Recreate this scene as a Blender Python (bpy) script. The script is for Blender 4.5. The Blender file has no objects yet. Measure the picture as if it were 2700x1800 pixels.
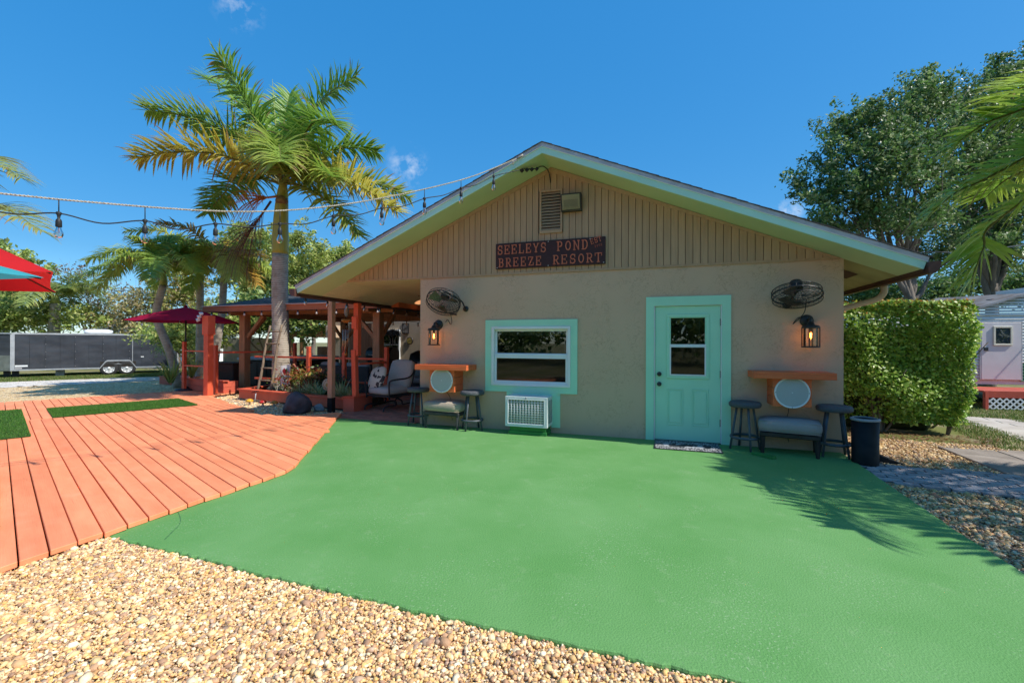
import bpy, bmesh, math, random
import numpy as np
from mathutils import Vector, Matrix

random.seed(7); rng = np.random.default_rng(11)
R_ = math.radians
sc = bpy.context.scene
COL = sc.collection

# ------------------------------------------------------------------ camera
FPX = 1180.19; YAW = 0.32246; PIT = 0.00311; ROLL = 0.00379
CAM = np.array([4.081, -7.0516, 1.4413])
_s, _c = math.sin(YAW), math.cos(YAW)
CF = np.array([-_s*math.cos(PIT), _c*math.cos(PIT), math.sin(PIT)])
_r0 = np.array([_c, _s, 0.]); _u0 = np.cross(_r0, CF)
CR = math.cos(ROLL)*_r0 + math.sin(ROLL)*_u0
CU = math.cos(ROLL)*_u0 - math.sin(ROLL)*_r0
cam = bpy.data.objects.new('camera', bpy.data.cameras.new('camera')); COL.objects.link(cam)
cam.matrix_world = Matrix(((CR[0], CU[0], -CF[0], CAM[0]), (CR[1], CU[1], -CF[1], CAM[1]), (CR[2], CU[2], -CF[2], CAM[2]), (0, 0, 0, 1)))
cam.data.sensor_width = 36; cam.data.lens = FPX/2700*36; cam.data.clip_start = .05; cam.data.clip_end = 3000
sc.camera = cam

# pixel (2700x1800) -> direction, met with the surface that the thing touches
def ray(u, v): return CF + CR*(u-1350)/FPX - CU*(v-900)/FPX
def onZ(u, v, z=0.): d = ray(u, v); return CAM + d*(z-CAM[2])/d[2]
def onY(u, v, y=0.): d = ray(u, v); return CAM + d*(y-CAM[1])/d[1]
def onX(u, v, x=0.): d = ray(u, v); return CAM + d*(x-CAM[0])/d[0]
def atD(u, v, dep): return CAM + ray(u, v)*dep

# ------------------------------------------------------------------ sky, sun, exposure
SUN = np.array([0.91, -0.10, 1.0]); SUN /= np.linalg.norm(SUN)
SUN_EL = math.asin(SUN[2]); SUN_AZ = math.atan2(SUN[0], SUN[1])     # azimuth from +Y towards +X
w = bpy.data.worlds.new('World'); sc.world = w; w.use_nodes = True
nt = w.node_tree; N = nt.nodes; N.clear()
sky = N.new('ShaderNodeTexSky'); sky.sky_type = 'NISHITA'; sky.sun_disc = False
sky.sun_elevation = SUN_EL; sky.sun_rotation = SUN_AZ
sky.air_density = 0.7; sky.dust_density = 0.3; sky.ozone_density = 3.0; sky.altitude = 0
hs = N.new('ShaderNodeHueSaturation'); hs.inputs['Saturation'].default_value = 1.31; hs.inputs['Hue'].default_value = 0.489
nt.links.new(sky.outputs[0], hs.inputs['Color'])
# the clear sky of the photograph is even from zenith to horizon: flatten its brightness (colour kept)
sb = N.new('ShaderNodeSeparateColor'); nt.links.new(hs.outputs[0], sb.inputs[0])
pw = N.new('ShaderNodeMath'); pw.operation = 'POWER'; pw.inputs[1].default_value = -0.7
mnb = N.new('ShaderNodeMath'); mnb.operation = 'MINIMUM'; mnb.inputs[1].default_value = 6.5; nt.links.new(sb.outputs['Blue'], mnb.inputs[0]); nt.links.new(mnb.outputs[0], pw.inputs[0])
pg = N.new('ShaderNodeMath'); pg.operation = 'MULTIPLY'; pg.inputs[1].default_value = 2.22; nt.links.new(pw.outputs[0], pg.inputs[0])
flat = N.new('ShaderNodeVectorMath'); flat.operation = 'SCALE'; nt.links.new(hs.outputs[0], flat.inputs[0]); nt.links.new(pg.outputs[0], flat.inputs['Scale'])
# a few faint wisps of fair-weather cloud, thin everywhere
tc = N.new('ShaderNodeTexCoord')
def wisp(direction, size, seed, gain):
    mp = N.new('ShaderNodeVectorMath'); mp.operation = 'DISTANCE'; mp.inputs[1].default_value = tuple(direction)
    nt.links.new(tc.outputs['Generated'], mp.inputs[0])
    mr = N.new('ShaderNodeMapRange'); mr.inputs['From Min'].default_value = size; mr.inputs['From Max'].default_value = size*.1
    nt.links.new(mp.outputs['Value'], mr.inputs['Value'])
    nz = N.new('ShaderNodeTexNoise'); nz.inputs['Scale'].default_value = 26; nz.inputs['Detail'].default_value = 7; nz.inputs['Roughness'].default_value = .62
    off = N.new('ShaderNodeVectorMath'); off.operation = 'ADD'; off.inputs[1].default_value = (seed, seed*.7, 0)
    nt.links.new(tc.outputs['Generated'], off.inputs[0]); nt.links.new(off.outputs[0], nz.inputs['Vector'])
    m2 = N.new('ShaderNodeMapRange'); m2.inputs['From Min'].default_value = .48; m2.inputs['From Max'].default_value = .75; m2.inputs['To Max'].default_value = gain
    nt.links.new(nz.outputs['Fac'], m2.inputs['Value'])
    mu = N.new('ShaderNodeMath'); mu.operation = 'MULTIPLY'; nt.links.new(mr.outputs[0], mu.inputs[0]); nt.links.new(m2.outputs[0], mu.inputs[1])
    return mu.outputs[0]
def unit(v): v = np.asarray(v, float); return v/np.linalg.norm(v)
cur = None
for (u, v, sz, sd, g) in ((1078, 440, .05, 3.1, .6), (1035, 470, .03, 5.7, .4), (628, 14, .045, 8.2, .5), (2075, 560, .03, 1.4, .7)):
    o_ = wisp(unit(ray(u, v)), sz, sd, g)
    if cur is None: cur = o_
    else:
        a_ = N.new('ShaderNodeMath'); a_.operation = 'MAXIMUM'; nt.links.new(cur, a_.inputs[0]); nt.links.new(o_, a_.inputs[1]); cur = a_.outputs[0]
mx = N.new('ShaderNodeMixRGB'); mx.inputs['Color2'].default_value = (4.6, 4.7, 4.8, 1)
nt.links.new(cur, mx.inputs['Fac']); nt.links.new(flat.outputs[0], mx.inputs['Color1'])
bg = N.new('ShaderNodeBackground'); bg.inputs['Strength'].default_value = 0.15
nt.links.new(mx.outputs[0], bg.inputs['Color'])
wo = N.new('ShaderNodeOutputWorld'); nt.links.new(bg.outputs[0], wo.inputs['Surface'])
sl = bpy.data.lights.new('sun', 'SUN'); sl.energy = 3.5; sl.angle = R_(0.53); sl.color = (1, .955, .88)
so = bpy.data.objects.new('sun', sl); COL.objects.link(so); so.location = (20, -5, 30)
so.rotation_euler = Vector((-SUN[0], -SUN[1], -SUN[2])).to_track_quat('-Z', 'Y').to_euler()
sc.view_settings.view_transform = 'Standard'; sc.view_settings.look = 'None'; sc.view_settings.gamma = 1
sc.view_settings.use_curve_mapping = False; sc.view_settings.exposure = 0.68
sc.render.engine = 'CYCLES'; sc.cycles.use_denoising = True; sc.cycles.max_bounces = 8; sc.cycles.transparent_max_bounces = 12
sc.cycles.sample_clamp_indirect = 6

# ------------------------------------------------------------------ helpers
def lin(c): return tuple(((x/255)/12.92 if x/255 <= .04045 else ((x/255+.055)/1.055)**2.4) for x in c)
MATS = {}
def M(name, col, col2=None, scale=6., rough=.6, bump=0., bscale=40., metal=0., spec=.4, detail=4., rand=0., stretch=(1, 1, 1), lo=.35, hi=.65, coords='Object', kind='noise', bdetail=3., rough2=None, attr=None, transl=0., coat=0.):
    """Procedural material: two tones by noise, optional bump, optional per-object tone shift."""
    if name in MATS: return MATS[name]
    m = bpy.data.materials.new(name); m.use_nodes = True; t = m.node_tree; n = t.nodes; L = t.links.new
    bs = n['Principled BSDF']; bs.inputs['Roughness'].default_value = rough; bs.inputs['Metallic'].default_value = metal
    bs.inputs['Specular IOR Level'].default_value = spec
    if coat: bs.inputs['Coat Weight'].default_value = coat; bs.inputs['Coat Roughness'].default_value = .15
    tc = n.new('ShaderNodeTexCoord'); mp = n.new('ShaderNodeMapping'); mp.inputs['Scale'].default_value = stretch
    L(tc.outputs[coords], mp.inputs['Vector']); vec = mp.outputs[0]
    if rand:
        oi = n.new('ShaderNodeObjectInfo'); ad = n.new('ShaderNodeVectorMath'); ad.operation = 'ADD'
        cb = n.new('ShaderNodeCombineXYZ'); ml = n.new('ShaderNodeMath'); ml.operation = 'MULTIPLY'; ml.inputs[1].default_value = 37.
        L(oi.outputs['Random'], ml.inputs[0]); L(ml.outputs[0], cb.inputs[0]); L(ml.outputs[0], cb.inputs[1]); L(vec, ad.inputs[0]); L(cb.outputs[0], ad.inputs[1]); vec = ad.outputs[0]
    c2 = col2 if col2 else tuple(x*.86 for x in col)
    if attr:
        at = n.new('ShaderNodeAttribute'); at.attribute_name = attr; colout = at.outputs['Color']
    else:
        if kind == 'noise':
            tx = n.new('ShaderNodeTexNoise'); tx.inputs['Scale'].default_value = scale; tx.inputs['Detail'].default_value = detail; fac = tx.outputs['Fac']
        else:
            tx = n.new('ShaderNodeTexVoronoi'); tx.inputs['Scale'].default_value = scale; sp = n.new('ShaderNodeSeparateColor'); fac = None
        L(vec, tx.inputs['Vector'])
        if kind != 'noise': L(tx.outputs['Color'], sp.inputs[0]); fac = sp.outputs[0]
        mr = n.new('ShaderNodeMapRange'); mr.inputs['From Min'].default_value = lo; mr.inputs['From Max'].default_value = hi; L(fac, mr.inputs['Value'])
        mx = n.new('ShaderNodeMixRGB'); mx.inputs['Color1'].default_value = (*col, 1); mx.inputs['Color2'].default_value = (*c2, 1); L(mr.outputs[0], mx.inputs['Fac']); colout = mx.outputs[0]
        if rough2 is not None:
            rr = n.new('ShaderNodeMapRange'); rr.inputs['To Min'].default_value = rough; rr.inputs['To Max'].default_value = rough2; L(fac, rr.inputs['Value']); L(rr.outputs[0], bs.inputs['Roughness'])
    if rand:
        h = n.new('ShaderNodeHueSaturation'); r2 = n.new('ShaderNodeMapRange'); r2.inputs['To Min'].default_value = 1-rand; r2.inputs['To Max'].default_value = 1+rand
        L(oi.outputs['Random'], r2.inputs['Value']); L(r2.outputs[0], h.inputs['Value']); L(colout, h.inputs['Color']); colout = h.outputs[0]
    L(colout, bs.inputs['Base Color'])
    if bump:
        bn = n.new('ShaderNodeTexNoise'); bn.inputs['Scale'].default_value = bscale; bn.inputs['Detail'].default_value = bdetail; L(vec, bn.inputs['Vector'])
        bp = n.new('ShaderNodeBump'); bp.inputs['Strength'].default_value = bump; bp.inputs['Distance'].default_value = .02; L(bn.outputs['Fac'], bp.inputs['Height']); L(bp.outputs[0], bs.inputs['Normal'])
    if transl:
        tr = n.new('ShaderNodeBsdfTranslucent'); L(colout, tr.inputs['Color']); ms = n.new('ShaderNodeMixShader'); ms.inputs[0].default_value = transl
        out = n['Material Output']; L(bs.outputs[0], ms.inputs[1]); L(tr.outputs[0], ms.inputs[2]); L(ms.outputs[0], out.inputs['Surface'])
    MATS[name] = m; return m
def glass_mat(name, tint, refl=1.0, rough=.01):
    if name in MATS: return MATS[name]
    m = bpy.data.materials.new(name); m.use_nodes = True; t = m.node_tree; n = t.nodes; n.clear(); L = t.links.new
    fr = n.new('ShaderNodeFresnel'); fr.inputs['IOR'].default_value = 1.5
    ml = n.new('ShaderNodeMath'); ml.operation = 'MULTIPLY'; ml.inputs[1].default_value = refl; ml.use_clamp = True; L(fr.outputs[0], ml.inputs[0])
    tr = n.new('ShaderNodeBsdfTransparent'); tr.inputs['Color'].default_value = (*tint, 1)
    gl = n.new('ShaderNodeBsdfGlossy'); gl.inputs['Roughness'].default_value = rough
    ms = n.new('ShaderNodeMixShader'); L(ml.outputs[0], ms.inputs[0]); L(tr.outputs[0], ms.inputs[1]); L(gl.outputs[0], ms.inputs[2])
    o = n.new('ShaderNodeOutputMaterial'); L(ms.outputs[0], o.inputs['Surface']); MATS[name] = m; return m
def emit_mat(name, col, s):
    m = bpy.data.materials.new(name); m.use_nodes = True; b = m.node_tree.nodes['Principled BSDF']
    b.inputs['Base Color'].default_value = (*col, 1); b.inputs['Emission Color'].default_value = (*col, 1); b.inputs['Emission Strength'].default_value = s
    MATS[name] = m; return m

def tag(o, label=None, cat=None, group=None, kind=None):
    if label: o['label'] = label
    if cat: o['category'] = cat
    if group: o['group'] = group
    if kind: o['kind'] = kind
    return o
def thing(name, loc=(0, 0, 0), label=None, cat=None, group=None, rotz=0.):
    o = bpy.data.objects.new(name, None); COL.objects.link(o); o.location = [float(x) for x in loc]; o.rotation_euler = (0, 0, rotz)
    o.empty_display_size = .1
    return tag(o, label, cat, group)
def base_of(o):
    v = np.zeros(3)
    while o is not None: v += np.array(o.location); o = o.parent
    return v
class MB:
    def __init__(s): s.v = []; s.f = []; s.sm = []
    def add(s, vs, fs, smooth=False):
        b = len(s.v); s.v += [tuple(float(c) for c in x) for x in vs]; s.f += [tuple(i+b for i in f) for f in fs]; s.sm += [smooth]*len(fs); return s
    def box(s, x0, x1, y0, y1, z0, z1):
        return s.add([(x0, y0, z0), (x1, y0, z0), (x1, y1, z0), (x0, y1, z0), (x0, y0, z1), (x1, y0, z1), (x1, y1, z1), (x0, y1, z1)],
                     [(0, 3, 2, 1), (4, 5, 6, 7), (0, 1, 5, 4), (1, 2, 6, 5), (2, 3, 7, 6), (3, 0, 4, 7)])
    def bar(s, p0, p1, w, h, up=(0, 0, 1)):
        p0 = np.array(p0, float); p1 = np.array(p1, float); d = unit(p1-p0); up = np.array(up, float)
        if abs(d@up) > .99: up = np.array([0, 1., 0])
        a = unit(np.cross(d, up)); b = np.cross(a, d); vs = []
        for p in (p0, p1):
            for (i, j) in ((-1, -1), (1, -1), (1, 1), (-1, 1)): vs.append(p+a*i*w/2+b*j*h/2)
        return s.add(vs, [(3, 2, 1, 0), (4, 5, 6, 7), (0, 1, 5, 4), (1, 2, 6, 5), (2, 3, 7, 6), (3, 0, 4, 7)])
    def tube(s, pts, rad, n=8, caps=True, smooth=True):
        pts = np.array(pts, float); k = len(pts); rad = np.full(k, rad, float) if np.isscalar(rad) else np.array(rad, float)
        vs = []; prev = None
        for i in range(k):
            d = unit(pts[min(i+1, k-1)]-pts[max(i-1, 0)])
            if prev is None: r = np.array([0, 0, 1.]) if abs(d[2]) < .9 else np.array([1., 0, 0]); a = unit(np.cross(d, r))
            else: a = unit(prev-d*(prev@d))
            prev = a; b = np.cross(d, a)
            for j in range(n): t = 2*math.pi*j/n; vs.append(pts[i]+rad[i]*(math.cos(t)*a+math.sin(t)*b))
        fs = [(i*n+j, i*n+(j+1) % n, (i+1)*n+(j+1) % n, (i+1)*n+j) for i in range(k-1) for j in range(n)]
        s.add(vs, fs, smooth)
        if caps: b0 = len(s.v)-k*n; s.f += [tuple(b0+j for j in reversed(range(n))), tuple(b0+(k-1)*n+j for j in range(n))]; s.sm += [False, False]
        return s
    def cyl(s, p0, p1, r0, r1=None, n=12, smooth=True): return s.tube([p0, p1], [r0, r0 if r1 is None else r1], n, True, smooth)
    def lathe(s, prof, c=(0, 0, 0), n=24, axis=None, smooth=True):
        c = np.array(c, float); ax = np.array([0, 0, 1.]) if axis is None else unit(axis)
        r = np.array([1., 0, 0]) if abs(ax[0]) < .9 else np.array([0, 1., 0]); a = unit(np.cross(ax, r)); b = np.cross(ax, a); vs = []
        for (rr, h) in prof:
            for j in range(n): t = 2*math.pi*j/n; vs.append(c+ax*h+rr*(math.cos(t)*a+math.sin(t)*b))
        k = len(prof)
        return s.add(vs, [(i*n+j, i*n+(j+1) % n, (i+1)*n+(j+1) % n, (i+1)*n+j) for i in range(k-1) for j in range(n)], smooth)
    def prism(s, poly, z0, z1):
        n = len(poly); vs = [(x, y, z0) for x, y in poly]+[(x, y, z1) for x, y in poly]
        ar = sum(poly[i][0]*poly[(i+1) % n][1]-poly[(i+1) % n][0]*poly[i][1] for i in range(n))
        if ar < 0: vs = [(x, y, z0) for x, y in poly[::-1]]+[(x, y, z1) for x, y in poly[::-1]]
        return s.add(vs, [tuple(reversed(range(n))), tuple(range(n, 2*n))]+[(i, (i+1) % n, n+(i+1) % n, n+i) for i in range(n)])
    def prismY(s, poly, y0, y1):          # polygon in XZ, extruded along Y
        n = len(poly); ar = sum(poly[i][0]*poly[(i+1) % n][1]-poly[(i+1) % n][0]*poly[i][1] for i in range(n))
        p = poly if ar > 0 else poly[::-1]
        return s.add([(x, y0, z) for x, z in p]+[(x, y1, z) for x, z in p], [tuple(range(n)), tuple(reversed(range(n, 2*n)))]+[((i+1) % n, i, n+i, n+(i+1) % n) for i in range(n)])
    def cushion(s, x0, x1, y0, y1, z0, z1, r=.04, puff=.015):
        """rounded, slightly puffed box"""
        bm = bmesh.new(); bmesh.ops.create_cube(bm, size=1)
        bmesh.ops.subdivide_edges(bm, edges=bm.edges[:], cuts=5, use_grid_fill=True)
        sx, sy, sz = x1-x0, y1-y0, z1-z0; vs = []
        bm.verts.index_update()
        for v in bm.verts:
            p = np.array(v.co)*np.array([sx, sy, sz]); h = np.array([sx, sy, sz])/2; q = np.clip(p, -(h-r), h-r); d = p-q; l = np.linalg.norm(d)
            if l > 1e-9: p = q+d/l*min(l, r)
            u = p/h; p = p+u*puff*np.array([(1-u[1]**2)*(1-u[2]**2), (1-u[0]**2)*(1-u[2]**2), (1-u[0]**2)*(1-u[1]**2)])
            vs.append((p[0]+(x0+x1)/2, p[1]+(y0+y1)/2, p[2]+(z0+z1)/2))
        fs = [tuple(v.index for v in f.verts) for f in bm.faces]; bm.free()
        return s.add(vs, fs, True)
    def xf(s, fn, start=0):
        s.v = s.v[:start]+[tuple(fn(np.array(v))) for v in s.v[start:]]; return s
    def mesh(s, name, mat, off=(0, 0, 0)):
        me = bpy.data.meshes.new(name); o = np.array(off)
        me.from_pydata([tuple(np.array(v)-o) for v in s.v], [], s.f); me.polygons.foreach_set('use_smooth', s.sm)
        if mat: me.materials.append(mat)
        me.update(); return me
    def build(s, name, mat, parent=None, bevel=0., seg=1, solid=0.):
        ob = bpy.data.objects.new(name, s.mesh(name, mat, base_of(parent))); COL.objects.link(ob); ob.parent = parent
        if bevel:
            b = ob.modifiers.new('bevel', 'BEVEL'); b.width = bevel; b.segments = seg; b.limit_method = 'ANGLE'; b.angle_limit = R_(40)
        if solid:
            b = ob.modifiers.new('solid', 'SOLIDIFY'); b.thickness = solid
        return ob
def np_mesh(name, verts, faces, mat, parent=None, cols=None, smooth=False, off=None):
    """big mesh from arrays; faces all with the same vertex count; cols per vertex -> attribute Col"""
    me = bpy.data.meshes.new(name); verts = np.asarray(verts, np.float32)
    verts = verts-np.asarray(base_of(parent) if off is None else off, np.float32)
    nf, k = faces.shape
    me.vertices.add(len(verts)); me.vertices.foreach_set('co', verts.ravel())
    me.loops.add(nf*k); me.loops.foreach_set('vertex_index', faces.astype(np.int32).ravel())
    me.polygons.add(nf); me.polygons.foreach_set('loop_start', np.arange(0, nf*k, k, dtype=np.int32)); me.polygons.foreach_set('loop_total', np.full(nf, k, np.int32))
    if smooth: me.polygons.foreach_set('use_smooth', np.ones(nf, bool))
    me.update(calc_edges=True)
    if cols is not None:
        a = me.color_attributes.new('Col', 'FLOAT_COLOR', 'POINT'); c = np.ones((len(verts), 4), np.float32); c[:, :3] = cols; a.data.foreach_set('color', c.ravel())
    me.materials.append(mat)
    o = bpy.data.objects.new(name, me); COL.objects.link(o); o.parent = parent; return o
def copy_tree(o, loc=None, rotz=None, parent=None):
    c = o.copy(); COL.objects.link(c)
    if parent is not None: c.parent = parent
    if loc is not None: c.location = loc
    if rotz is not None: c.rotation_euler = (0, 0, rotz)
    for ch in o.children: copy_tree(ch, parent=c)
    return c
def catm(pts, n=8):
    pts = [np.array(p, float) for p in pts]; P = [2*pts[0]-pts[1]]+pts+[2*pts[-1]-pts[-2]]; out = []
    for i in range(1, len(P)-2):
        for j in range(n):
            t = j/n; a, b, c, d = P[i-1], P[i], P[i+1], P[i+2]
            out.append(.5*((2*b)+(-a+c)*t+(2*a-5*b+4*c-d)*t*t+(-a+3*b-3*c+d)*t**3))
    out.append(pts[-1]); return np.array(out)
# ------------------------------------------------------------------ ground, slab, deck, paths, gravel
def sstep(a, b, x): t = np.clip((np.asarray(x, float)-a)/(b-a), 0, 1); return t*t*(3-2*t)
def gz(x, y):
    x = np.asarray(x, float); y = np.asarray(y, float)
    return -.06 - .12*sstep(-9.5, -16, x) - .21*sstep(1.5, 8, y)*sstep(7.5, 11, x)
def structure(o): o['kind'] = 'structure'; return o
m_soil = M('sandy_soil_and_grass', (.16, .17, .055), (.30, .245, .16), scale=.9, detail=9, rough=.95, bump=.6, bscale=30, spec=.1, lo=.45, hi=.62)
gx = np.sinh(np.linspace(-5.2, 5.2, 141))*11; X, Yg = np.meshgrid(gx, gx, indexing='ij')
V = np.stack([X, Yg, gz(X, Yg)+.0], -1).reshape(-1, 3); n = len(gx)
I = (np.arange(n-1)[:, None]*n+np.arange(n-1)[None]).ravel()
structure(np_mesh('ground', V, np.stack([I, I+n, I+n+1, I+1], 1), m_soil, smooth=True))
def patch(name, c, nu, nv, mat, off, kind='structure', jit=0.):
    """bilinear sheet over the ground between four plan corners"""
    c = [np.array(p[:2], float) for p in c]; u = np.linspace(0, 1, nu)[:, None, None]; v = np.linspace(0, 1, nv)[None, :, None]
    P = (1-u)*(1-v)*c[0]+u*(1-v)*c[1]+u*v*c[2]+(1-u)*v*c[3]
    if jit: P = P+rng.normal(0, jit, P.shape)*np.maximum(np.isin(np.arange(nu), (0, nu-1))[:, None, None], np.isin(np.arange(nv), (0, nv-1))[None, :, None])
    V = np.concatenate([P, (gz(P[..., 0], P[..., 1])+off)[..., None]], -1).reshape(-1, 3)
    I = (np.arange(nu-1)[:, None]*nv+np.arange(nv-1)[None]).ravel()
    o = np_mesh(name, V, np.stack([I, I+nv, I+nv+1, I+1], 1), mat, smooth=True); o['kind'] = kind; return o
def gravel_mat(name, cols, scale, rough=.9):
    m = bpy.data.materials.new(name); m.use_nodes = True; t = m.node_tree; n = t.nodes; L = t.links.new; bs = n['Principled BSDF']; bs.inputs['Roughness'].default_value = rough; bs.inputs['Specular IOR Level'].default_value = .2
    tc = n.new('ShaderNodeTexCoord'); vo = n.new('ShaderNodeTexVoronoi'); vo.inputs['Scale'].default_value = scale; L(tc.outputs['Object'], vo.inputs['Vector'])
    sp = n.new('ShaderNodeSeparateColor'); L(vo.outputs['Color'], sp.inputs[0]); cr = n.new('ShaderNodeValToRGB'); L(sp.outputs[0], cr.inputs[0])
    cr.color_ramp.interpolation = 'CONSTANT'
    for i, cc in enumerate(cols):
        if i < 2: e = cr.color_ramp.elements[i]; e.position = i/len(cols)
        else: e = cr.color_ramp.elements.new(i/len(cols))
        e.color = (*cc, 1)
    nz = n.new('ShaderNodeTexNoise'); nz.inputs['Scale'].default_value = .7; nz.inputs['Detail'].default_value = 6; L(tc.outputs['Object'], nz.inputs['Vector'])
    hv = n.new('ShaderNodeHueSaturation'); mr = n.new('ShaderNodeMapRange'); mr.inputs['To Min'].default_value = .75; mr.inputs['To Max'].default_value = 1.25; L(nz.outputs['Fac'], mr.inputs[0]); L(mr.outputs[0], hv.inputs['Value']); L(cr.outputs[0], hv.inputs['Color'])
    L(hv.outputs[0], bs.inputs['Base Color'])
    bp = n.new('ShaderNodeBump'); bp.invert = True; bp.inputs['Strength'].default_value = 1; bp.inputs['Distance'].default_value = .03; L(vo.outputs['Distance'], bp.inputs['Height']); L(bp.outputs[0], bs.inputs['Normal'])
    MATS[name] = m; return m
PEB = [(.66, .52, .32), (.55, .38, .20), (.74, .64, .46), (.46, .30, .17), (.62, .46, .27), (.36, .25, .18), (.78, .70, .56), (.60, .41, .20), (.30, .25, .22)]
m_yard = gravel_mat('yellow_pea_gravel', [(min(.9, c[0]*1.2), c[1]*1.12, c[2]*.95) for c in PEB], 24)
m_drive = gravel_mat('pale_crushed_shell', [(.66, .60, .52), (.74, .68, .62), (.56, .50, .42), (.78, .73, .68), (.48, .43, .35)], 20)
m_bed = gravel_mat('pebble_bed_gravel', [tuple(c*.95 for c in p) for p in PEB], 44)  # bed surface under the loose stones, in the pebble colours
patch('gravel_yard', [(-30, -22), (-6.6, -12), (-6.2, 6), (-19, 8)], 40, 40, m_yard, .006, jit=.15)
cs = [onZ(-500, 1043, -.16), onZ(560, 996, -.16), onZ(560, 988, -.16), onZ(-500, 1021, -.16)]
patch('driveway', cs, 50, 8, m_drive, .012, jit=.12)
# front pea gravel bed and right hand beds
patch('gravel_bed', [(-.6, -9.5), (7.6, -9.5), (7.6, -4.2), (-.6, -4.2)], 20, 20, m_bed, .028)
patch('side_gravel_bed', [(6.2, -9.5), (9.4, -9.5), (9.0, 1.35), (6.2, 1.2)], 14, 20, m_bed, .004)
patch('rock_bed', [(-7.3, .9), (-4.6, -.4), (-1.95, -.6), (-1.95, 1.6)], 14, 8, m_bed, .008)

# --- painted concrete slab
m_slab = bpy.data.materials.new('green_painted_concrete'); m_slab.use_nodes = True
def _slab():
    t = m_slab.node_tree; n = t.nodes; L = t.links.new; bs = n['Principled BSDF']; bs.inputs['Roughness'].default_value = .72; bs.inputs['Specular IOR Level'].default_value = .22
    tc = n.new('ShaderNodeTexCoord')
    a = n.new('ShaderNodeTexNoise'); a.inputs['Scale'].default_value = 1.1; a.inputs['Detail'].default_value = 8; a.inputs['Roughness'].default_value = .6; L(tc.outputs['Object'], a.inputs['Vector'])
    r1 = n.new('ShaderNodeValToRGB'); L(a.outputs['Fac'], r1.inputs[0]); e = r1.color_ramp.elements; e[0].position = .34; e[0].color = (.105, .275, .075, 1); e[1].position = .66; e[1].color = (.14, .315, .103, 1)
    # chalky worn specks, clustered
    b = n.new('ShaderNodeTexNoise'); b.inputs['Scale'].default_value = 70; b.inputs['Detail'].default_value = 3; L(tc.outputs['Object'], b.inputs['Vector'])
    c = n.new('ShaderNodeTexNoise'); c.inputs['Scale'].default_value = 1.7; c.inputs['Detail'].default_value = 5; L(tc.outputs['Object'], c.inputs['Vector'])
    mb = n.new('ShaderNodeMapRange'); mb.inputs['From Min'].default_value = .58; mb.inputs['From Max'].default_value = .72; L(b.outputs['Fac'], mb.inputs[0])
    mc = n.new('ShaderNodeMapRange'); mc.inputs['From Min'].default_value = .44; mc.inputs['From Max'].default_value = .62; mc.inputs['To Max'].default_value = .9; L(c.outputs['Fac'], mc.inputs[0])
    mu = n.new('ShaderNodeMath'); mu.operation = 'MULTIPLY'; L(mb.outputs[0], mu.inputs[0]); L(mc.outputs[0], mu.inputs[1])
    mx = n.new('ShaderNodeMixRGB'); L(mu.outputs[0], mx.inputs['Fac']); L(r1.outputs[0], mx.inputs['Color1']); mx.inputs['Color2'].default_value = (.30, .42, .24, 1)
    # a larger scuff
    d = n.new('ShaderNodeTexNoise'); d.inputs['Scale'].default_value = 4.5; d.inputs['Detail'].default_value = 10; d.inputs['Roughness'].default_value = .75; L(tc.outputs['Object'], d.inputs['Vector'])
    md = n.new('ShaderNodeMapRange'); md.inputs['From Min'].default_value = .56; md.inputs['From Max'].default_value = .74; md.inputs['To Max'].default_value = .6; L(d.outputs['Fac'], md.inputs[0])
    m2 = n.new('ShaderNodeMixRGB'); L(md.outputs[0], m2.inputs['Fac']); L(mx.outputs[0], m2.inputs['Color1']); m2.inputs['Color2'].default_value = (.24, .37, .18, 1)
    L(m2.outputs[0], bs.inputs['Base Color'])
    f = n.new('ShaderNodeTexNoise'); f.inputs['Scale'].default_value = 90; f.inputs['Detail'].default_value = 4; L(tc.outputs['Object'], f.inputs['Vector'])
    bp = n.new('ShaderNodeBump'); bp.inputs['Strength'].default_value = .45; bp.inputs['Distance'].default_value = .012; L(f.outputs['Fac'], bp.inputs['Height']); L(bp.outputs[0], bs.inputs['Normal'])
_slab()
def rough_edge(a, b, n, amp):
    a = np.array(a, float); b = np.array(b, float); t = np.linspace(0, 1, n+1)[:-1]; d = unit(b-a); nn = np.array([-d[1], d[0]])
    w_ = np.cumsum(rng.normal(0, 1, n)); w_ = (w_-np.linspace(w_[0], w_[-1], n)); w_ = w_/max(1e-6, np.abs(w_).max())
    return [tuple(a+(b-a)*t[i]+nn*(amp*(w_[i]*.7+rng.normal(0, .35)) if 0 < i else 0)) for i in range(n)]
poly = rough_edge((-1.9, -.003), (-.15, -3.0), 3, 0)+rough_edge((-.15, -3.), (-.05, -4.84), 3, 0)+rough_edge((-.05, -4.84), (2.5, -4.91), 70, .016)+rough_edge((2.5, -4.91), (6.28, -4.95), 100, .016)+rough_edge((6.28, -4.95), (6.26, -2.6), 40, .01)+rough_edge((6.26, -2.6), (6.36, -.35), 30, .01)+[(6.36, -.35), (6.36, -.003)]
mb = MB(); mb.prism(poly, -.14, 0)
slab = structure(mb.build('concrete_patio', m_slab, bevel=.014, seg=2))
# hairline crack near the deck
m_crack = M('crack_dirt', (.05, .16, .06), rough=.95)
ck = [onZ(463+x*.4252, 980+y*.4252, .0015) for x, y in ((5, 850), (25, 890), (30, 925), (15, 955), (-15, 985), (-45, 1015), (-70, 1040))]
ck = catm(ck, 4); mb = MB()
for i in range(len(ck)-1):
    d = unit(ck[i+1]-ck[i]); s_ = np.array([-d[1], d[0], 0])*.004*random.uniform(.4, 1.2)
    mb.add([ck[i]-s_, ck[i+1]-s_, ck[i+1]+s_, ck[i]+s_], [(0, 1, 2, 3)])
mb.build('crack', m_crack, slab)

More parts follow.
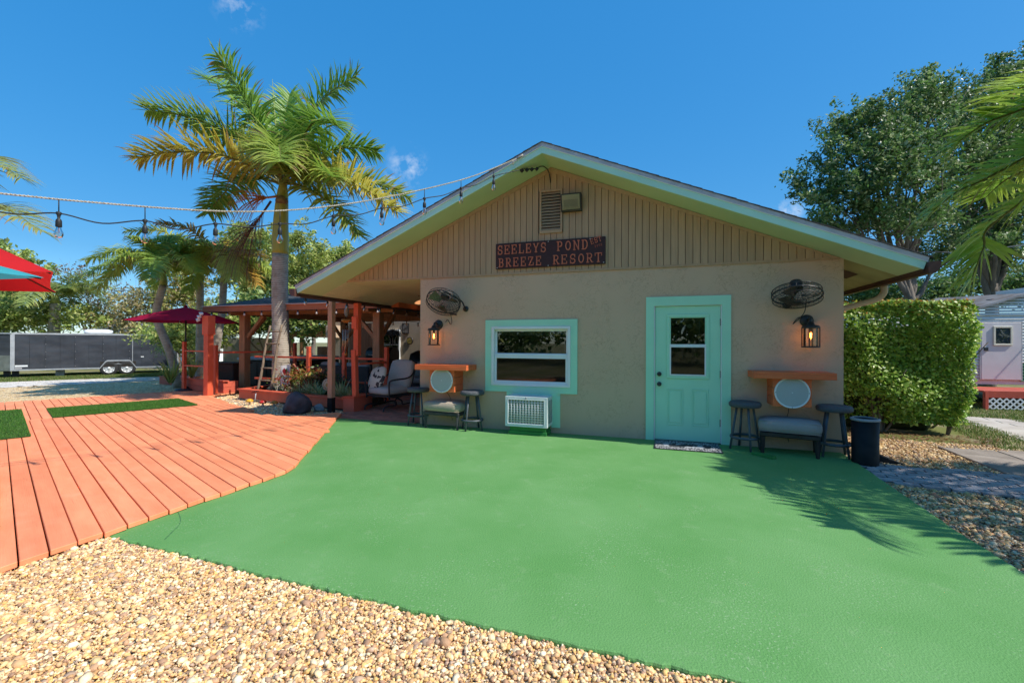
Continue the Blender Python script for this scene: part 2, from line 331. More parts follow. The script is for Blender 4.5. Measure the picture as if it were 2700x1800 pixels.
# --- timber deck: planks as single boards
PD = np.array([-.9236, .3834]); QD = np.array([.3834, .9236])
def pq(P): P = np.asarray(P)[:2]; return np.array([P@PD, P@QD])
def unpq(p, q): return PD*p+QD*q
dpoly = [(.2, -12.), (.2, -3.12), (-2.02, .44), (-2.3, -.14), (-2.71, -.40), (-3.4, -.30), (-4.54, .3), (-6.0, 1.0), (-7.05, 1.45), (-7.15, 2.1), (-7.35, 3.0)]
far_p = 9.05
a_ = [unpq(far_p, 3.1-3.1*0+0*i) for i in range(1)]
dp = [pq(p) for p in dpoly]+[np.array([far_p, dp_q]) for dp_q in (dpoly and [pq(dpoly[-1])[1], -9.2])]
dp.append(np.array([pq((.2, -12.))[0], -9.2]))
def spans(q):
    xs = []; k = len(dp)
    for i in range(k):
        a, b = dp[i], dp[(i+1) % k]
        if (a[1] > q) != (b[1] > q): xs.append(a[0]+(q-a[1])/(b[1]-a[1])*(b[0]-a[0]))
    xs.sort(); return [(xs[i], xs[i+1]) for i in range(0, len(xs)-1, 2)]
m_deck = bpy.data.materials.new('coral_deck_paint'); m_deck.use_nodes = True
def _deck():
    t = m_deck.node_tree; n = t.nodes; L = t.links.new; bs = n['Principled BSDF']; bs.inputs['Roughness'].default_value = .62; bs.inputs['Specular IOR Level'].default_value = .28
    tc = n.new('ShaderNodeTexCoord'); oi = n.new('ShaderNodeObjectInfo'); cb = n.new('ShaderNodeCombineXYZ'); ml = n.new('ShaderNodeMath'); ml.operation = 'MULTIPLY'; ml.inputs[1].default_value = 61.; L(oi.outputs['Random'], ml.inputs[0]); L(ml.outputs[0], cb.inputs[0]); L(ml.outputs[0], cb.inputs[1])
    ad = n.new('ShaderNodeVectorMath'); ad.operation = 'ADD'; L(tc.outputs['Object'], ad.inputs[0]); L(cb.outputs[0], ad.inputs[1])
    def noise(st, scale, det, ro=.55):
        mp = n.new('ShaderNodeMapping'); mp.inputs['Scale'].default_value = st; L(ad.outputs[0], mp.inputs[0]); z = n.new('ShaderNodeTexNoise'); z.inputs['Scale'].default_value = scale; z.inputs['Detail'].default_value = det; z.inputs['Roughness'].default_value = ro; L(mp.outputs[0], z.inputs['Vector']); return z.outputs['Fac']
    def rng_(f, a, b, c=0., d=1.):
        m = n.new('ShaderNodeMapRange'); m.inputs['From Min'].default_value = a; m.inputs['From Max'].default_value = b; m.inputs['To Min'].default_value = c; m.inputs['To Max'].default_value = d; L(f, m.inputs[0]); return m.outputs[0]
    def mix(f, a, b):
        m = n.new('ShaderNodeMixRGB'); L(f, m.inputs['Fac'])
        for k, x in ((1, a), (2, b)):
            if isinstance(x, tuple): m.inputs[k].default_value = (*x, 1)
            else: L(x, m.inputs[k])
        return m.outputs[0]
    c = mix(rng_(noise((1, 4, 1), 1.6, 6), .35, .68), (.93, .325, .155), (.82, .255, .115))
    c = mix(rng_(noise((2.5, 2.5, 1), 1.3, 7), .56, .74, 0, .5), c, (.90, .38, .21))          # sun-bleached patches
    c = mix(rng_(noise((1.1, 55, 1), 2.2, 5, .7), .63, .70, 0, .75), c, (.42, .10, .05))       # checks along the grain
    c = mix(rng_(noise((9, 9, 1), 3., 5, .7), .68, .78, 0, .6), c, (.34, .11, .07))             # scuffs and grime
    hv = n.new('ShaderNodeHueSaturation'); L(rng_(oi.outputs['Random'], 0, 1, .88, 1.07), hv.inputs['Value']); L(c, hv.inputs['Color']); L(hv.outputs[0], bs.inputs['Base Color'])
    bp = n.new('ShaderNodeBump'); bp.inputs['Strength'].default_value = .3; bp.inputs['Distance'].default_value = .01; L(noise((1.2, 40, 1), 2.4, 5), bp.inputs['Height']); L(bp.outputs[0], bs.inputs['Normal'])
_deck()
m_dark = M('dark_underside', (.03, .025, .02), rough=.95)
deck = structure(thing('deck', (0, 0, 0)))
PITCH = .1415; pid = 0
for (rlo, rhi, qoff) in ((-9., 1.398, 0.), (1.402, 5.244, .0), (5.256, 20., .02)):      # three rows of boards, butt joints between
    q = -9.1+qoff
    while q < 2.9:
        g = random.uniform(.004, .008); q0, q1 = q+g, q+PITCH-g*.6; s0, s1 = spans(q0), spans(q1); q += PITCH
        if len(s0) != len(s1): s0 = s1 = spans((q0+q1)/2)
        for (a0, b0), (a1, b1) in zip(s0, s1):
            j0 = 0.; lo0, lo1, hi0, hi1 = max(a0, rlo+j0), max(a1, rlo+j0), min(b0, rhi+j0), min(b1, rhi+j0)
            if min(hi0-lo0, hi1-lo1) < .05: continue
            e = random.uniform(-.012, .012) if lo0 < 0 and lo0 == a0 else 0
            z1 = .04+random.uniform(-.0025, .0025); tl = random.uniform(-.002, .002); pc, qc = (lo0+hi0)/2, (q0+q1)/2
            c4 = [(lo0+e, q0), (lo1+e, q1), (hi1, q1), (hi0, q0)]; o_ = unpq(pc, qc); vs = []
            for dz_ in (-.038, 0.):
                for k_, (p_, qq) in enumerate(c4): vs.append((p_-pc, qc-qq, dz_+tl*(1 if k_ in (1, 2) else -1)))
            b = MB(); b.add(vs, [(3, 2, 1, 0), (4, 5, 6, 7), (0, 1, 5, 4), (1, 2, 6, 5), (2, 3, 7, 6), (3, 0, 4, 7)])
            ob = b.build('plank', m_deck, None, bevel=.004)
            ob.parent = deck; ob.location = (o_[0], o_[1], z1); ob.rotation_euler = (0, 0, math.atan2(PD[1], PD[0]))
for f_ in [0]:
    pl = [tuple(unpq(a[0]+(0.12 if a[0] < 5 else -.1), a[1])) for a in dp]
    MB().prism(pl, -.05, -.0448 if False else -.012).build('joist_bed', m_dark, deck)

# --- artificial turf mats on the deck
m_turfb = M('turf_backing', (.03, .09, .015), rough=.95)
m_blade = M('turf_blade', (.07, .2, .02), rough=.7, attr='Col', transl=.15, spec=.2)
def blades(name, pts, h, wd, cols, parent, lean=.5, mat=m_blade):
    k = len(pts); a = rng.uniform(0, 6.283, k); hh = h*rng.uniform(.55, 1.25, k); le = rng.uniform(0, lean, k)
    d = np.stack([np.cos(a), np.sin(a), np.zeros(k)], 1); s_ = np.stack([-np.sin(a), np.cos(a), np.zeros(k)], 1)*wd/2
    V = np.stack([pts-s_, pts+s_, pts+d*(hh*le)[:, None]+np.array([0, 0, 1.])*(hh)[:, None]], 1).reshape(-1, 3)
    c = cols[rng.integers(0, len(cols), k)]*rng.uniform(.75, 1.25, (k, 1)); c3 = np.repeat(c, 3, 0)
    o = np_mesh(name, V, np.arange(3*k).reshape(-1, 3), mat, parent, cols=c3); return o
TC = np.array([(.05, .17, .018), (.09, .22, .03), (.035, .13, .012), (.12, .2, .05)])
for (p0, p1, qa, qb, nb, lab) in ((5.2, 6.8, -4.28, -2.05, 52000, 'long artificial turf mat nearest the red planter and umbrella'), (3.15, 7.05, -6.7, -4.62, 45000, 'artificial turf mat cut by the left edge of the photo, beside the long mat'), (-1.45, .6, -6.7, -4.93, 14000, 'artificial turf mat barely showing at the lower left picture edge')):
    c = unpq((p0+p1)/2, (qa+qb)/2); t = thing('turf_mat', (c[0], c[1], .046), lab, 'turf mat', 'artificial turf mats on the deck')
    MB().prism([tuple(unpq(a, b)) for a, b in ((p0, qa), (p1, qa), (p1, qb), (p0, qb))], .0475, .056).build('backing', m_turfb, t)
    pp = rng.uniform(p0, p1, nb); qq = rng.uniform(qa, qb, nb); xy = PD[None]*pp[:, None]+QD[None]*qq[:, None]
    o = blades('pile', np.c_[xy, np.full(nb, .055)], .022, .006, TC, t, .8); o['kind'] = 'stuff'

# --- pebbles: real stones, one mass
def ico(sub):
    bm = bmesh.new(); bmesh.ops.create_icosphere(bm, subdivisions=sub, radius=1); bm.verts.index_update()
    v = np.array([x.co[:] for x in bm.verts]); f = np.array([[x.index for x in y.verts] for y in bm.faces]); bm.free(); return v, f
IC = {1: ico(1), 2: ico(2)}
m_peb = M('pebble_stone', (.6, .45, .27), attr='Col', rough=.65, spec=.35, bump=.25, bscale=60)
PC = np.array([(0.864, 0.584, 0.276), (0.783, 0.484, 0.201), (0.924, 0.675, 0.376), (0.643, 0.365, 0.159), (0.864, 0.584, 0.267), (0.542, 0.31, 0.167), (0.93, 0.758, 0.501), (0.824, 0.493, 0.167), (0.904, 0.694, 0.418), (0.743, 0.438, 0.209), (0.502, 0.338, 0.225), (0.442, 0.255, 0.151)])
def pebbles(name, xy, zf, size, sub, label=None, tone=1.0, spread=.40):
    k = len(xy); v, f = IC[sub]; nv = len(v)
    s_ = size*np.exp(rng.normal(0, spread, k)); sc3 = np.stack([rng.uniform(.8, 1.25, k), rng.uniform(.62, 1., k), rng.uniform(.42, .72, k)], 1)*s_[:, None]/2
    a = rng.uniform(0, 6.283, k); tl = rng.normal(0, .38, k); tb = rng.normal(0, .3, k)
    lump = 1+rng.normal(0, .13, (k, nv))
    P = v[None]*sc3[:, None, :]*lump[..., None]
    def rotx(P, t): c, s = np.cos(t)[:, None], np.sin(t)[:, None]; return np.stack([P[..., 0], c*P[..., 1]-s*P[..., 2], s*P[..., 1]+c*P[..., 2]], -1)
    def roty(P, t): c, s = np.cos(t)[:, None], np.sin(t)[:, None]; return np.stack([c*P[..., 0]+s*P[..., 2], P[..., 1], -s*P[..., 0]+c*P[..., 2]], -1)
    def rotz(P, t): c, s = np.cos(t)[:, None], np.sin(t)[:, None]; return np.stack([c*P[..., 0]-s*P[..., 1], s*P[..., 0]+c*P[..., 1], P[..., 2]], -1)
    P = rotz(roty(rotx(P, tl), tb), a); P = P+np.c_[xy, zf][:, None, :]
    c = PC[rng.integers(0, len(PC), k)]*rng.uniform(.78, 1.15, (k, 1))*tone
    F = (f[None]+(np.arange(k)*nv)[:, None, None]).reshape(-1, 3)
    o = np_mesh(name, P.reshape(-1, 3), F, m_peb, cols=np.repeat(c, nv, 0), smooth=True); o['kind'] = 'stuff'
    if label: o['label'] = label; o['category'] = 'gravel'
    return o
def inpoly(xy, poly):
    x, y = xy[:, 0], xy[:, 1]; r = np.zeros(len(xy), bool); k = len(poly)
    for i in range(k):
        (x0, y0), (x1, y1) = poly[i], poly[(i+1) % k]
        c = ((y0 > y) != (y1 > y)) & (x < (x1-x0)*(y-y0)/((y1-y0) if y1 != y0 else 1e-9)+x0); r ^= c
    return r
def scatter(poly, dens, excl=()):
    p = np.array(poly); lo, hi = p.min(0), p.max(0); k = int(dens*np.prod(hi-lo)); xy = rng.uniform(lo, hi, (k, 2)); m = inpoly(xy, poly)
    for e in excl: m &= ~inpoly(xy, e)
    return xy[m]
slab2 = [(x, y) for x, y in poly]
xy = scatter([(.2, -6.15), (.2, -4.8), (5.0, -4.85), (5.0, -5.3), (2.6, -6.15)], 10500, [slab2])
pebbles('pea_gravel', xy, -.024+rng.uniform(-.009, .009, len(xy))+.018*np.clip((.45-xy[:, 0])/.25, 0, 1), .0180, 1, 'loose tan pea gravel in front of the green slab', 1.0)
xy = scatter([(-.05, -7.6), (.23, -6.2), (2.6, -6.2), (5., -5.3), (5., -4.9), (7.2, -4.9), (7.2, -7.6)], 2200, [slab2, [(-9, -9), (.19, -9), (.19, -3), (-9, -3)]])
pebbles('outer_pea_gravel', xy, -.024+rng.uniform(-.010, .010, len(xy)), .022, 1, 'tan pea gravel spreading out round the camera')
path_poly = [(6.3, -1.24), (7.36, -1.46), (9.6, -1.75), (9.6, -.72), (7.77, -.52), (6.66, -.42), (6.3, -.42)]
stone_poly = [(7.8, 1.0), (7.78, -.55), (9.6, -.75), (10.4, .9)]
xy = scatter([(6.28, -4.9), (6.28, .1), (6.46, .1), (6.46, 1.5), (8.6, 1.35), (9.2, -4.9)], 3200, [slab2, path_poly, stone_poly])
zf = gz(xy[:, 0], xy[:, 1])+.012+rng.uniform(0, .02, len(xy))
pebbles('side_gravel', xy, zf, .0255, 1, 'brownish gravel beside the paver path and hedge', .72)
bed = [(-7.1, 1.55), (-6.0, 1.05), (-4.54, .32), (-3.4, -.28), (-2.71, -.38), (-2.3, -.1), (-2.0, .5), (-1.95, .8), (-2.0, .8), (-6.05, 1.6), (-6.6, 2.4), (-7.1, 2.4)]
xy = scatter(bed, 2600, []); pebbles('bed_gravel', xy, -.05+rng.uniform(.005, .03, len(xy)), .027, 1, 'pebbles in the small rock bed between deck and planter')

# --- zigzag pavers and concrete flags on the right
m_pav = M('grey_paver', (.40, .365, .36), (.29, .26, .26), scale=9, rough=.9, bump=.35, bscale=60, rand=.16, spec=.2)
path = structure(thing('paver_path', (6.3, -1.2, -.06)))
MB().prism(path_poly, -.075, -.03).build('paver_bed', m_dark, path)
pm = MB(); L_, W_ = .225, .112
zz = [(-L_/2, -W_/2), (-L_/4, -W_/2-.018), (0, -W_/2), (L_/4, -W_/2+.018), (L_/2, -W_/2), (L_/2, W_/2), (L_/4, W_/2+.018), (0, W_/2), (-L_/4, W_/2-.018), (-L_/2, W_/2)]
pm.prism([(x*.925, y*.885) for x, y in zz], -.05, 0); pmesh = pm.mesh('paver', m_pav)
ang = R_(-8)
for i in range(-2, 18):
    for j in range(-5, 14):
        lx, ly = i*L_+(j % 2)*L_/2, j*W_; x = 6.3+math.cos(ang)*lx-math.sin(ang)*ly; y = -1.25+math.sin(ang)*lx+math.cos(ang)*ly
        if inpoly(np.array([[x, y]]), path_poly)[0]:
            o = bpy.data.objects.new('paver', pmesh); COL.objects.link(o); o.parent = path; o.location = (x-6.3, y+1.2, .06-.012+random.uniform(-.003, .003)); o.rotation_euler = (random.uniform(-.01, .01), random.uniform(-.01, .01), ang+random.uniform(-.015, .015))
m_flag = M('weathered_flagstone', (.34, .29, .25), (.24, .20, .17), scale=3.5, detail=8, rough=.92, bump=.3, bscale=35, rand=.1, spec=.15)
flags = structure(thing('flagstone_walk', (8.2, 0, -.06)))
for i in range(4):
    for j in range(3):
        x0, y0 = 7.82+i*.62+j*.02, -.50+j*.56-i*.07
        if i > 0: y0 -= .0
        o = MB().prism([(x0+.008, y0), (x0+.612, y0-.06), (x0+.622, y0+.49), (x0+.018, y0+.545)], -.10, -.026+random.uniform(-.004, .004)).build('flagstone', m_flag, flags, bevel=.006)
m_flag2 = M('pale_concrete_flag', (.52, .47, .41), (.44, .38, .33), scale=3, rough=.92, rand=.08, bump=.2, spec=.15)
walk = structure(thing('concrete_walk', (10.2, 4, -.2)))
for k in range(9):
    t = k*.62; a = np.array([10.55, 5.9])+np.array([-.19, -.982])*t; s_ = np.array([.982, -.19])*.37; d = np.array([-.19, -.982])*.60
    for e in (0, 1):
        c = a+s_*(2*e-0); pl_ = [c-s_*.97, c+s_*.97, c+s_*.97+d, c-s_*.97+d]; zz_ = float(gz(*c))
        MB().prism([tuple(p) for p in pl_], zz_-.03, zz_+.02).build('flagstone', m_flag2, walk, bevel=.006)
# --- lawn on the right and along the trailer
m_grass = M('lawn_blade', (.1, .2, .03), attr='Col', rough=.6, transl=.3, spec=.25)
GC = np.array([(.10, .19, .03), (.16, .24, .05), (.07, .14, .02), (.24, .25, .08), (.30, .26, .12)])
xy = scatter([(8.6, 1.2), (10.0, 1.0), (15, 3), (19, 9), (12, 12), (9.6, 7.2), (9.0, 3.2)], 900, [[(10.3, 6), (11.35, 6), (10.3, .2), (9.2, .3)]])
o = blades('lawn', np.c_[xy, gz(xy[:, 0], xy[:, 1])], .055, .014, GC, None, 1.1, m_grass); tag(o, 'mown green lawn in front of the white park trailer', 'lawn', kind='stuff')
A_, B_ = onZ(-250, 1018, -.18), onZ(540, 988, -.18); A2, B2 = onZ(-250, 996, -.18), onZ(540, 976, -.18)
t_ = rng.uniform(0, 1, (60000, 2)); P = A_[None]*(1-t_[:, :1])*(1-t_[:, 1:])+B_[None]*t_[:, :1]*(1-t_[:, 1:])+B2[None]*t_[:, :1]*t_[:, 1:]+A2[None]*(1-t_[:, :1])*t_[:, 1:]
P[:, 2] = gz(P[:, 0], P[:, 1]); o = blades('verge', P, .07, .03, GC, None, 1.0, m_grass); tag(o, 'strip of green and yellowing grass under the black trailer', 'grass', kind='stuff')

# ------------------------------------------------------------------ main building
RX, RZ, SL = 2.385, 4.275, .4258           # ridge x, soffit height at the ridge, slope
XE0, XE1 = -2.175, 6.97                   # eaves
OV = .6; DEPTH = 8.2; SID = 2.585
def sof(x): return RZ-SL*abs(x-RX)
m_stucco = bpy.data.materials.new('taupe_stucco'); m_stucco.use_nodes = True
def _stucco():
    t = m_stucco.node_tree; n = t.nodes; L = t.links.new; bs = n['Principled BSDF']; bs.inputs['Roughness'].default_value = .85; bs.inputs['Specular IOR Level'].default_value = .2
    tc = n.new('ShaderNodeTexCoord'); a = n.new('ShaderNodeTexNoise'); a.inputs['Scale'].default_value = 1.6; a.inputs['Detail'].default_value = 6; L(tc.outputs['Object'], a.inputs['Vector'])
    r = n.new('ShaderNodeValToRGB'); L(a.outputs['Fac'], r.inputs[0]); r.color_ramp.elements[0].position = .3; r.color_ramp.elements[0].color = (.575, .392, .268, 1); r.color_ramp.elements[1].position = .7; r.color_ramp.elements[1].color = (.615, .42, .288, 1)
    # skip-trowel texture: wiry creases
    wn = n.new('ShaderNodeTexNoise'); wn.inputs['Scale'].default_value = 5; wn.inputs['Detail'].default_value = 5; L(tc.outputs['Object'], wn.inputs['Vector'])
    mv = n.new('ShaderNodeVectorMath'); mv.operation = 'MULTIPLY_ADD'; mv.inputs[1].default_value = (.5, .5, .5); L(wn.outputs['Color'], mv.inputs[0]); L(tc.outputs['Object'], mv.inputs[2])
    vo = n.new('ShaderNodeTexVoronoi'); vo.feature = 'DISTANCE_TO_EDGE'; vo.inputs['Scale'].default_value = 11; L(mv.outputs[0], vo.inputs['Vector'])
    m1 = n.new('ShaderNodeMapRange'); m1.inputs['From Max'].default_value = .035; L(vo.outputs['Distance'], m1.inputs[0])
    nb = n.new('ShaderNodeTexNoise'); nb.inputs['Scale'].default_value = 2.4; nb.inputs['Detail'].default_value = 3; L(tc.outputs['Object'], nb.inputs['Vector'])
    m2 = n.new('ShaderNodeMapRange'); m2.inputs['From Min'].default_value = .42; m2.inputs['From Max'].default_value = .58; L(nb.outputs['Fac'], m2.inputs[0])
    mxh = n.new('ShaderNodeMix'); L(m2.outputs[0], mxh.inputs[0]); mxh.inputs[2].default_value = 1.; L(m1.outputs[0], mxh.inputs[3])
    fine = n.new('ShaderNodeTexNoise'); fine.inputs['Scale'].default_value = 55; fine.inputs['Detail'].default_value = 4; L(tc.outputs['Object'], fine.inputs['Vector'])
    ad = n.new('ShaderNodeMath'); ad.operation = 'MULTIPLY_ADD'; ad.inputs[1].default_value = .35; L(fine.outputs['Fac'], ad.inputs[0]); L(mxh.outputs[0], ad.inputs[2])
    bp = n.new('ShaderNodeBump'); bp.inputs['Strength'].default_value = .36; bp.inputs['Distance'].default_value = .012; L(ad.outputs[0], bp.inputs['Height']); L(bp.outputs[0], bs.inputs['Normal'])
    # darker tone along the creases
    dk = n.new('ShaderNodeMixRGB'); dk.blend_type = 'MULTIPLY'; L(r.outputs[0], dk.inputs['Color1']); dk.inputs['Color2'].default_value = (.74, .72, .70, 1)
    inv = n.new('ShaderNodeMath'); inv.operation = 'SUBTRACT'; inv.inputs[0].default_value = 1; L(mxh.outputs[0], inv.inputs[1]); L(inv.outputs[0], dk.inputs['Fac'])
    L(dk.outputs[0], bs.inputs['Base Color'])
_stucco()
m_siding = M('tan_siding_paint', (.49, .315, .195), (.43, .275, .17), scale=3, rough=.75, bump=.12, bscale=14, stretch=(8, 8, .7), rand=.05, spec=.25)
m_teal = M('seafoam_trim_paint', (.42, .76, .55), (.39, .72, .52), scale=2.5, rough=.5, spec=.35, bump=.05, bscale=20)
m_fascia = M('aqua_fascia_paint', (.48, .78, .66), (.42, .70, .58), scale=1.5, rough=.5, spec=.35)
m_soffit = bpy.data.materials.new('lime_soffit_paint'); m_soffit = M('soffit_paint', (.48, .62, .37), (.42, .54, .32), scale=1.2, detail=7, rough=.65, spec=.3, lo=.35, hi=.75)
m_bead = M('beadboard_paint', (.60, .60, .42), (.54, .55, .38), scale=2, rough=.6, spec=.3)
m_shing = M('grey_shingle', (.10, .095, .095), (.055, .052, .055), scale=30, rough=.95, bump=.5, bscale=120, rand=.2, spec=.1)
m_drip = M('galvanised_drip_edge', (.50, .49, .50), (.36, .35, .36), scale=6, detail=8, rough=.6, metal=.2, lo=.4, hi=.75)
m_gut = M('brown_gutter', (.10, .045, .035), (.075, .035, .028), scale=4, rough=.5, spec=.4)
m_white = M('white_vinyl', (.76, .78, .78), (.72, .74, .74), scale=4, rough=.4)
m_cream = M('cream_downspout', (.60, .45, .32), (.55, .41, .29), scale=3, rough=.5)
m_black = M('black_metal', (.018, .017, .018), (.026, .025, .026), scale=20, rough=.42, spec=.5)
m_inter = M('dim_interior', (.55, .50, .45), rough=.9)
m_blind = M('window_blind', (.5, .55, .42), rough=.7)
g_win = glass_mat('window_glass', (.6, .63, .6), 2.4)
g_scr = glass_mat('screened_glass', (.34, .34, .34), 1.5, .04)
g_clear = glass_mat('clear_glass', (.93, .93, .9), 1.0)
B = thing('resort_building', (3.19, 0, 0), 'taupe stucco building with tan gable siding and seafoam trim', 'building')
# front wall with its openings cut out
opens = [(1.37, 2.715, .73, 1.715), (3.97, 4.905, 0, 2.012)]
mb = MB()
xs = sorted({0., 6.38, *[o[0] for o in opens], *[o[1] for o in opens]}); zs = sorted({-.1, SID+.02, *[o[2] for o in opens if o[2] > 0], *[o[3] for o in opens]}|{0.})
for i in range(len(xs)-1):
    for j in range(len(zs)-1):
        cx, cz = (xs[i]+xs[i+1])/2, (zs[j]+zs[j+1])/2
        if any(o[0] < cx < o[1] and o[2] <= cz < o[3] for o in opens): continue
        mb.box(xs[i], xs[i+1], 0, .16, zs[j], zs[j+1])
mb.build('front_wall', m_stucco, B)
MB().box(0, .16, .16, DEPTH-.4, -.1, SID).build('side_wall', m_stucco, B); MB().box(6.22, 6.38, .16, DEPTH-.4, -.1, SID).build('side_wall', m_stucco, B)
MB().box(0, 6.38, DEPTH-.4, DEPTH-.24, -.1, SID).build('rear_wall', m_stucco, B)
mb = MB(); mb.box(.17, 6.2, .9, .95, -.02, 2.5); mb.box(.17, 6.2, .17, .9, 2.5, 2.55); mb.box(.17, 6.2, .17, .9, -.06, -.01); mb.build('interior', m_inter, B)
# gable: backing panel and single boards with gaps
m_groove = M('siding_groove_shadow_board', (.17, .11, .065), rough=.9)
XL, XR = RX-(RZ-SID)/SL, RX+(RZ-SID)/SL
MB().prismY([(XL, SID), (XR, SID), (RX, RZ)], .004, .05).build('gable_backing', m_groove, B)
bw = .1016; x = XL; VX0, VX1, VZ0, VZ1 = 2.20, 2.575, 3.22, 3.905
while x < XR-.01:
    a, b = x+.004, min(x+bw-.004, XR-.003); za, zb = sof(a)-.004, sof(b)-.004; zlo = SID+.002
    def bd(z0, a, b, za, zb):
        pts = [(a, z0), (b, z0), (b, max(zb, z0+.001))]
        if a < RX < b: pts.append((RX, sof(RX)-.004))
        pts.append((a, max(za, z0+.001)))
        MB().prismY(pts, -.016, .003).build('siding_board', m_siding, B)
    if b > VX0 and a < VX1:
        MB().prismY([(a, zlo), (b, zlo), (b, VZ0), (a, VZ0)], -.016, .003).build('siding_board', m_siding, B); bd(VZ1, a, b, za, zb)
    else: bd(zlo, a, b, za, zb)
    x += bw
for s_ in (-1, 1):
    xe = RX+s_*(RX-XL-.06); w_ = .085
    MB().prismY([(RX, RZ-.006), (xe, sof(xe)-.006), (xe-s_*w_/SL*.0, sof(xe)-w_ if sof(xe)-w_ > SID else SID), (RX, RZ-w_)], -.026, -.017).build('rake_trim', m_siding, B)
MB().box(XL+.02, XR-.02, -.022, -.0165, SID-.014, SID+.02).build('siding_flashing', m_siding, B)
# louvre vent
v = MB(); v.box(VX0, VX0+.03, -.045, .002, VZ0, VZ1); v.box(VX1-.03, VX1, -.045, .002, VZ0, VZ1); v.box(VX0, VX1, -.047, .002, VZ0-.012, VZ0+.03); v.box(VX0, VX1, -.047, .002, VZ1-.03, VZ1)
vent = v.build('louvre_vent', m_siding, B); MB().box(VX0+.02, VX1-.02, .0015, .0035, VZ0, VZ1).build('vent_cavity', m_dark, vent)
for k in range(13):
    z = VZ0+.035+k*.0482
    MB().add([(VX0+.03, -.04, z), (VX1-.03, -.04, z), (VX1-.03, -.006, z+.034), (VX0+.03, -.006, z+.034), (VX0+.03, -.04, z+.008), (VX1-.03, -.04, z+.008), (VX1-.03, -.006, z+.042), (VX0+.03, -.006, z+.042)], [(0, 3, 2, 1), (4, 5, 6, 7), (0, 1, 5, 4), (1, 2, 6, 5), (2, 3, 7, 6), (3, 0, 4, 7)]).build('slat', m_siding, vent)
# roof
roof = MB()
for s_, xe in ((-1, XE0), (1, XE1)):
    roof.prismY([(RX, RZ+.012), (xe, sof(xe)+.012), (xe, sof(xe)+.13), (RX, RZ+.13)], -OV+.03, DEPTH)
roof = roof.build('roof', m_shing, B)
for s_, xe in ((-1, XE0), (1, XE1)):
    # rake soffit sheet, fascia, drip edge, shingle ends
    MB().prismY([(RX, RZ), (xe, sof(xe)), (xe, sof(xe)+.01), (RX, RZ+.01)], -OV+.022, -.001).build('rake_soffit', m_soffit, B)
    nb = 46 if s_ < 0 else 1
    if s_ < 0:
        bb = MB(); x0 = xe; x1 = XL; L_ = (x1-x0)
        for k in range(90):         # beadboard runs along the slope, boards laid one after the other into the depth
            y = .001+k*.0885
            if y+.0885 > DEPTH: break
            bb.prismY([(x0, sof(x0)), (x1, sof(x1)), (x1, sof(x1)+.01), (x0, sof(x0)+.01)], y+.004, y+.0855)
            bb.prismY([(x0, sof(x0)+.004), (x1, sof(x1)+.004), (x1, sof(x1)+.01), (x0, sof(x0)+.01)], y-.0035, y+.0045)
        bb.build('beadboard_soffit', m_bead, B)
        cb = MB()
        for k in range(17):
            x = XL+k*.0925
            if x > -.001: break
            cb.box(x+.003, min(x+.0895, -.002), .001, DEPTH-.5, SID, SID+.01); cb.box(x-.003, x+.003, .001, DEPTH-.5, SID+.004, SID+.01)
        cb.build('porch_ceiling', m_bead, B)
    else:
        MB().prismY([(XR-.03, sof(XR-.03)), (xe, sof(xe)), (xe, sof(xe)+.01), (XR-.03, sof(XR-.03)+.01)], .001, DEPTH).build('eave_soffit', M('dark_olive_soffit', (.40, .42, .20), (.28, .28, .13), scale=2.2, detail=8, rough=.75, lo=.38, hi=.72), B)  # eave soffit in a darker olive than the rake soffit
        MB().prismY([(6.46, sof(6.46)-.003), (6.72, sof(6.72)-.003), (6.72, sof(6.72)-.001), (6.46, sof(6.46)-.001)], .5, .95).build('soffit_vent', M('vent_screen', (.10, .06, .04), rough=.8), B)
    MB().prismY([(RX, RZ-.008), (xe, sof(xe)-.008), (xe+s_*.03, sof(xe)+.078), (RX, RZ+.094)], -OV-.002, -OV+.02).build('fascia', m_fascia, B, bevel=.002)
    MB().prismY([(RX, RZ+.0945), (xe+s_*.035, sof(xe)+.079), (xe+s_*.05, sof(xe)+.128), (RX, RZ+.15)], -OV-.014, -OV+.025).build('drip_edge', m_drip, B)
    MB().prismY([(RX, RZ+.0885), (xe+s_*.035, sof(xe)+.073), (xe+s_*.035, sof(xe)+.0785), (RX, RZ+.094)], -OV-.016, -OV+.018).build('drip_lip', m_white, B)
    n_ = 34
    for k in range(n_):
        xa, xb = RX+(xe+s_*.06-RX)*k/n_, RX+(xe+s_*.06-RX)*(k+1)/n_+s_*.02; h = random.uniform(.0, .006)
        MB().prismY([(xa, sof(xa)+.152), (xb, sof(xb)+.152), (xb, sof(xb)+.165+h), (xa, sof(xa)+.158+h)], -OV-.02-random.uniform(0, .008), -OV+.25).build('shingle', m_shing, roof)
    MB().box(min(xe, xe+s_*.02), max(xe, xe+s_*.02), -OV+.03, DEPTH, sof(xe)-.03, sof(xe)+.12).build('eave_fascia', m_gut, B)
    g = MB(); xo = xe+s_*.14
    pr = [(xe+s_*.022, sof(xe)+.07), (xe+s_*.022, sof(xe)-.06), (xe+s_*.09, sof(xe)-.06), (xo, sof(xe)-.0), (xo, sof(xe)+.075), (xo-s_*.012, sof(xe)+.075), (xo-s_*.012, sof(xe)+.01), (xe+s_*.085, sof(xe)-.045), (xe+s_*.034, sof(xe)-.045), (xe+s_*.034, sof(xe)+.07)]
    g.prismY(pr, -OV-.05, DEPTH)
    g.prismY(pr[:5], -OV-.053, -OV-.047)
    g.build('gutter', m_gut, B)
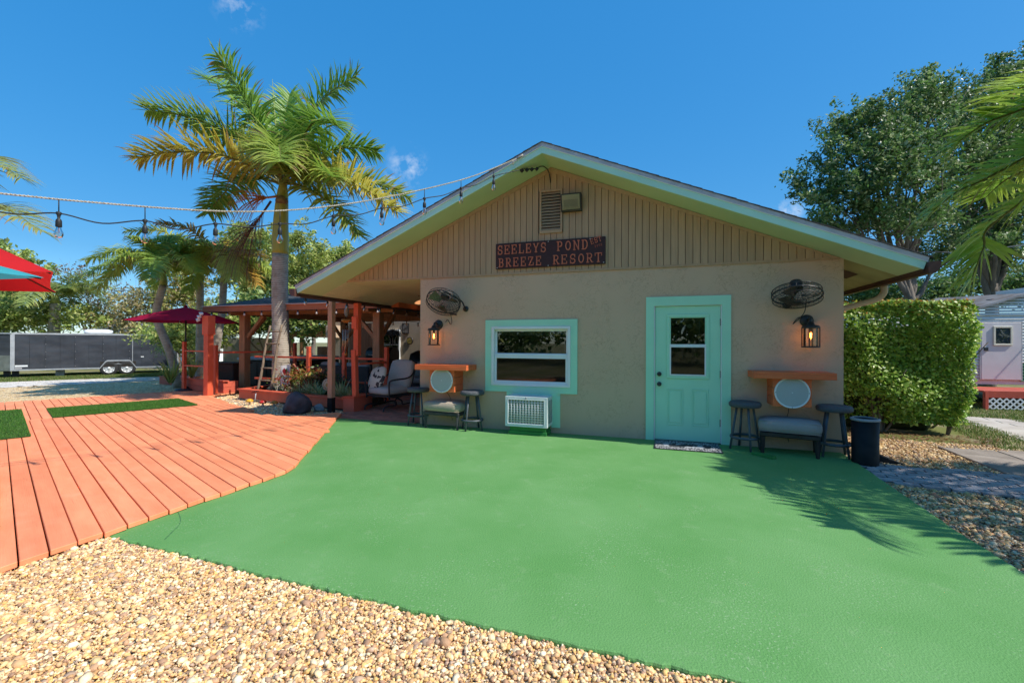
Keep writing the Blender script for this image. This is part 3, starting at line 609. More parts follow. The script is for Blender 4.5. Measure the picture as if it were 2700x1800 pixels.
# downspout on the right: drops from the gutter and runs back to the wall
ys = float(onX(2358, 747, 7.09)[1]); ys = min(max(ys, .6), 3.5)
zg = sof(XE1)-.06
mb = MB(); mb.tube(catm([(7.06, ys, zg), (7.06, ys, zg-.06), (7.04, ys, zg-.12), (6.96, ys, zg-.19), (6.70, ys, zg-.27), (6.50, ys, zg-.335), (6.44, ys, zg-.40), (6.43, ys, zg-.6), (6.43, ys, 0.)], 5), .042, 10); mb.build('downspout', m_cream, B)

# window: seafoam surround, white single hung frame, two panes, blind
win = MB(); t0 = -.024
for (a, b, c, d) in ((1.258, 2.82, 1.70, 1.822), (1.258, 1.385, .745, 1.70), (2.70, 2.82, .745, 1.70), (1.258, 2.82, .632, .745)): win.box(a, b, t0, .0, c, d)
win.box(1.64, 1.80, t0+.004, .0, .10, .632); win.box(2.40, 2.545, t0+.004, .0, .085, .632); win.box(1.80, 2.40, t0+.006, .0, .56, .632)
win = win.build('window', m_teal, B)
f = MB()
def frame(f, x0, x1, z0, z1, w_, y0, y1): f.box(x0, x1, y0, y1, z1-w_, z1); f.box(x0, x1, y0, y1, z0, z0+w_); f.box(x0, x0+w_, y0, y1, z0+w_, z1-w_); f.box(x1-w_, x1, y0, y1, z0+w_, z1-w_)
frame(f, 1.372, 2.712, .733, 1.712, .045, -.04, .07); frame(f, 1.417, 2.667, 1.235, 1.667, .035, .02, .06); f.box(1.417, 2.667, -.01, .03, 1.225, 1.262)
f.build('frame', m_white, win, bevel=.004)
f = MB(); frame(f, 1.417, 2.667, .778, 1.225, .038, -.012, .03); f.box(1.417, 2.667, -.02, -.0125, .735, .80); f.build('lower_sash', m_white, win, bevel=.003)
MB().box(1.45, 2.635, .040, .044, 1.265, 1.635).build('upper_pane', g_win, win); MB().box(1.453, 2.63, .006, .010, .815, 1.19).build('lower_pane', g_scr, win)
bl = MB()
for k in range(7): bl.box(1.46, 2.62, .09, .115, 1.565+k*.012, 1.572+k*.012)
bl.build('blind', m_blind, win); MB().cyl((2.59, .09, 1.30), (2.59, .09, 1.57), .004, n=6).build('blind_wand', m_white, win)
# door: surround, jamb, slab with glazed upper half and two raised panels
dr = MB()
for (a, b, c, d) in ((3.858, 3.972, .0, 2.0), (4.902, 5.02, .0, 2.0), (3.858, 5.02, 2.0, 2.135)): dr.box(a, b, -.022, .0, c, d)
door = dr.build('door', m_teal, B)
j = MB(); frame(j, 3.974, 4.901, -.02, 2.010, .014, -.012, .10); j.build('jamb', m_white, door)
lf = MB(); x0, x1 = 3.992, 4.884
GX0, GX1, GZ0, GZ1 = 4.185, 4.705, .955, 1.845
for (a, b, c, d) in ((x0, GX0, .012, 1.992), (GX1, x1, .012, 1.992), (GX0, GX1, .012, GZ0), (GX0, GX1, GZ1, 1.992)): lf.box(a, b, .012, .052, c, d)
lf.build('leaf', m_teal, door)
mo = MB(); frame(mo, GX0-.03, GX1+.03, GZ0-.03, GZ1+.03, .042, -.004, .013); frame(mo, GX0+.012, GX1-.012, GZ0+.012, GZ1-.012, .014, -.001, .02)
for px0, px1 in ((4.16, 4.385), (4.505, 4.73)): frame(mo, px0, px1, .235, .775, .016, .003, .0125); mo.box(px0+.03, px1-.03, .004, .0125, .27, .74)
mo.build('moulding', m_teal, door, bevel=.004)
s_ = MB(); frame(s_, GX0+.01, GX1-.01, GZ0+.012, 1.405, .02, -.008, .03); s_.box(GX0+.01, GX1-.01, -.004, .03, 1.405, 1.43); s_.build('door_sash', m_white, door, bevel=.002)
MB().box(GX0+.012, GX1-.012, .030, .034, 1.43, GZ1-.012).build('upper_pane', g_win, door); MB().box(GX0+.03, GX1-.03, .008, .012, GZ0+.032, 1.385).build('lower_pane', g_scr, door)
bl = MB(); bl.box(GX0+.012, GX1-.012, .05, .07, 1.78, GZ1-.012); bl.build('blind', m_blind, door); MB().cyl((4.61, .06, 1.32), (4.61, .06, 1.80), .004, n=6).build('blind_wand', m_white, door)
for z in (.985, .835):
    MB().lathe([(0, -.062), (.018, -.062), (.028, -.05), (.029, -.035), (.02, -.02), (.012, -.012), (.033, -.006), (.033, .0)], (4.05, .012, z), 18, axis=(0, 1, 0)).build('knob', m_black, door)
for z in (.30, 1.0, 1.75): MB().box(4.878, 4.896, -.004, .012, z-.05, z+.05).build('hinge', M('worn_hinge', (.12, .10, .07), rough=.5, metal=.6), door)
MB().box(3.985, 4.89, -.03, .05, -.012, .010).build('threshold', m_black, door)

# ------------------------------------------------------------------ carved sign
m_sign = M('dark_maroon_board', (.055, .016, .016), (.04, .013, .012), scale=8, rough=.6, stretch=(1, 1, 6), bump=.1)
m_letter = M('rusty_letter_paint', (.62, .17, .09), (.48, .12, .07), scale=22, detail=6, rough=.7, lo=.4, hi=.7)
SG = thing('wooden_sign', (2.35, -.03, 2.66), 'long maroon wooden sign reading SEELEYS POND BREEZE RESORT EST 2008 on the gable', 'sign')
MB().box(1.45, 3.255, -.052, -.0275, 2.665, 3.09).build('board', m_sign, SG, bevel=.004)
for (x, z) in ((1.475, 2.69), (2.35, 3.07), (2.35, 2.685), (3.23, 2.69), (3.02, 3.07)): MB().lathe([(0, -.004), (.006, -.003), (.007, 0)], (x, -.052, z), 8, axis=(0, 1, 0)).build('screw', m_white, SG)
T, t = .19, .12
def arc(cx, cy, rx, ry, a0, a1, n=14): return [(cx+rx*math.cos(R_(a0+(a1-a0)*i/n)), cy+ry*math.sin(R_(a0+(a1-a0)*i/n))) for i in range(n+1)]
GL = {   # strokes in a unit cell: list of (points, thickness)
 'E': [([(.2, 0), (.2, 1)], T), ([(.04, .05), (.86, .05)], t), ([(.04, .95), (.84, .95)], t), ([(.2, .5), (.6, .5)], t), ([(.84, .0), (.84, .3)], t), ([(.82, .7), (.82, 1)], t), ([(.6, .36), (.6, .64)], t)],
 'L': [([(.24, 0), (.24, 1)], T), ([(.06, .05), (.86, .05)], t), ([(.06, .95), (.44, .95)], t), ([(.84, 0), (.84, .34)], t)],
 'S': [(arc(.5, .72, .3, .24, 25, 270)+arc(.5, .27, .32, .24, 90, -155)[1:], T*.95), ([(.8, .62), (.8, .98)], t), ([(.18, .02), (.18, .38)], t)],
 'Y': [([(.5, 0), (.5, .45)], T), ([(.5, .42), (.16, .95)], T*.85), ([(.5, .42), (.84, .95)], T*.85), ([(.0, .95), (.34, .95)], t), ([(.66, .95), (1., .95)], t), ([(.3, .05), (.7, .05)], t)],
 'P': [([(.26, 0), (.26, 1)], T), ([(.06, .05), (.48, .05)], t), ([(.06, .95), (.5, .95)], t), (arc(.5, .7, .28, .25, 90, -90), T*.9), ([(.26, .45), (.5, .45)], t)],
 'O': [(arc(.5, .5, .32, .43, 0, 360, 24), T*.95)],
 'N': [([(.2, 0), (.2, 1)], T*.85), ([(.8, 0), (.8, 1)], T*.85), ([(.2, .95), (.8, .05)], T*.85), ([(.03, .05), (.38, .05)], t), ([(.0, .95), (.3, .95)], t), ([(.63, .95), (.98, .95)], t)],
 'D': [([(.24, 0), (.24, 1)], T), ([(.05, .05), (.5, .05)], t), ([(.05, .95), (.5, .95)], t), (arc(.46, .5, .36, .45, 90, -90), T*.95)],
 'B': [([(.24, 0), (.24, 1)], T), ([(.05, .05), (.54, .05)], t), ([(.05, .95), (.5, .95)], t), ([(.24, .52), (.54, .52)], t), (arc(.5, .735, .26, .215, 90, -90), T*.85), (arc(.54, .285, .28, .235, 90, -90), T*.85)],
 'R': [([(.22, 0), (.22, 1)], T), ([(.04, .05), (.42, .05)], t), ([(.04, .95), (.5, .95)], t), ([(.22, .48), (.5, .48)], t), (arc(.5, .715, .27, .235, 90, -90), T*.85), ([(.45, .48), (.82, .05)], T*.9), ([(.68, .05), (1., .05)], t)],
 'Z': [([(.12, .94), (.84, .94)], t), ([(.12, .06), (.88, .06)], t), ([(.8, .94), (.18, .06)], T), ([(.12, .66), (.12, .98)], t), ([(.88, .02), (.88, .36)], t)],
 'T': [([(.5, 0), (.5, 1)], T), ([(.06, .94), (.94, .94)], t), ([(.06, .66), (.06, .98)], t), ([(.94, .66), (.94, .98)], t), ([(.3, .05), (.7, .05)], t)],
 '2': [(arc(.5, .7, .3, .25, 160, -40)+[(.16, .06)], .14), ([(.14, .06), (.86, .06)], .13)],
 '0': [(arc(.5, .5, .3, .44, 0, 360, 20), .14)],
 '8': [(arc(.5, .73, .24, .22, 0, 360, 16), .14), (arc(.5, .26, .3, .25, 0, 360, 16), .14)]}
def letter(ch, x, z, w_, h, ang=0., yb=-.0525, dep=.010):
    mb = MB()
    for i, (pts, th) in enumerate(GL[ch]):
        P = [np.array([p[0]*w_, p[1]*h]) for p in pts]; tw = th*h*.62; Lr = [[], []]
        for k in range(len(P)):
            d = unit(P[min(k+1, len(P)-1)]-P[max(k-1, 0)])
            if len(P) > 10 and np.allclose(P[0], P[-1]) and k in (0, len(P)-1): d = unit(P[1]-P[-2])
            nn = np.array([-d[1], d[0]])*tw/2; Lr[0].append(P[k]+nn); Lr[1].append(P[k]-nn)
        yf = yb-dep-.0006*i
        for k in range(len(P)-1):
            q4 = [Lr[0][k], Lr[0][k+1], Lr[1][k+1], Lr[1][k]]; R2 = lambda p: (x+p[0]*math.cos(ang)-p[1]*math.sin(ang), z+p[0]*math.sin(ang)+p[1]*math.cos(ang))
            mb.prismY([R2(p) for p in q4], yf, yb)
    mb.build('letter', m_letter, SG)
def word(s, x0, z0, w_, h, step): 
    for i, ch in enumerate(s): letter(ch, x0+i*step, z0, w_, h)
word('SEELEYS', 1.478, 2.905, .105, .152, .1235); word('POND', 2.485, 2.905, .112, .155, .133)
word('BREEZE', 1.498, 2.695, .105, .15, .1285); word('RESORT', 2.425, 2.695, .113, .15, .1335)
for i, ch in enumerate('EST'): letter(ch, 3.035+i*.062*math.cos(.28), 2.975+i*.062*math.sin(.28), .056, .085, .28)
for i, ch in enumerate('2008'): letter(ch, 3.092+i*.031, 2.925+i*.007, .026, .036, .22, dep=.005)

# ------------------------------------------------------------------ flood light
FL = thing('flood_light', (2.73, -.02, 3.5), 'dark bronze flood light beside the gable louvre', 'light')
mb = MB(); yb, yf = -.018, -.16
mb.add([(2.57, yb, 3.515), (2.89, yb, 3.515), (2.89, yb, 3.775), (2.57, yb, 3.775), (2.565, yf+.06, 3.51), (2.895, yf+.06, 3.51), (2.895, yf, 3.78), (2.565, yf, 3.78)], [(0, 1, 2, 3), (4, 7, 6, 5), (0, 4, 5, 1), (1, 5, 6, 2), (2, 6, 7, 3), (3, 7, 4, 0)])
mb.build('housing', M('bronze_housing', (.035, .03, .02), (.05, .042, .03), scale=9, rough=.5), FL, bevel=.012, seg=2)
def sl(x, z, o): return (x, yf+.06-(z-3.51)/.27*.06-o, z)
mb = MB().add([sl(2.592, 3.54, .001), sl(2.868, 3.54, .001), sl(2.868, 3.755, .001), sl(2.592, 3.755, .001)], [(0, 1, 2, 3)]); mb.build('reflector', M('cream_reflector', (.66, .60, .42), (.6, .54, .36), scale=5, rough=.35), FL)
MB().add([sl(2.60, 3.545, .002), sl(2.86, 3.545, .002), sl(2.84, 3.58, .008), sl(2.62, 3.58, .008), sl(2.84, 3.68, .008), sl(2.62, 3.68, .008)], [(0, 1, 2, 3), (3, 2, 4, 5)]).build('lamp_bowl', M('flood_bowl', (.5, .46, .34), rough=.3), FL)
MB().add([sl(2.588, 3.536, .012), sl(2.872, 3.536, .012), sl(2.872, 3.759, .012), sl(2.588, 3.759, .012)], [(0, 1, 2, 3)]).build('lens', glass_mat('lens_glass', (.86, .86, .8), 1.), FL)
# ------------------------------------------------------------------ things on and by the front wall
m_orange = M('orange_shelf_paint', (.72, .16, .05), (.64, .13, .04), scale=4, rough=.5, bump=.08, bscale=12, stretch=(1, 6, 6), rand=.04)
m_grille = M('grey_speaker_cloth', (.44, .47, .46), (.40, .43, .42), scale=160, rough=.7, bump=.3, bscale=400)
m_cord = M('black_cord', (.02, .02, .02), rough=.6)
def ring_pts(c, n_ax, r, n=36):
    ax = unit(n_ax); q = np.array([1., 0, 0]) if abs(ax[0]) < .9 else np.array([0, 1., 0]); a = unit(np.cross(ax, q)); b = np.cross(ax, a)
    return [np.array(c)+r*(math.cos(2*math.pi*i/n)*a+math.sin(2*math.pi*i/n)*b) for i in range(n+1)], a, b, ax
def wall_fan(c, nrm, mount, label, cordpts):
    c = np.array(c, float); t = thing('wall_fan', (c[0], -.02, c[2]), label, 'fan', 'caged fans on the front wall')
    Rr = .285; cage = MB(); _, a, b, ax = ring_pts(c, nrm, 1)
    rings = [(Rr, 0, .010), (Rr*.985, .06, .005), (Rr*.985, -.06, .005)]
    for rr, h, th in rings: cage.tube(ring_pts(c+ax*h, nrm, rr, 40)[0], th, 6, caps=False)
    for rr in (.25, .215, .18, .145, .11, .075): 
        h = .06+.035*(1-(rr/.285)**2)*1.6; cage.tube(ring_pts(c+ax*h, nrm, rr, 32)[0], .0022, 4, caps=False); cage.tube(ring_pts(c-ax*h, nrm, rr, 32)[0], .0022, 4, caps=False)
    for i in range(26):
        th = 2*math.pi*i/26; d = math.cos(th)*a+math.sin(th)*b; tw = math.cos(th+.35)*a+math.sin(th+.35)*b
        for s_ in (1, -1):
            cage.tube([c+d*Rr, c+ax*s_*.06+d*Rr*.985, c+ax*s_*.095+(d*.6+tw*.4)*Rr*.55, c+ax*s_*.115+tw*.05], .0024, 4, caps=False)
    cage.build('cage', m_black, t)
    MB().lathe([(0, .124), (.05, .122), (.055, .112), (.05, .10)], c, 18, axis=ax).build('hub_cap', m_black, t); hub = MB(); hub.lathe([(0, -.21), (.06, -.21), (.075, -.19), (.075, -.09), (.05, -.08), (0, -.08)], c, 18, axis=ax); hub.build('motor', m_black, t)
    for k in range(3):
        bl = MB(); th0 = 2*math.pi*k/3+.6; vs = []
        for i, rr in enumerate((.05, .11, .18, .25)):
            for j, dth in enumerate((-.42, -.15, .15, .42)):
                th = th0+dth*(1 if i else .8); vs.append(c+rr*(math.cos(th)*a+math.sin(th)*b)+ax*(.03*dth/.42))
        bl.add(vs, [(i*4+j, i*4+j+1, (i+1)*4+j+1, (i+1)*4+j) for i in range(3) for j in range(3)], True)
        bl.build('blade', M('fan_blade_metal', (.16, .155, .14), (.12, .11, .10), scale=5, rough=.4, metal=.7), t)
    y_ = MB(); p1 = c+a*Rr*1.03; p2 = c-a*Rr*1.03; mt = np.array(mount, float)
    y_.tube(catm([p1, p1*.5+(mt+a*.22)*.5, mt+a*.2, mt, mt-a*.2, p2*.5+(mt-a*.22)*.5, p2], 6), .0125, 8); y_.cyl(mt, mt+np.array([0, -mt[1]-.004, 0]), .02, n=10); y_.lathe([(.05, 0), (.05, -.012), (.0, -.014)], (mt[0], -.003, mt[2]), 16, axis=(0, 1, 0))
    y_.build('yoke', m_black, t)
    _q = c+np.array([0, 0, Rr*abs(b[2])+.004]); h = MB(); hx = c-ax*.02+(b if b[2] > 0 else -b)*Rr
    h.tube([hx-a*.045, hx-a*.045+np.array([0, 0, .035]), hx+a*.045+np.array([0, 0, .035]), hx+a*.045], .004, 6); h.build('handle', m_black, t)
    MB().tube(catm(cordpts, 6), .0055, 6).build('cord', m_cord, t)
    return t
cl = onY(1169, 796, -.30); wall_fan(cl, (.05, -.60, -.80), (cl[0]+.28, -.04, cl[2]-.10), 'black caged fan tilted over the window-side orange shelf',
    [cl+np.array([.12, .02, -.18]), cl+np.array([.10, .12, -.32]), (cl[0]+.0, -.03, cl[2]-.36), (cl[0]-.06, -.02, 1.84), (cl[0]-.10, -.02, 1.80)])
cr = onY(2101, 779, -.34); wall_fan(cr, (-.03, -.34, -.94), (cr[0]-.04, -.05, cr[2]-.10), 'black caged fan tilted nearly face down right of the door',
    [cr+np.array([.12, .05, -.05]), cr+np.array([.12, .15, -.22]), (cr[0]+.03, -.04, cr[2]-.36), (cr[0]+.10, -.02, 1.80), (cr[0]+.17, -.02, 1.79)])
g_lan = glass_mat('lantern_glass', (.95, .93, .88), 1.2)
m_bulb = emit_mat('lit_filament', (1., .45, .12), 12.)
def lantern(x, label):
    t = thing('wall_lantern', (x, -.0, 1.4), label, 'lantern', 'lanterns on the front wall'); y = -.175; z0, z1, r = 1.405, 1.665, .092
    MB().lathe([(0, -.035), (.04, -.035), (.075, -.022), (.085, -.008), (.085, -.002)], (x, 0, 1.755), 24, axis=(0, 1, 0)).build('backplate', m_black, t)
    MB().tube(catm([(x, -.03, 1.755), (x, -.10, 1.785), (x, -.16, 1.77), (x, y, 1.70)], 5), .014, 8).build('arm', m_black, t)
    c = MB(); c.lathe([(0, .075), (.03, .07), (.045, .03), (.085, .022), (.10, .012), (.105, 0), (.105, -.014), (.085, -.014)], (x, y, z1), 24); c.build('cap', m_black, t)
    c = MB(); c.lathe([(.105, 0), (.108, .008), (.105, .02), (.085, .02), (.085, 0), (.105, 0)], (x, y, z0-.012), 24)
    for k in range(4):
        th = math.pi/4+k*math.pi/2+.35; px, py = x+.1*math.cos(th), y+.1*math.sin(th); c.bar((px, py, z0-.006), (px, py, z1), .013, .009)
    c.build('cage', m_black, t)
    MB().lathe([(.083, 0), (.083, z1-z0-.01)], (x, y, z0+.004), 28).build('glass', g_lan, t)
    MB().cyl((x, y, z1), (x, y, z1-.06), .017, n=12).build('socket', m_black, t)
    MB().lathe([(0, 0), (.018, .012), (.024, .04), (.022, .075), (.014, .10)], (x, y, z1-.162), 16).build('bulb', glass_mat('amber_bulb', (1., .72, .36), .8), t)
    f_ = MB()
    for k in range(4):
        th = k*math.pi/2; f_.cyl((x+.008*math.cos(th), y+.008*math.sin(th), z1-.142), (x+.005*math.cos(th), y+.005*math.sin(th), z1-.075), .0035, n=6)
    f_.build('filament', m_bulb, t)
    lp = bpy.data.lights.new('lantern_glow', 'POINT'); lp.energy = .4; lp.color = (1, .55, .22); lp.shadow_soft_size = .02; lo_ = bpy.data.objects.new('lantern_glow', lp); COL.objects.link(lo_); lo_.parent = t; lo_.location = (0, y, z1-.105-1.4)
lantern(.365, 'lit black lantern under the fan nearest the porch'); lantern(5.955, 'lit black lantern between the door and the hedge corner')
def shelf(x0, x1, bx0, bx1, sx, szz, label):
    t = thing('wall_shelf', ((x0+x1)/2, 0, .62), label, 'shelf', 'orange bar shelves with speakers')
    MB().box(x0, x1, -.42, -.002, 1.045, 1.072).build('top', m_orange, t, bevel=.003)
    for (a, b, c, d) in ((x0, x1, -.424, -.402), (x0, x0+.022, -.40, -.003), (x1-.022, x1, -.40, -.003)): MB().box(a, b, c, d, .985, 1.044).build('apron', m_orange, t, bevel=.003)
    for k in range(3):
        z0 = .618+k*.1225
        for (a, b, c, d) in ((bx0, bx1, -.352, -.332), (bx0, bx0+.02, -.33, -.003), (bx1-.02, bx1, -.33, -.003)): MB().box(a, b, c, d, z0+.002, z0+.119).build('board', m_orange, t, bevel=.002)
    MB().box(bx0+.02, bx1-.02, -.331, -.003, .62, .64).build('box_floor', m_orange, t)
    sp = MB(); sp.lathe([(.205, .0), (.205, -.012), (.198, -.018), (.186, -.018), (.184, -.010)], (sx, -.3525, szz), 40, axis=(0, 1, 0)); s_ = sp.build('speaker', m_white, t)
    MB().lathe([(.1845, -.011), (.12, -.0145), (.02, -.016), (0, -.016)], (sx, -.3525, szz), 40, axis=(0, 1, 0)).build('speaker_grille', m_grille, s_)
    MB().lathe([(0, -.0185), (.006, -.018), (.008, -.015)], (sx, -.3525, szz), 10, axis=(0, 1, 0)).build('centre_rivet', m_white, s_)
    for k in range(3):
        th = math.pi/2*k+math.pi; MB().lathe([(0, -.0205), (.005, -.02), (.006, -.017)], (sx+.192*math.cos(th), -.3525, szz+.192*math.sin(th)), 8, axis=(0, 1, 0)).build('screw', m_black, s_)
    MB().tube(catm([(sx, -.2, .62), (sx+.02, -.08, .5), (sx+.0, -.03, .35), (sx+.04, -.03, .1)], 4), .004, 6).build('speaker_cord', m_cord, t)
shelf(.14, 1.09, .385, .84, .612, .813, 'orange bar shelf with round speaker left of the window')
shelf(5.235, 6.175, 5.477, 5.92, 5.697, .805, 'orange bar shelf with round speaker right of the door')
# stools
m_wick = M('charcoal_wicker', (.085, .09, .10), (.13, .135, .145), scale=60, rough=.6, bump=.8, bscale=90, stretch=(1, 1, 3))
m_stool = M('grey_painted_leg', (.07, .08, .095), (.10, .11, .125), scale=12, rough=.5)
def stool():
    t = thing('bar_stool'); s_ = MB(); n = 64; prof = [(0, .645), (.10, .648), (.15, .652), (.18, .648), (.196, .632), (.20, .61), (.196, .588), (.18, .574), (.15, .572), (0, .572)]
    s_.lathe(prof, (0, 0, 0), n)
    s_.xf(lambda v: v if math.hypot(v[0], v[1]) < .12 else v*np.array([1+.012*math.cos(32*math.atan2(v[1], v[0])), 1+.012*math.cos(32*math.atan2(v[1], v[0])), 1]))
    s_.build('seat', m_wick, t)
    for k in range(4):
        th = math.pi/4+k*math.pi/2; MB().tube([(.105*math.cos(th), .105*math.sin(th), .585), (.195*math.cos(th), .195*math.sin(th), 0)], [.017, .015], 8).build('leg', m_stool, t)
    MB().tube([(.178*math.cos(2*math.pi*i/32), .178*math.sin(2*math.pi*i/32), .165) for i in range(33)], .013, 6, caps=False).xf(lambda v: np.array([v[0], v[1], .165+(v[2]-.165)*1.5])).build('foot_ring', m_stool, t)
    return t
s0 = stool(); spots = [(.0, -.06, 'bar stool at the porch corner, left of its beige ottoman'), (1.10, -.20, 'bar stool between the left ottoman and the air conditioner'), (5.17, -.20, 'bar stool just right of the seafoam door'), (6.20, -.24, 'bar stool at the wall corner beside the black bin')]
for i, (x, y, lb) in enumerate(spots):
    s_ = s0 if i == 0 else copy_tree(s0); s_.location = (x, y, .0); s_.rotation_euler = (0, 0, .2+i*.4); tag(s_, lb, 'stool', 'wicker bar stools by the front wall')
# ottomans
def ottoman(x, y, rz, cm, fm, label):
    t = thing('ottoman', (0, 0, 0), label, 'ottoman', 'cushioned ottomans under the shelves'); W2, D2 = .335, .225
    c = MB().cushion(-W2-.012, W2+.012, -D2-.012, D2+.012, .285, .445, .05, .018).build('cushion', cm, t)
    e = [(-W2-.005, -D2-.005), (W2+.005, -D2-.005), (W2+.005, D2+.005), (-W2-.005, D2+.005)]
    for z in (.30, .428): MB().tube([(a*(1.0), b, z) for a, b in e+e[:1]], .005, 6).build('piping', cm, c)
    MB().box(-W2, W2, -D2, D2, .225, .284).build('frame', fm, t, bevel=.01)
    for sx in (-1, 1):
        for sy in (-1, 1): MB().tube([(sx*(W2-.035), sy*(D2-.035), .235), (sx*(W2-.03), sy*(D2-.03), .0)], [.034, .022], 4, smooth=False).build('leg', fm, t)
    t.location = (x, y, 0); t.rotation_euler = (0, 0, rz)
m_cush1 = M('sand_linen', (.44, .36, .27), (.38, .31, .23), scale=120, rough=.9, bump=.3, bscale=200)
m_cush2 = M('grey_linen', (.36, .32, .30), (.31, .28, .265), scale=120, rough=.9, bump=.3, bscale=200)
m_frame = M('black_wood', (.022, .02, .02), (.035, .03, .03), scale=8, rough=.4)
ottoman(.60, -.125, R_(-3), m_cush1, M('worn_black_wood', (.05, .052, .055), (.03, .03, .032), scale=10, rough=.5), 'beige cushioned ottoman under the left orange shelf')
ottoman(5.69, -.24, R_(-12), m_cush2, m_frame, 'grey cushioned ottoman under the right orange shelf')
# window air conditioner on green blocks
AC = thing('air_conditioner', (2.08, -.18, .13), 'white louvred air conditioner box below the window', 'air conditioner'); x0, x1, z0, z1, yf = 1.737, 2.42, .13, .60, -.365
m_acw = M('aged_white_enamel', (.70, .73, .73), (.62, .65, .65), scale=5, rough=.4)
MB().box(x0, x1, yf+.03, .0, z0, z1).build('case', m_acw, AC, bevel=.006)
f_ = MB(); frame(f_, x0, x1, z0, z1, .038, yf, yf+.029); frame(f_, x0+.037, x1-.037, z0+.037, z1-.037, .012, yf-.004, yf+.01); f_.build('front_frame', m_acw, AC, bevel=.003)
MB().box(x0+.04, x1-.04, yf+.018, yf+.0295, z0+.04, z1-.04).build('coil', M('dusty_coil', (.34, .34, .26), (.22, .23, .17), scale=50, rough=.7, stretch=(6, 1, 1)), AC)
for k in range(13): xx = x0+.052+k*(x1-x0-.104)/12; MB().cyl((xx, yf+.006, z0+.04), (xx, yf+.006, z1-.04), .0048, n=6).build('grille_bar', m_acw, AC)
for k in range(11): zz_ = z0+.05+k*(z1-z0-.1)/10; MB().cyl((x0+.04, yf+.0125, zz_), (x1-.04, yf+.0125, zz_), .0048, n=6).build('grille_bar', m_acw, AC)
for i in range(2):
    for k in range(20): MB().box(x1-.001, x1+.0025, -.27+i*.12, -.17+i*.12, z0+.06+k*.018, z0+.067+k*.018).build('side_slot', m_dark, AC)
MB().lathe([(0, -.003), (.012, -.003), (.014, 0)], ((x0+x1)/2, yf, z1-.02), 12, axis=(0, 1, 0)).build('badge', M('badge_grey', (.3, .3, .3), rough=.4, metal=.5), AC)
m_grn = M('green_block_paint', (.035, .22, .05), (.03, .18, .04), scale=6, rough=.6)
b_ = thing('support_block', (2.08, -.2, 0), 'green painted timber block under the air conditioner', 'block'); MB().box(1.78, 2.40, -.33, -.02, .0, .055).build('lower_board', m_grn, b_, bevel=.004); MB().box(1.80, 2.385, -.315, -.02, .056, .128).build('upper_board', m_grn, b_, bevel=.004)
t = thing('timber_wedge', (5.3, -.6, 0), 'short loose green timber offcut in front of the right ottoman', 'timber', rotz=0)
MB().bar((5.22, -.50, .018), (5.42, -.70, .018), .085, .036).build('offcut', m_grn, t, bevel=.003)
# door mat with a worn printed panel
m_mat = bpy.data.materials.new('printed_mat'); m_mat.use_nodes = True
def _mat():
    t = m_mat.node_tree; n = t.nodes; L = t.links.new; bs = n['Principled BSDF']; bs.inputs['Roughness'].default_value = .95
    tc = n.new('ShaderNodeTexCoord'); mp = n.new('ShaderNodeMapping'); mp.inputs['Scale'].default_value = (1, 1, 1); L(tc.outputs['Object'], mp.inputs[0])
    vo = n.new('ShaderNodeTexVoronoi'); vo.inputs['Scale'].default_value = 42; L(mp.outputs[0], vo.inputs['Vector']); m1 = n.new('ShaderNodeMapRange'); m1.inputs['From Min'].default_value = .42; m1.inputs['From Max'].default_value = .5; L(vo.outputs['Distance'], m1.inputs[0])
    sep = n.new('ShaderNodeSeparateXYZ'); L(tc.outputs['Object'], sep.inputs[0])
    def absl(o, lim):
        a = n.new('ShaderNodeMath'); a.operation = 'ABSOLUTE'; L(o, a.inputs[0]); b = n.new('ShaderNodeMath'); b.operation = 'LESS_THAN'; b.inputs[1].default_value = lim; L(a.outputs[0], b.inputs[0]); return b.outputs[0]
    mm = n.new('ShaderNodeMath'); mm.operation = 'MULTIPLY'; L(absl(sep.outputs[0], .32), mm.inputs[0]); L(absl(sep.outputs[1], .10), mm.inputs[1])
    cm = n.new('ShaderNodeMixRGB'); cm.inputs['Color1'].default_value = (.42, .42, .42, 1); cm.inputs['Color2'].default_value = (.03, .03, .035, 1); L(m1.outputs[0], cm.inputs['Fac'])
    nz = n.new('ShaderNodeTexNoise'); nz.inputs['Scale'].default_value = 9; mp2 = n.new('ShaderNodeMapping'); mp2.inputs['Scale'].default_value = (1, .4, 1); L(tc.outputs['Object'], mp2.inputs[0]); L(mp2.outputs[0], nz.inputs['Vector'])
    cr_ = n.new('ShaderNodeValToRGB'); L(nz.outputs['Fac'], cr_.inputs[0]); cr_.color_ramp.elements[0].position = .50; cr_.color_ramp.elements[0].color = (.012, .02, .025, 1); cr_.color_ramp.elements[1].position = .58; cr_.color_ramp.elements[1].color = (.34, .36, .38, 1)
    c2 = n.new('ShaderNodeMixRGB'); L(mm.outputs[0], c2.inputs['Fac']); L(cm.outputs[0], c2.inputs['Color1']); L(cr_.outputs[0], c2.inputs['Color2']); L(c2.outputs[0], bs.inputs['Base Color'])
_mat()
t = thing('door_mat', (4.42, -.34, .0), 'black and white patterned mat at the foot of the seafoam door', 'mat')
MB().box(4.0, 4.84, -.60, -.06, .004, .013).build('pad', m_mat, t, bevel=.002); f_ = MB()
for (a, b, c, d) in ((3.985, 4.855, -.615, -.60), (3.985, 4.855, -.06, -.045), (3.985, 4.0, -.60, -.06), (4.84, 4.855, -.60, -.06)): f_.box(a, b, c, d, .0035, .011)
f_.build('rim', m_black, t)
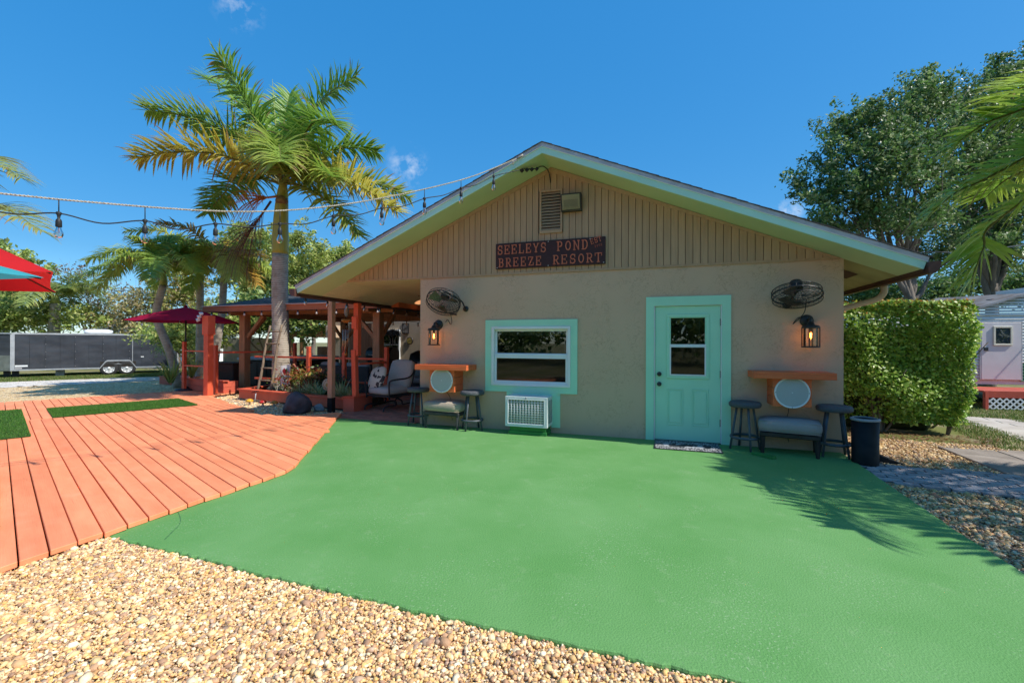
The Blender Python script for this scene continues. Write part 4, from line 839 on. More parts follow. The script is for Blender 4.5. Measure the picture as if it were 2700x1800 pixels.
# bin
bx, by = 6.44, -.50; BN = thing('trash_bin', (bx, by, -.05), 'tall round black bin with grey rim at the wall corner', 'bin')
m_bin = M('black_plastic', (.009, .009, .010), (.016, .016, .017), scale=9, detail=8, rough=.55, spec=.2)
MB().lathe([(0, 0), (.134, 0), (.136, .02), (.139, .575), (.131, .575), (.128, .03), (0, .025)], (bx, by, -.05), 32).build('body', m_bin, BN)
MB().lathe([(.140, .56), (.150, .568), (.150, .588), (.126, .595), (.122, .585), (.134, .575)], (bx, by, -.05), 32).build('rim', M('grey_bin_rim', (.32, .33, .35), rough=.5), BN)
t = thing('splash_block', (6.62, -.25, -.05), 'dark sloping drain splash block behind the black bin', 'drain block')
MB().add([(6.56, -.36, -.06), (6.95, -.33, -.06), (6.90, -.13, -.06), (6.56, -.12, -.06), (6.56, -.36, .10), (6.95, -.33, -.035), (6.90, -.13, -.035), (6.56, -.12, .12)], [(0, 3, 2, 1), (4, 5, 6, 7), (0, 1, 5, 4), (1, 2, 6, 5), (2, 3, 7, 6), (3, 0, 4, 7)]).build('block', m_bin, t, bevel=.008)
# ------------------------------------------------------------------ porch, planter bed, pavilion
m_red = M('coral_red_timber', (.74, .125, .055), (.64, .10, .045), scale=4, rough=.55, bump=.1, bscale=14, rand=.06, stretch=(1, 1, .3))
m_redd = M('brick_red_planter_paint', (.62, .125, .07), (.54, .105, .06), scale=4, rough=.6, bump=.1, bscale=14, rand=.08)
m_cedar = M('cedar_timber', (.46, .22, .10), (.34, .16, .075), scale=5, detail=8, rough=.7, bump=.15, bscale=10, stretch=(5, 5, .5), rand=.1)
m_pine = M('pale_pine_post', (.50, .31, .19), (.43, .25, .15), scale=5, detail=8, rough=.7, bump=.1, bscale=10, stretch=(5, 5, .5))
m_beam = M('orange_stained_beam', (.50, .15, .055), (.40, .11, .045), scale=5, detail=6, rough=.6, stretch=(.5, 5, 5), rand=.08)
m_brick = M('red_paver_brick', (.42, .18, .12), (.32, .13, .09), scale=9, rough=.9, bump=.3, bscale=50, rand=.22)
pf = structure(thing('brick_patio', (-1., 1, -.02)))
MB().box(-6.5, -.001, .003, 8.0, -.12, -.022).build('mortar_bed', M('mortar', (.30, .25, .21), rough=.95), pf)
bm_ = MB().box(-.097, .097, -.047, .047, -.03, 0).mesh('brick', m_brick)
for j in range(20):
    for i in range(11):
        x = -2.02+i*.2+(j % 2)*.1; y = .055+j*.1
        if x > -.1: continue
        o = bpy.data.objects.new('brick', bm_); COL.objects.link(o); o.parent = pf; o.location = (x+1, y-1, .018+random.uniform(-.002, .002))
MB().box(-6.5, -2.05, 2.6, 8, -.018, -.012).build('far_paving', m_brick, pf)
# cedar post under the gutter corner
t = thing('porch_post', (-2.46, .62, -.05), 'pale cedar porch post with black wrapped foot by the rock', 'post')
MB().box(-2.515, -2.405, .57, .68, .28, sof(XE0)-.0).build('shaft', m_pine, t, bevel=.004)
w_ = MB(); w_.lathe([(.078, -.05), (.08, .0)]+[(.077+.004*(i % 2), .02+.022*i) for i in range(12)]+[(.077, .29), (.05, .295)], (-2.46, .625, 0), 4, smooth=False)
w_.xf(lambda v: np.array([-2.46+(v[0]+2.46)*math.cos(.785)-(v[1]-.625)*math.sin(.785), .625+(v[0]+2.46)*math.sin(.785)+(v[1]-.625)*math.cos(.785), v[2]])); w_.build('foot_wrap', m_bin, t)
# planter: long low timber box with cap
PL = thing('planter_box', (-4, 1.2, -.05), 'long low coral red timber planter holding the palm and shrubs', 'planter')
def seg_box(p0, p1, th, z0, z1, name, mat, par, bev=.004):
    p0 = np.array(p0, float); p1 = np.array(p1, float); d = unit(p1-p0); nn = np.array([-d[1], d[0]])*th
    return MB().prism([tuple(p0), tuple(p1), tuple(p1+nn), tuple(p0+nn)], z0, z1).build(name, mat, par, bevel=bev)
fl, frr = (-6.05, 1.50), (-2.2, .83)
seg_box(fl, frr, .05, .02, .225, 'front_board', m_red, PL); seg_box((-6.09, 1.47), (-2.16, .79), .17, .2255, .262, 'cap', m_red, PL)
seg_box((-6.0, 1.56), (-6.3, 2.9), -.05, .02, .225, 'end_board', m_red, PL); seg_box((-6.06, 1.62), (-6.36, 2.9), -.15, .2255, .262, 'end_cap', m_red, PL)
MB().box(-2.24, -1.97, .72, 1.35, -.03, .285).build('corner_block', m_redd, PL, bevel=.006); MB().box(-2.26, -1.95, .70, 1.37, .2855, .31).build('block_cap', m_red, PL, bevel=.004)
MB().prism([(-6.2, 1.75), (-2.2, .95), (-2.2, 2.2), (-6.4, 3.0)], -.05, .16).build('soil', M('dark_soil', (.05, .035, .025), (.09, .065, .045), scale=20, rough=.95, bump=.6, bscale=40), PL)
def slim_post(x, y, z0, z1, label, w_=.085, knob=True):
    t = thing('rail_post', (x, y, z0), label, 'post', 'coral red rail posts'); p = MB(); p.box(x-w_/2, x+w_/2, y-w_/2, y+w_/2, z0, z1-.14); p.box(x-w_/2+.008, x+w_/2-.008, y-w_/2+.008, y+w_/2-.008, z1-.14, z1-.125); p.box(x-w_/2, x+w_/2, y-w_/2, y+w_/2, z1-.125, z1-.085); p.box(x-w_/2+.008, x+w_/2-.008, y-w_/2+.008, y+w_/2-.008, z1-.085, z1-.07); p.box(x-w_/2, x+w_/2, y-w_/2, y+w_/2, z1-.07, z1)
    p.build('shaft', m_red, t, bevel=.003); return t
# tall red post standing on the planter's right end
t = thing('tall_post', (-1.97, .82, .31), 'tall coral red post rising from the planter end beside the patio chair', 'post')
MB().bar((-1.99, .80, .31), (-2.04, .82, 1.28), .10, .10).build('lower_shaft', m_red, t, bevel=.004); MB().box(-2.045, -1.93, .79, .90, 1.16, 2.26).build('upper_shaft', m_red, t, bevel=.004); MB().box(-2.075, -1.95, .765, .80, 1.72, 1.98).build('splice_block', m_red, t, bevel=.004)
# rail behind the planter
for (x, y, lb) in ((-4.33, 2.0, 'coral red rail post nearest the palm behind the planter shrubs'), (-3.21, 1.95, 'coral red rail post behind the wind chime'), (-2.02, 1.95, 'coral red rail post behind the grey patio chair')): slim_post(x, y, .05, 1.33, lb)
RL = thing('porch_rail', (-3.6, 1.98, .05), 'coral red two-bar rail behind the planter shrubs', 'rail')
for z in (1.05, .48):
    for (a, b) in (((-6.2, 2.1), (-4.38, 2.0)), ((-4.28, 2.0), (-3.26, 1.95)), ((-3.16, 1.95), (-2.07, 1.95))): MB().bar((*a, z), (*b, z), .04, .045).build('bar', m_red, RL, bevel=.003)
MB().bar((-1.98, .9, .98), (-2.0, 1.9, .98), .04, .045).build('bar', m_red, RL, bevel=.003)
# left planter with rail posts at the deck's far corner
P1 = thing('planter_box', (-7.95, 2.05, .04), 'stepped coral red timber planter with rails at the deck corner', 'planter')
for k in range(2): seg_box((-9.1, 2.28), (-7.2, 2.0), .04, .045+k*.155, .045+k*.155+.15, 'board', m_redd, P1); MB().box(-7.24, -7.2, 2.04, 2.45, .045+k*.155, .045+k*.155+.15).build('board', m_redd, P1, bevel=.003)
seg_box((-9.13, 2.25), (-7.16, 1.96), .16, .3555, .385, 'cap', m_redd, P1)
MB().prism([(-9.0, 2.35), (-7.3, 2.1), (-7.3, 2.5), (-9.0, 2.7)], .0, .33).build('soil', MATS['dark_soil'], P1)
for (x, y, z1, lb) in ((-8.86, 2.12, 1.44, 'leftmost coral red rail post at the deck corner planter'), (-7.36, 1.90, 1.35, 'coral red rail post between the tall post and pavilion column')): slim_post(x, y, .05, z1, lb)
R2 = thing('planter_rail', (-8.1, 2.0, .7), 'coral red two-bar rail over the deck corner planter', 'rail')
for z in (1.18, .76): MB().bar((-8.82, 2.13, z), (-7.40, 1.92, z), .09, .035).build('bar', m_red, R2, bevel=.003)
MB().bar((-7.36, 1.98, 1.15), (-6.75, 3.9, 1.15), .045, .05).build('bar', m_red, R2, bevel=.003); slim_post(-6.72, 4.0, .0, 1.42, 'coral red rail post behind the pavilion column')
t = thing('tall_post', (-7.18, 1.55, .04), 'tall coral red post with spotlights in front of the corner planter', 'post')
MB().box(-7.25, -7.09, 1.47, 1.63, .045, 2.12).build('shaft', m_red, t, bevel=.005); MB().box(-7.275, -7.065, 1.445, 1.655, 1.62, 2.12).build('collar', m_red, t, bevel=.005)
for k, (dx, dz) in enumerate(((-.12, .02), (-.05, .10), (-.16, -.06))):
    MB().lathe([(0, 0), (.03, .01), (.045, .06), (.05, .09), (.04, .09), (0, .06)], (-7.14+dx, 1.42, 2.08+dz), 12, axis=(-.6, -.7, -.3)).build('spotlight', m_white, t)
t = thing('low_planter', (-9.9, 2.6, -.06), 'low coral red trough planter left of the deck corner rails', 'planter'); a0, a1 = onZ(420, 1012, -.1), onZ(475, 1016, -.1)
for k in range(1): seg_box(a0[:2], a1[:2]+np.array([.4, .0]), .05, -.1, .17, 'front_board', m_redd, t)
seg_box(a0[:2]-np.array([.02, .02]), a1[:2]+np.array([.4, -.02]), .5, .171, .195, 'cap', m_redd, t)
# ------------------------------------------------------------------ pavilion
PV = thing('pavilion', (-5.4, 4.9, 0), 'timber pavilion with hipped shingle roof and cedar columns behind the palm', 'pavilion')
px0, px1, py0, py1 = -7.55, -2.95, 2.95, 7.3
for i, (x, y) in enumerate(((px0, py0), (px1, py0), (px0, py1), (px1, py1))):
    MB().box(x-.105, x+.105, y-.105, y+.105, .0, 2.26).build('column', m_cedar, PV, bevel=.006); MB().box(x-.13, x+.13, y-.13, y+.13, -.015, .13).build('column_base', m_cedar, PV, bevel=.006)
    for (dx, dy) in ((1 if x == px0 else -1, 0), (0, 1 if y == py0 else -1)): MB().bar((x+dx*.10, y+dy*.10, 1.56), (x+dx*.72, y+dy*.72, 2.2), .09, .09, up=(0, 0, 1)).build('brace', m_cedar, PV, bevel=.004)
for (a, b) in (((px0-.5, py0), (px1+.5, py0)), ((px0-.5, py1), (px1+.5, py1)), ((px0, py0-.5), (px0, py1+.5)), ((px1, py0-.5), (px1, py1+.5))):
    MB().bar((*a, 2.30), (*b, 2.30), .10, .16).build('beam', m_cedar, PV, bevel=.004)
ex0, ex1, ey0, ey1 = px0-.95, px1+.95, py0-.55, py1+.6
for (a, b) in (((ex0, ey0), (ex1, ey0)), ((ex0, ey1), (ex1, ey1)), ((ex0, ey0), (ex0, ey1)), ((ex1, ey0), (ex1, ey1))): MB().bar((*a, 2.37), (*b, 2.37), .04, .15).build('fascia', m_beam, PV)
MB().bar((ex0, ey0-.03, 2.455), (ex1, ey0-.03, 2.455), .05, .025).build('drip_strip', M('pink_grey_strip', (.55, .42, .38), rough=.6), PV)
hr = MB(); rx0, rx1, ry = ex0+2.4, ex1-2.4, (ey0+ey1)/2; zr = 3.25
hr.add([(ex0, ey0, 2.45), (ex1, ey0, 2.45), (ex1, ey1, 2.45), (ex0, ey1, 2.45), (rx0, ry, zr), (rx1, ry, zr), (ex0, ey0, 2.40), (ex1, ey0, 2.40), (ex1, ey1, 2.40), (ex0, ey1, 2.40)], [(0, 1, 5, 4), (1, 2, 5), (2, 3, 4, 5), (3, 0, 4), (9, 8, 7, 6), (6, 7, 1, 0), (7, 8, 2, 1), (8, 9, 3, 2), (9, 6, 0, 3)])
m_sh2 = M('blue_grey_shingle', (.085, .10, .115), (.14, .15, .16), scale=14, rough=.9, bump=.6, bscale=60, stretch=(1, 1, 4))
rf = hr.build('roof', m_sh2, PV)
for k in range(1, 12):       # shingle courses as thin lapped strips on the front slope
    f0 = k/12; ya, za = ey0+(ry-ey0)*f0, 2.45+(zr-2.45)*f0; MB().box(ex0+2.4*f0, ex1-2.4*f0, ya-.02, ya+.012, za-.012, za+.008).build('shingle_course', m_sh2, rf)
for k in range(9): yy = py0+.3+k*.48; MB().bar((ex0+.1, yy, 2.42), (ex1-.1, yy, 2.42), .04, .10).build('rafter', m_cedar, PV)
# wing of the house behind the pavilion, with picture wall
m_wing = M('beige_wing_stucco', (.54, .43, .31), (.48, .38, .27), scale=3, rough=.85, bump=.2, bscale=25)  # plain beige stucco in two close tones
W = thing('rear_wing', (-4.2, 8.6, 0), 'beige stucco wing behind the pavilion with a boarded door and window', 'building')
MB().box(-9.3, 0.2, 8.4, 8.6, -.1, 3.2).build('wall', m_wing, W); MB().box(-9.3, -9.1, 8.6, 12, -.1, 3.2).build('end_wall', m_wing, W)
MB().box(-9.4, -7.9, 8.37, 8.40, 0, .4).build('plinth', m_wing, W)
for k in range(8): MB().box(-8.15+k*.135, -8.02+k*.135, 8.36, 8.395, .0, 2.2).build('door_plank', M('walnut_plank', (.13, .065, .04), (.09, .045, .03), scale=6, rough=.6, stretch=(4, 4, .4), rand=.15), W)
wf = MB(); frame(wf, -6.75, -5.75, .75, 1.95, .06, 8.33, 8.399); wn = wf.build('window', m_white, W); MB().box(-6.69, -5.81, 8.36, 8.37, .81, 1.89).build('pane', glass_mat('dark_pane', (.1, .12, .12), 1.5), wn); MB().box(-6.69, -5.81, 8.34, 8.38, 1.33, 1.37).build('meeting_rail', m_white, wn)
t = thing('wall_ac', (-9.0, 8.2, 1.6), 'boxy beige air conditioner on the rear wing wall', 'air conditioner'); MB().box(-9.15, -8.62, 8.12, 8.4, 1.62, 2.12).build('case', m_cream, t, bevel=.01); MB().lathe([(.17, 0), (.17, -.01), (.05, -.012)], (-8.88, 8.12, 1.87), 20, axis=(0, 1, 0)).build('fan_grille', m_dark, t)
# pictures on the picture wall
def picture(u, v, wpx, hpx, y, label, mat, fm):
    c = onY(u, v, y); k = (y-CAM[1])/FPX*1.05; w_, h = wpx*k/2, hpx*k/2
    t = thing('wall_picture', c, label, 'picture', 'pictures on the rear wall'); MB().box(c[0]-w_, c[0]+w_, y-.03, y, c[2]-h, c[2]+h).build('frame', fm, t); MB().box(c[0]-w_+.03, c[0]+w_-.03, y-.034, y-.031, c[2]-h+.03, c[2]+h-.03).build('print', mat, t)
m_print = M('faded_print', (.30, .27, .24), (.08, .07, .06), scale=9, rough=.6, lo=.4, hi=.6)
picture(1070, 866, 22, 30, 8.395, 'framed grey print on the dim rear wall', m_print, m_frame); picture(1012, 868, 14, 30, 8.395, 'narrow framed print left of the palm ornament', m_print, m_frame)
picture(1003, 894, 10, 24, 8.395, 'small yellow plaque on the dim rear wall', M('yellow_plaque', (.50, .38, .08), (.2, .14, .05), scale=12, rough=.5), m_frame)
c = onY(1081, 898, 8.38); t = thing('round_plaque', c, 'oval yellow plaque on the dim rear wall', 'plaque'); MB().lathe([(.15, 0), (.15, -.03), (.12, -.035)], c, 24, axis=(0, 1, 0)).build('rim', m_frame, t); MB().lathe([(.12, -.034), (0, -.036)], c, 24, axis=(0, 1, 0)).build('face', MATS['yellow_plaque'], t)
c = onY(1036, 888, 8.34); t = thing('palm_ornament', c-np.array([0, 0, .3]), 'dark metal palm tree wall ornament on the rear wall', 'ornament')
for sx in (-1, 0, 1):
    MB().tube(catm([c+np.array([sx*.12, 0, -.32]), c+np.array([sx*.10, 0, -.1]), c+np.array([sx*.2, 0, .06+.06*(sx == 0)])], 5), .02, 6).build('trunk', M('pale_driftwood', (.35, .3, .24), rough=.7), t)
    l = MB(); cc = c+np.array([sx*.2, -.01, .08+.06*(sx == 0)])
    for k in range(9): th = R_(-20+k*27); l.tube([cc, cc+np.array([.14*math.cos(th), -.02, .14*math.sin(th)+.03]), cc+np.array([.24*math.cos(th), -.03, .24*math.sin(th)-.04])], [.015, .03, .004], 4)
    l.build('leaf_cluster', m_black, t)
# hot tub
t = thing('hot_tub', (-8.3, 5.3, 0), 'dark panelled hot tub with a pale blue folded cover under the pavilion', 'hot tub'); hx0, hx1, hy0, hy1 = -9.4, -6.95, 4.3, 6.3
MB().box(hx0, hx1, hy0, hy1, .0, .82).build('cabinet', M('espresso_panel', (.022, .014, .012), (.035, .02, .016), scale=5, rough=.5, stretch=(6, 6, .5)), t, bevel=.02)
for k in range(6): MB().box(hx0+.05+k*.4, hx0+.42+k*.4, hy0-.015, hy0-.001, .05, .78).build('panel', MATS['espresso_panel'], t, bevel=.004)
for k in range(2): MB().cushion(hx0-.04+k*1.25, hx0+1.2+k*1.25, hy0-.05, hy1+.05, .825, .93+.03*k, .04, .02).build('cover', M('pale_blue_cover', (.45, .53, .60), (.38, .45, .52), scale=3, rough=.5), t)
MB().box(-7.0, -6.9, 4.24, 4.29, .05, .80).build('step_light_panel', M('grey_panel', (.2, .19, .18), rough=.5), t)
# brown wicker chest behind the rails
t = thing('wicker_chest', (-8.4, 3.1, .0), 'dark brown wicker chest behind the deck corner rails', 'chest'); MB().box(-9.1, -7.95, 2.9, 3.5, .0, .78).build('body', M('brown_wicker', (.075, .032, .02), (.045, .02, .014), scale=50, rough=.6, bump=.6, bscale=80), t, bevel=.02); MB().box(-9.15, -7.9, 2.86, 3.54, .781, .82).build('lid', MATS['brown_wicker'], t, bevel=.01)
# outdoor sofas and armchairs seen through the rails
m_sofa = M('taupe_sofa_fabric', (.40, .36, .33), (.34, .31, .28), scale=60, rough=.9, bump=.2, bscale=120)
m_wic2 = M('charcoal_wicker_frame', (.03, .028, .028), (.05, .045, .045), scale=60, rough=.6, bump=.6, bscale=90)
def sofa(x, y, wd, rz, label):
    t = thing('patio_sofa', (0, 0, 0), label, 'sofa', 'grey patio sofas under the pavilion')
    MB().box(-wd/2, wd/2, -.38, .38, .06, .30).build('base', m_wic2, t, bevel=.02); n_ = max(1, int(wd/.7)); s = (wd-.24)/n_
    for k in range(n_):
        MB().cushion(-wd/2+.12+k*s+.005, -wd/2+.12+(k+1)*s-.005, -.40, .22, .30, .45, .04, .015).build('seat_cushion', m_sofa, t); MB().cushion(-wd/2+.12+k*s+.005, -wd/2+.12+(k+1)*s-.005, .12, .32, .44, .86, .06, .02).build('back_cushion', m_sofa, t)
    MB().box(-wd/2, wd/2, .30, .38, .30, .78).build('back', m_wic2, t, bevel=.02)
    for s_ in (-1, 1): MB().box(s_*(wd/2-.06)-.06, s_*(wd/2-.06)+.06, -.36, .30, .30, .60).build('arm', m_wic2, t, bevel=.02)
    for sx in (-1, 1):
        for sy in (-1, 1): MB().box(sx*(wd/2-.06)-.03, sx*(wd/2-.06)+.03, sy*.32-.03, sy*.32+.03, -.012, .06).build('leg', m_wic2, t)
    t.location = (x, y, 0); t.rotation_euler = (0, 0, rz)
sofa(-5.05, 3.9, .95, R_(170), 'grey patio armchair with its back to the palm'); sofa(-3.95, 3.6, 1.2, R_(172), 'grey patio loveseat seen from behind the wind chime'); sofa(-2.2, 4.4, 1.9, R_(10), 'grey patio sofa behind the rocking chair')
# grill under the pavilion
t = thing('grill', (-5.3, 6.6, 0), 'black kettle shaped gas grill under the pavilion', 'grill'); MB().box(-5.75, -4.85, 6.3, 6.8, .1, .85).build('cabinet', m_black, t, bevel=.01)
h = MB(); h.tube([(-5.8, 6.55, .98), (-4.8, 6.55, .98)], .30, 20); h.build('hood', m_black, t)
MB().tube([(-5.6, 6.2, 1.0), (-5.6, 6.16, 1.0), (-5.0, 6.16, 1.0), (-5.0, 6.2, 1.0)], .012, 6).build('handle', m_drip, t)
t = thing('grill', (-3.9, 6.7, 0), 'black lidded smoker beside the pavilion column', 'grill'); MB().lathe([(0, .2), (.32, .25), (.38, .6), (.38, .75), (.32, 1.05), (.1, 1.16), (0, 1.17)], (-3.9, 6.7, 0), 22).build('drum', m_black, t); MB().box(-4.2, -3.6, 6.45, 6.95, 0, .25).build('stand', m_black, t)
# ------------------------------------------------------------------ rocking patio chair
def patio_chair(x, y, rz, label):
    t = thing('patio_chair', (0, 0, 0), label, 'chair'); mf = M('bronze_frame', (.035, .032, .036), (.055, .05, .055), scale=12, rough=.45, metal=.3)
    MB().cushion(-.31, .31, -.36, .28, .33, .49, .06, .02).build('seat_cushion', m_cush, t)
    b = MB(); b.cushion(-.32, .32, -.09, .09, -.30, .32, .07, .03); b.xf(lambda v: np.array([v[0], .31+v[1]*math.cos(-.28)-v[2]*math.sin(-.28), .72+v[1]*math.sin(-.28)+v[2]*math.cos(-.28)])); b.build('back_cushion', m_cush, t)
    f = MB(); f.box(-.33, .33, -.35, .30, .29, .325); f.build('seat_frame', mf, t, bevel=.006)
    for s_ in (-1, 1):
        MB().tube(catm([(s_*.35, -.34, .26), (s_*.36, -.36, .42), (s_*.37, -.37, .56), (s_*.37, -.33, .64), (s_*.37, -.10, .66), (s_*.37, .12, .67), (s_*.36, .30, .74), (s_*.35, .42, .95)], 5), .018, 8).xf(lambda v: v).build('arm', mf, t)
        MB().tube(catm([(s_*.34, .25, .30), (s_*.34, .33, .6), (s_*.34, .44, 1.0)], 4), .016, 8).build('back_post', mf, t)
        MB().tube(catm([(s_*.20, .05, .28), (s_*.24, -.10, .18), (s_*.28, -.10, .11), (s_*.29, -.30, .115), (s_*.29, -.42, .09), (s_*.29, -.45, .012)], 5), .018, 8).build('leg', mf, t)
        MB().tube(catm([(s_*.20, -.05, .28), (s_*.24, .10, .18), (s_*.28, .10, .11), (s_*.29, .30, .115), (s_*.29, .42, .09), (s_*.29, .45, .012)], 5), .018, 8).build('leg', mf, t)
    MB().box(-.22, .22, -.12, .12, .255, .29).build('rocker_plate', mf, t)
    bk = MB()
    for k in range(6): xx = -.26+k*.104; bk.tube([(xx, .30, .33), (xx, .45, .98)], .006, 6)
    bk.tube([(-.34, .46, 1.0), (.34, .46, 1.0)], .016, 8); bk.build('back_grille', mf, t)
    t.location = (x, y, 0); t.rotation_euler = (0, 0, rz); return t
m_cush = M('stone_grey_cushion', (.50, .46, .44), (.45, .42, .40), scale=40, rough=.9, bump=.2, bscale=120)
patio_chair(-1.52, 1.36, R_(-14), 'grey cushioned rocking patio chair on the brick porch')
m_butter = bpy.data.materials.new('butterfly_print'); m_butter = M('butterfly_print', (.62, .60, .53), (.06, .055, .06), kind='voronoi', scale=15, rough=.85, lo=.78, hi=.80)
t = thing('throw_pillow', (-1.75, 1.15, .5), 'white throw pillow with dark butterfly print on the rocking chair', 'pillow')
p = MB(); p.cushion(-.21, .21, -.06, .06, -.21, .21, .05, .05); p.xf(lambda v: np.array([-1.74+.92*v[0]+.15*v[1], 1.20+v[1]*.9+.42*v[2]-.25*v[0]*1, .685+.9*v[2]-.30*v[1]+.12*v[0]])); p.build('pillow', m_butter, t)
# ------------------------------------------------------------------ small garden things
m_rock = M('charcoal_rock', (.085, .075, .085), (.045, .04, .048), scale=6, detail=8, rough=.75, bump=.7, bscale=14)
def rock(c, r, name, label, mat, seed, cat='rock'):
    v, f = ico(4); rs = np.random.default_rng(seed); v = v.copy()
    for _ in range(26):
        d = unit(rs.normal(0, 1, 3)); o_ = rs.uniform(.72, .98); s_ = v@d; v -= np.where(s_ > o_, s_-o_, 0)[:, None]*d*.85
    nz = sum(np.sin(v@rs.normal(0, 3+2*k, 3)+rs.uniform(0, 6))*.02/(1+.3*k) for k in range(8)); v *= (1+nz)[:, None]
    v = v*np.array(r); v[:, 2] = np.maximum(v[:, 2], -.25*r[2]); v += np.array(c)
    o = np_mesh(name, v, f, mat, smooth=True, off=np.array(c)); o.location = c; tag(o, label, cat); return o
rock((-3.05, .30, .08), (.33, .27, .33), 'boulder', 'rounded charcoal boulder at the deck edge beside the cedar post', m_rock, 5)
rock((-2.77, .63, .03), (.14, .10, .11), 'garden_stone', 'small blue grey stone between boulder and cedar post', M('blue_grey_stone', (.26, .30, .32), (.18, .2, .21), scale=12, rough=.8, bump=.5, bscale=25), 9, 'stone')
def mushroom(u, v, cap, label):
    b = onZ(u, v, -.03); t = thing('garden_mushroom', b, label, 'ornament', 'garden mushrooms'); MB().lathe([(0, -.03), (.028, -.03), (.022, .05), (.02, .09)], b, 12).build('stem', M('mushroom_stem', (.6, .55, .48), rough=.6), t); MB().lathe([(.02, .085), (.075, .08), (.085, .095), (.065, .13), (.03, .148), (0, .152)], b, 18).build('cap', cap, t)
mushroom(658, 1068, M('yellow_glaze', (.72, .38, .03), rough=.3), 'yellow capped mushroom ornament nearest the solar stake'); mushroom(693, 1072, M('red_glaze', (.5, .03, .02), rough=.3), 'red capped mushroom ornament in the rock bed'); mushroom(723, 1073, M('orange_glaze', (.62, .22, .03), rough=.3), 'orange capped mushroom ornament beside the boulder')
b = onZ(672, 1061, -.03); t = thing('solar_stake', b, 'grey solar light stake leaning before the planter', 'solar light'); MB().cyl(b, b+np.array([.03, .0, .24]), .012, n=8).build('stake', m_drip, t); MB().bar(b+np.array([-.03, -.02, .25]), b+np.array([.09, -.02, .29]), .10, .012).build('panel', M('solar_cell', (.02, .025, .04), rough=.2), t)
# rustic ladder against the palm
LD = thing('ladder', (-5.45, 1.75, .2), 'rustic weathered log ladder leaning on the palm trunk', 'ladder'); m_log = M('weathered_log', (.27, .20, .13), (.18, .13, .09), scale=10, rough=.85, bump=.5, bscale=30, stretch=(3, 3, .6))
A0, A1 = onZ(679, 1030, .26), onZ(712, 1033, .26); A0[1] = A1[1] = 1.72; A0 = onY(679, 1030, 1.68); A1 = onY(712, 1033, 1.68); T0, T1 = onY(713, 858, 2.02), onY(743, 856, 2.02)
for a, b in ((A0, T0), (A1, T1)): MB().tube(catm([a, a*.7+b*.3+np.array([.015, 0, 0]), a*.35+b*.65-np.array([.02, 0, 0]), b], 5), [.032]*6+[.03]*5+[.026]*5, 8).build('rail', m_log, LD)
for k in range(5): f0 = .16+k*.185; MB().tube([A0*(1-f0)+T0*f0-np.array([.04, 0, 0]), A1*(1-f0)+T1*f0+np.array([.04, 0, 0])], .019, 8).build('rung', m_log, LD)
# garden flag
c = onY(752, 988, 1.62); k = (1.62-CAM[1])/FPX; t = thing('garden_flag', c-np.array([0, 0, .5]), 'small white garden flag with red cardinal print before the palm', 'flag')
m_flag_ = M('white_flag_cloth', (.72, .70, .66), (.62, .6, .57), scale=4, rough=.8)
fv = []; nu, nv_ = 7, 9
for i in range(nu):
    for j in range(nv_): uu, vv = i/(nu-1)-.5, j/(nv_-1)-.5; fv.append(c+np.array([uu*.30+.10*vv, .03*math.sin(uu*6+vv*3), vv*.50-.06*uu*-1]))
MB().add(fv, [(i*nv_+j, (i+1)*nv_+j, (i+1)*nv_+j+1, i*nv_+j+1) for i in range(nu-1) for j in range(nv_-1)], True).build('cloth', m_flag_, t)
def blob(dx, dz, rx, rz_, name, mat):
    MB().add([c+np.array([dx, -.036, dz])]+[c+np.array([dx+rx*(1+.25*math.sin(3*q_))*math.cos(q_), -.036, dz+rz_*(1+.2*math.cos(4*q_))*math.sin(q_)]) for q_ in np.linspace(0, 6.283, 14)[:-1]], [(0, i+1, (i+1) % 13+1) for i in range(13)]).build(name, mat, t)
blob(.01, .08, .06, .08, 'red_print', M('flag_red', (.45, .03, .03), rough=.8)); blob(.02, -.10, .05, .07, 'grey_print', M('flag_grey', (.12, .12, .14), rough=.8)); blob(.07, .10, .03, .06, 'leaf_print', M('flag_green', (.10, .20, .05), rough=.8))
MB().cyl(c+np.array([-.17, .02, -.5]), c+np.array([-.15, .02, .30]), .006, n=6).build('pole', m_black, t); MB().cyl(c+np.array([-.16, .02, .27]), c+np.array([.2, .02, .30]), .005, n=6).build('arm', m_black, t)
# wind chime, clock face, bird ornament
c = onY(912, 845, 1.05); t = thing('wind_chime', c, 'wind chime with orange wooden top and steel tubes under the gutter', 'wind chime')
MB().lathe([(0, .03), (.11, .03), (.13, .0), (.04, -.05), (0, -.05)], c, 4, smooth=False).build('top', M('orange_wood', (.60, .27, .06), (.5, .2, .05), scale=10, rough=.5), t)
for k in range(6): th = k*math.pi/3; p_ = c+np.array([.06*math.cos(th), .06*math.sin(th), -.2]); MB().cyl(p_, p_-np.array([0, 0, .36+.03*k]), .011, n=8).build('tube', M('satin_steel', (.6, .52, .45), rough=.3, metal=.9), t)
l = MB(); l.tube([c+np.array([0, 0, .03]), c+np.array([0, 0, .36])], .004, 5); l.tube([c, c-np.array([0, 0, .75])], .003, 5); l.build('line', m_cord, t); MB().lathe([(0, .02), (.045, .01), (.045, -.01), (0, -.02)], c-np.array([0, 0, .42]), 14).build('clapper', m_black, t); MB().lathe([(0, .05), (.04, .0), (0, -.05)], c-np.array([0, 0, .72]), 10).build('sail', MATS['orange_wood'], t)
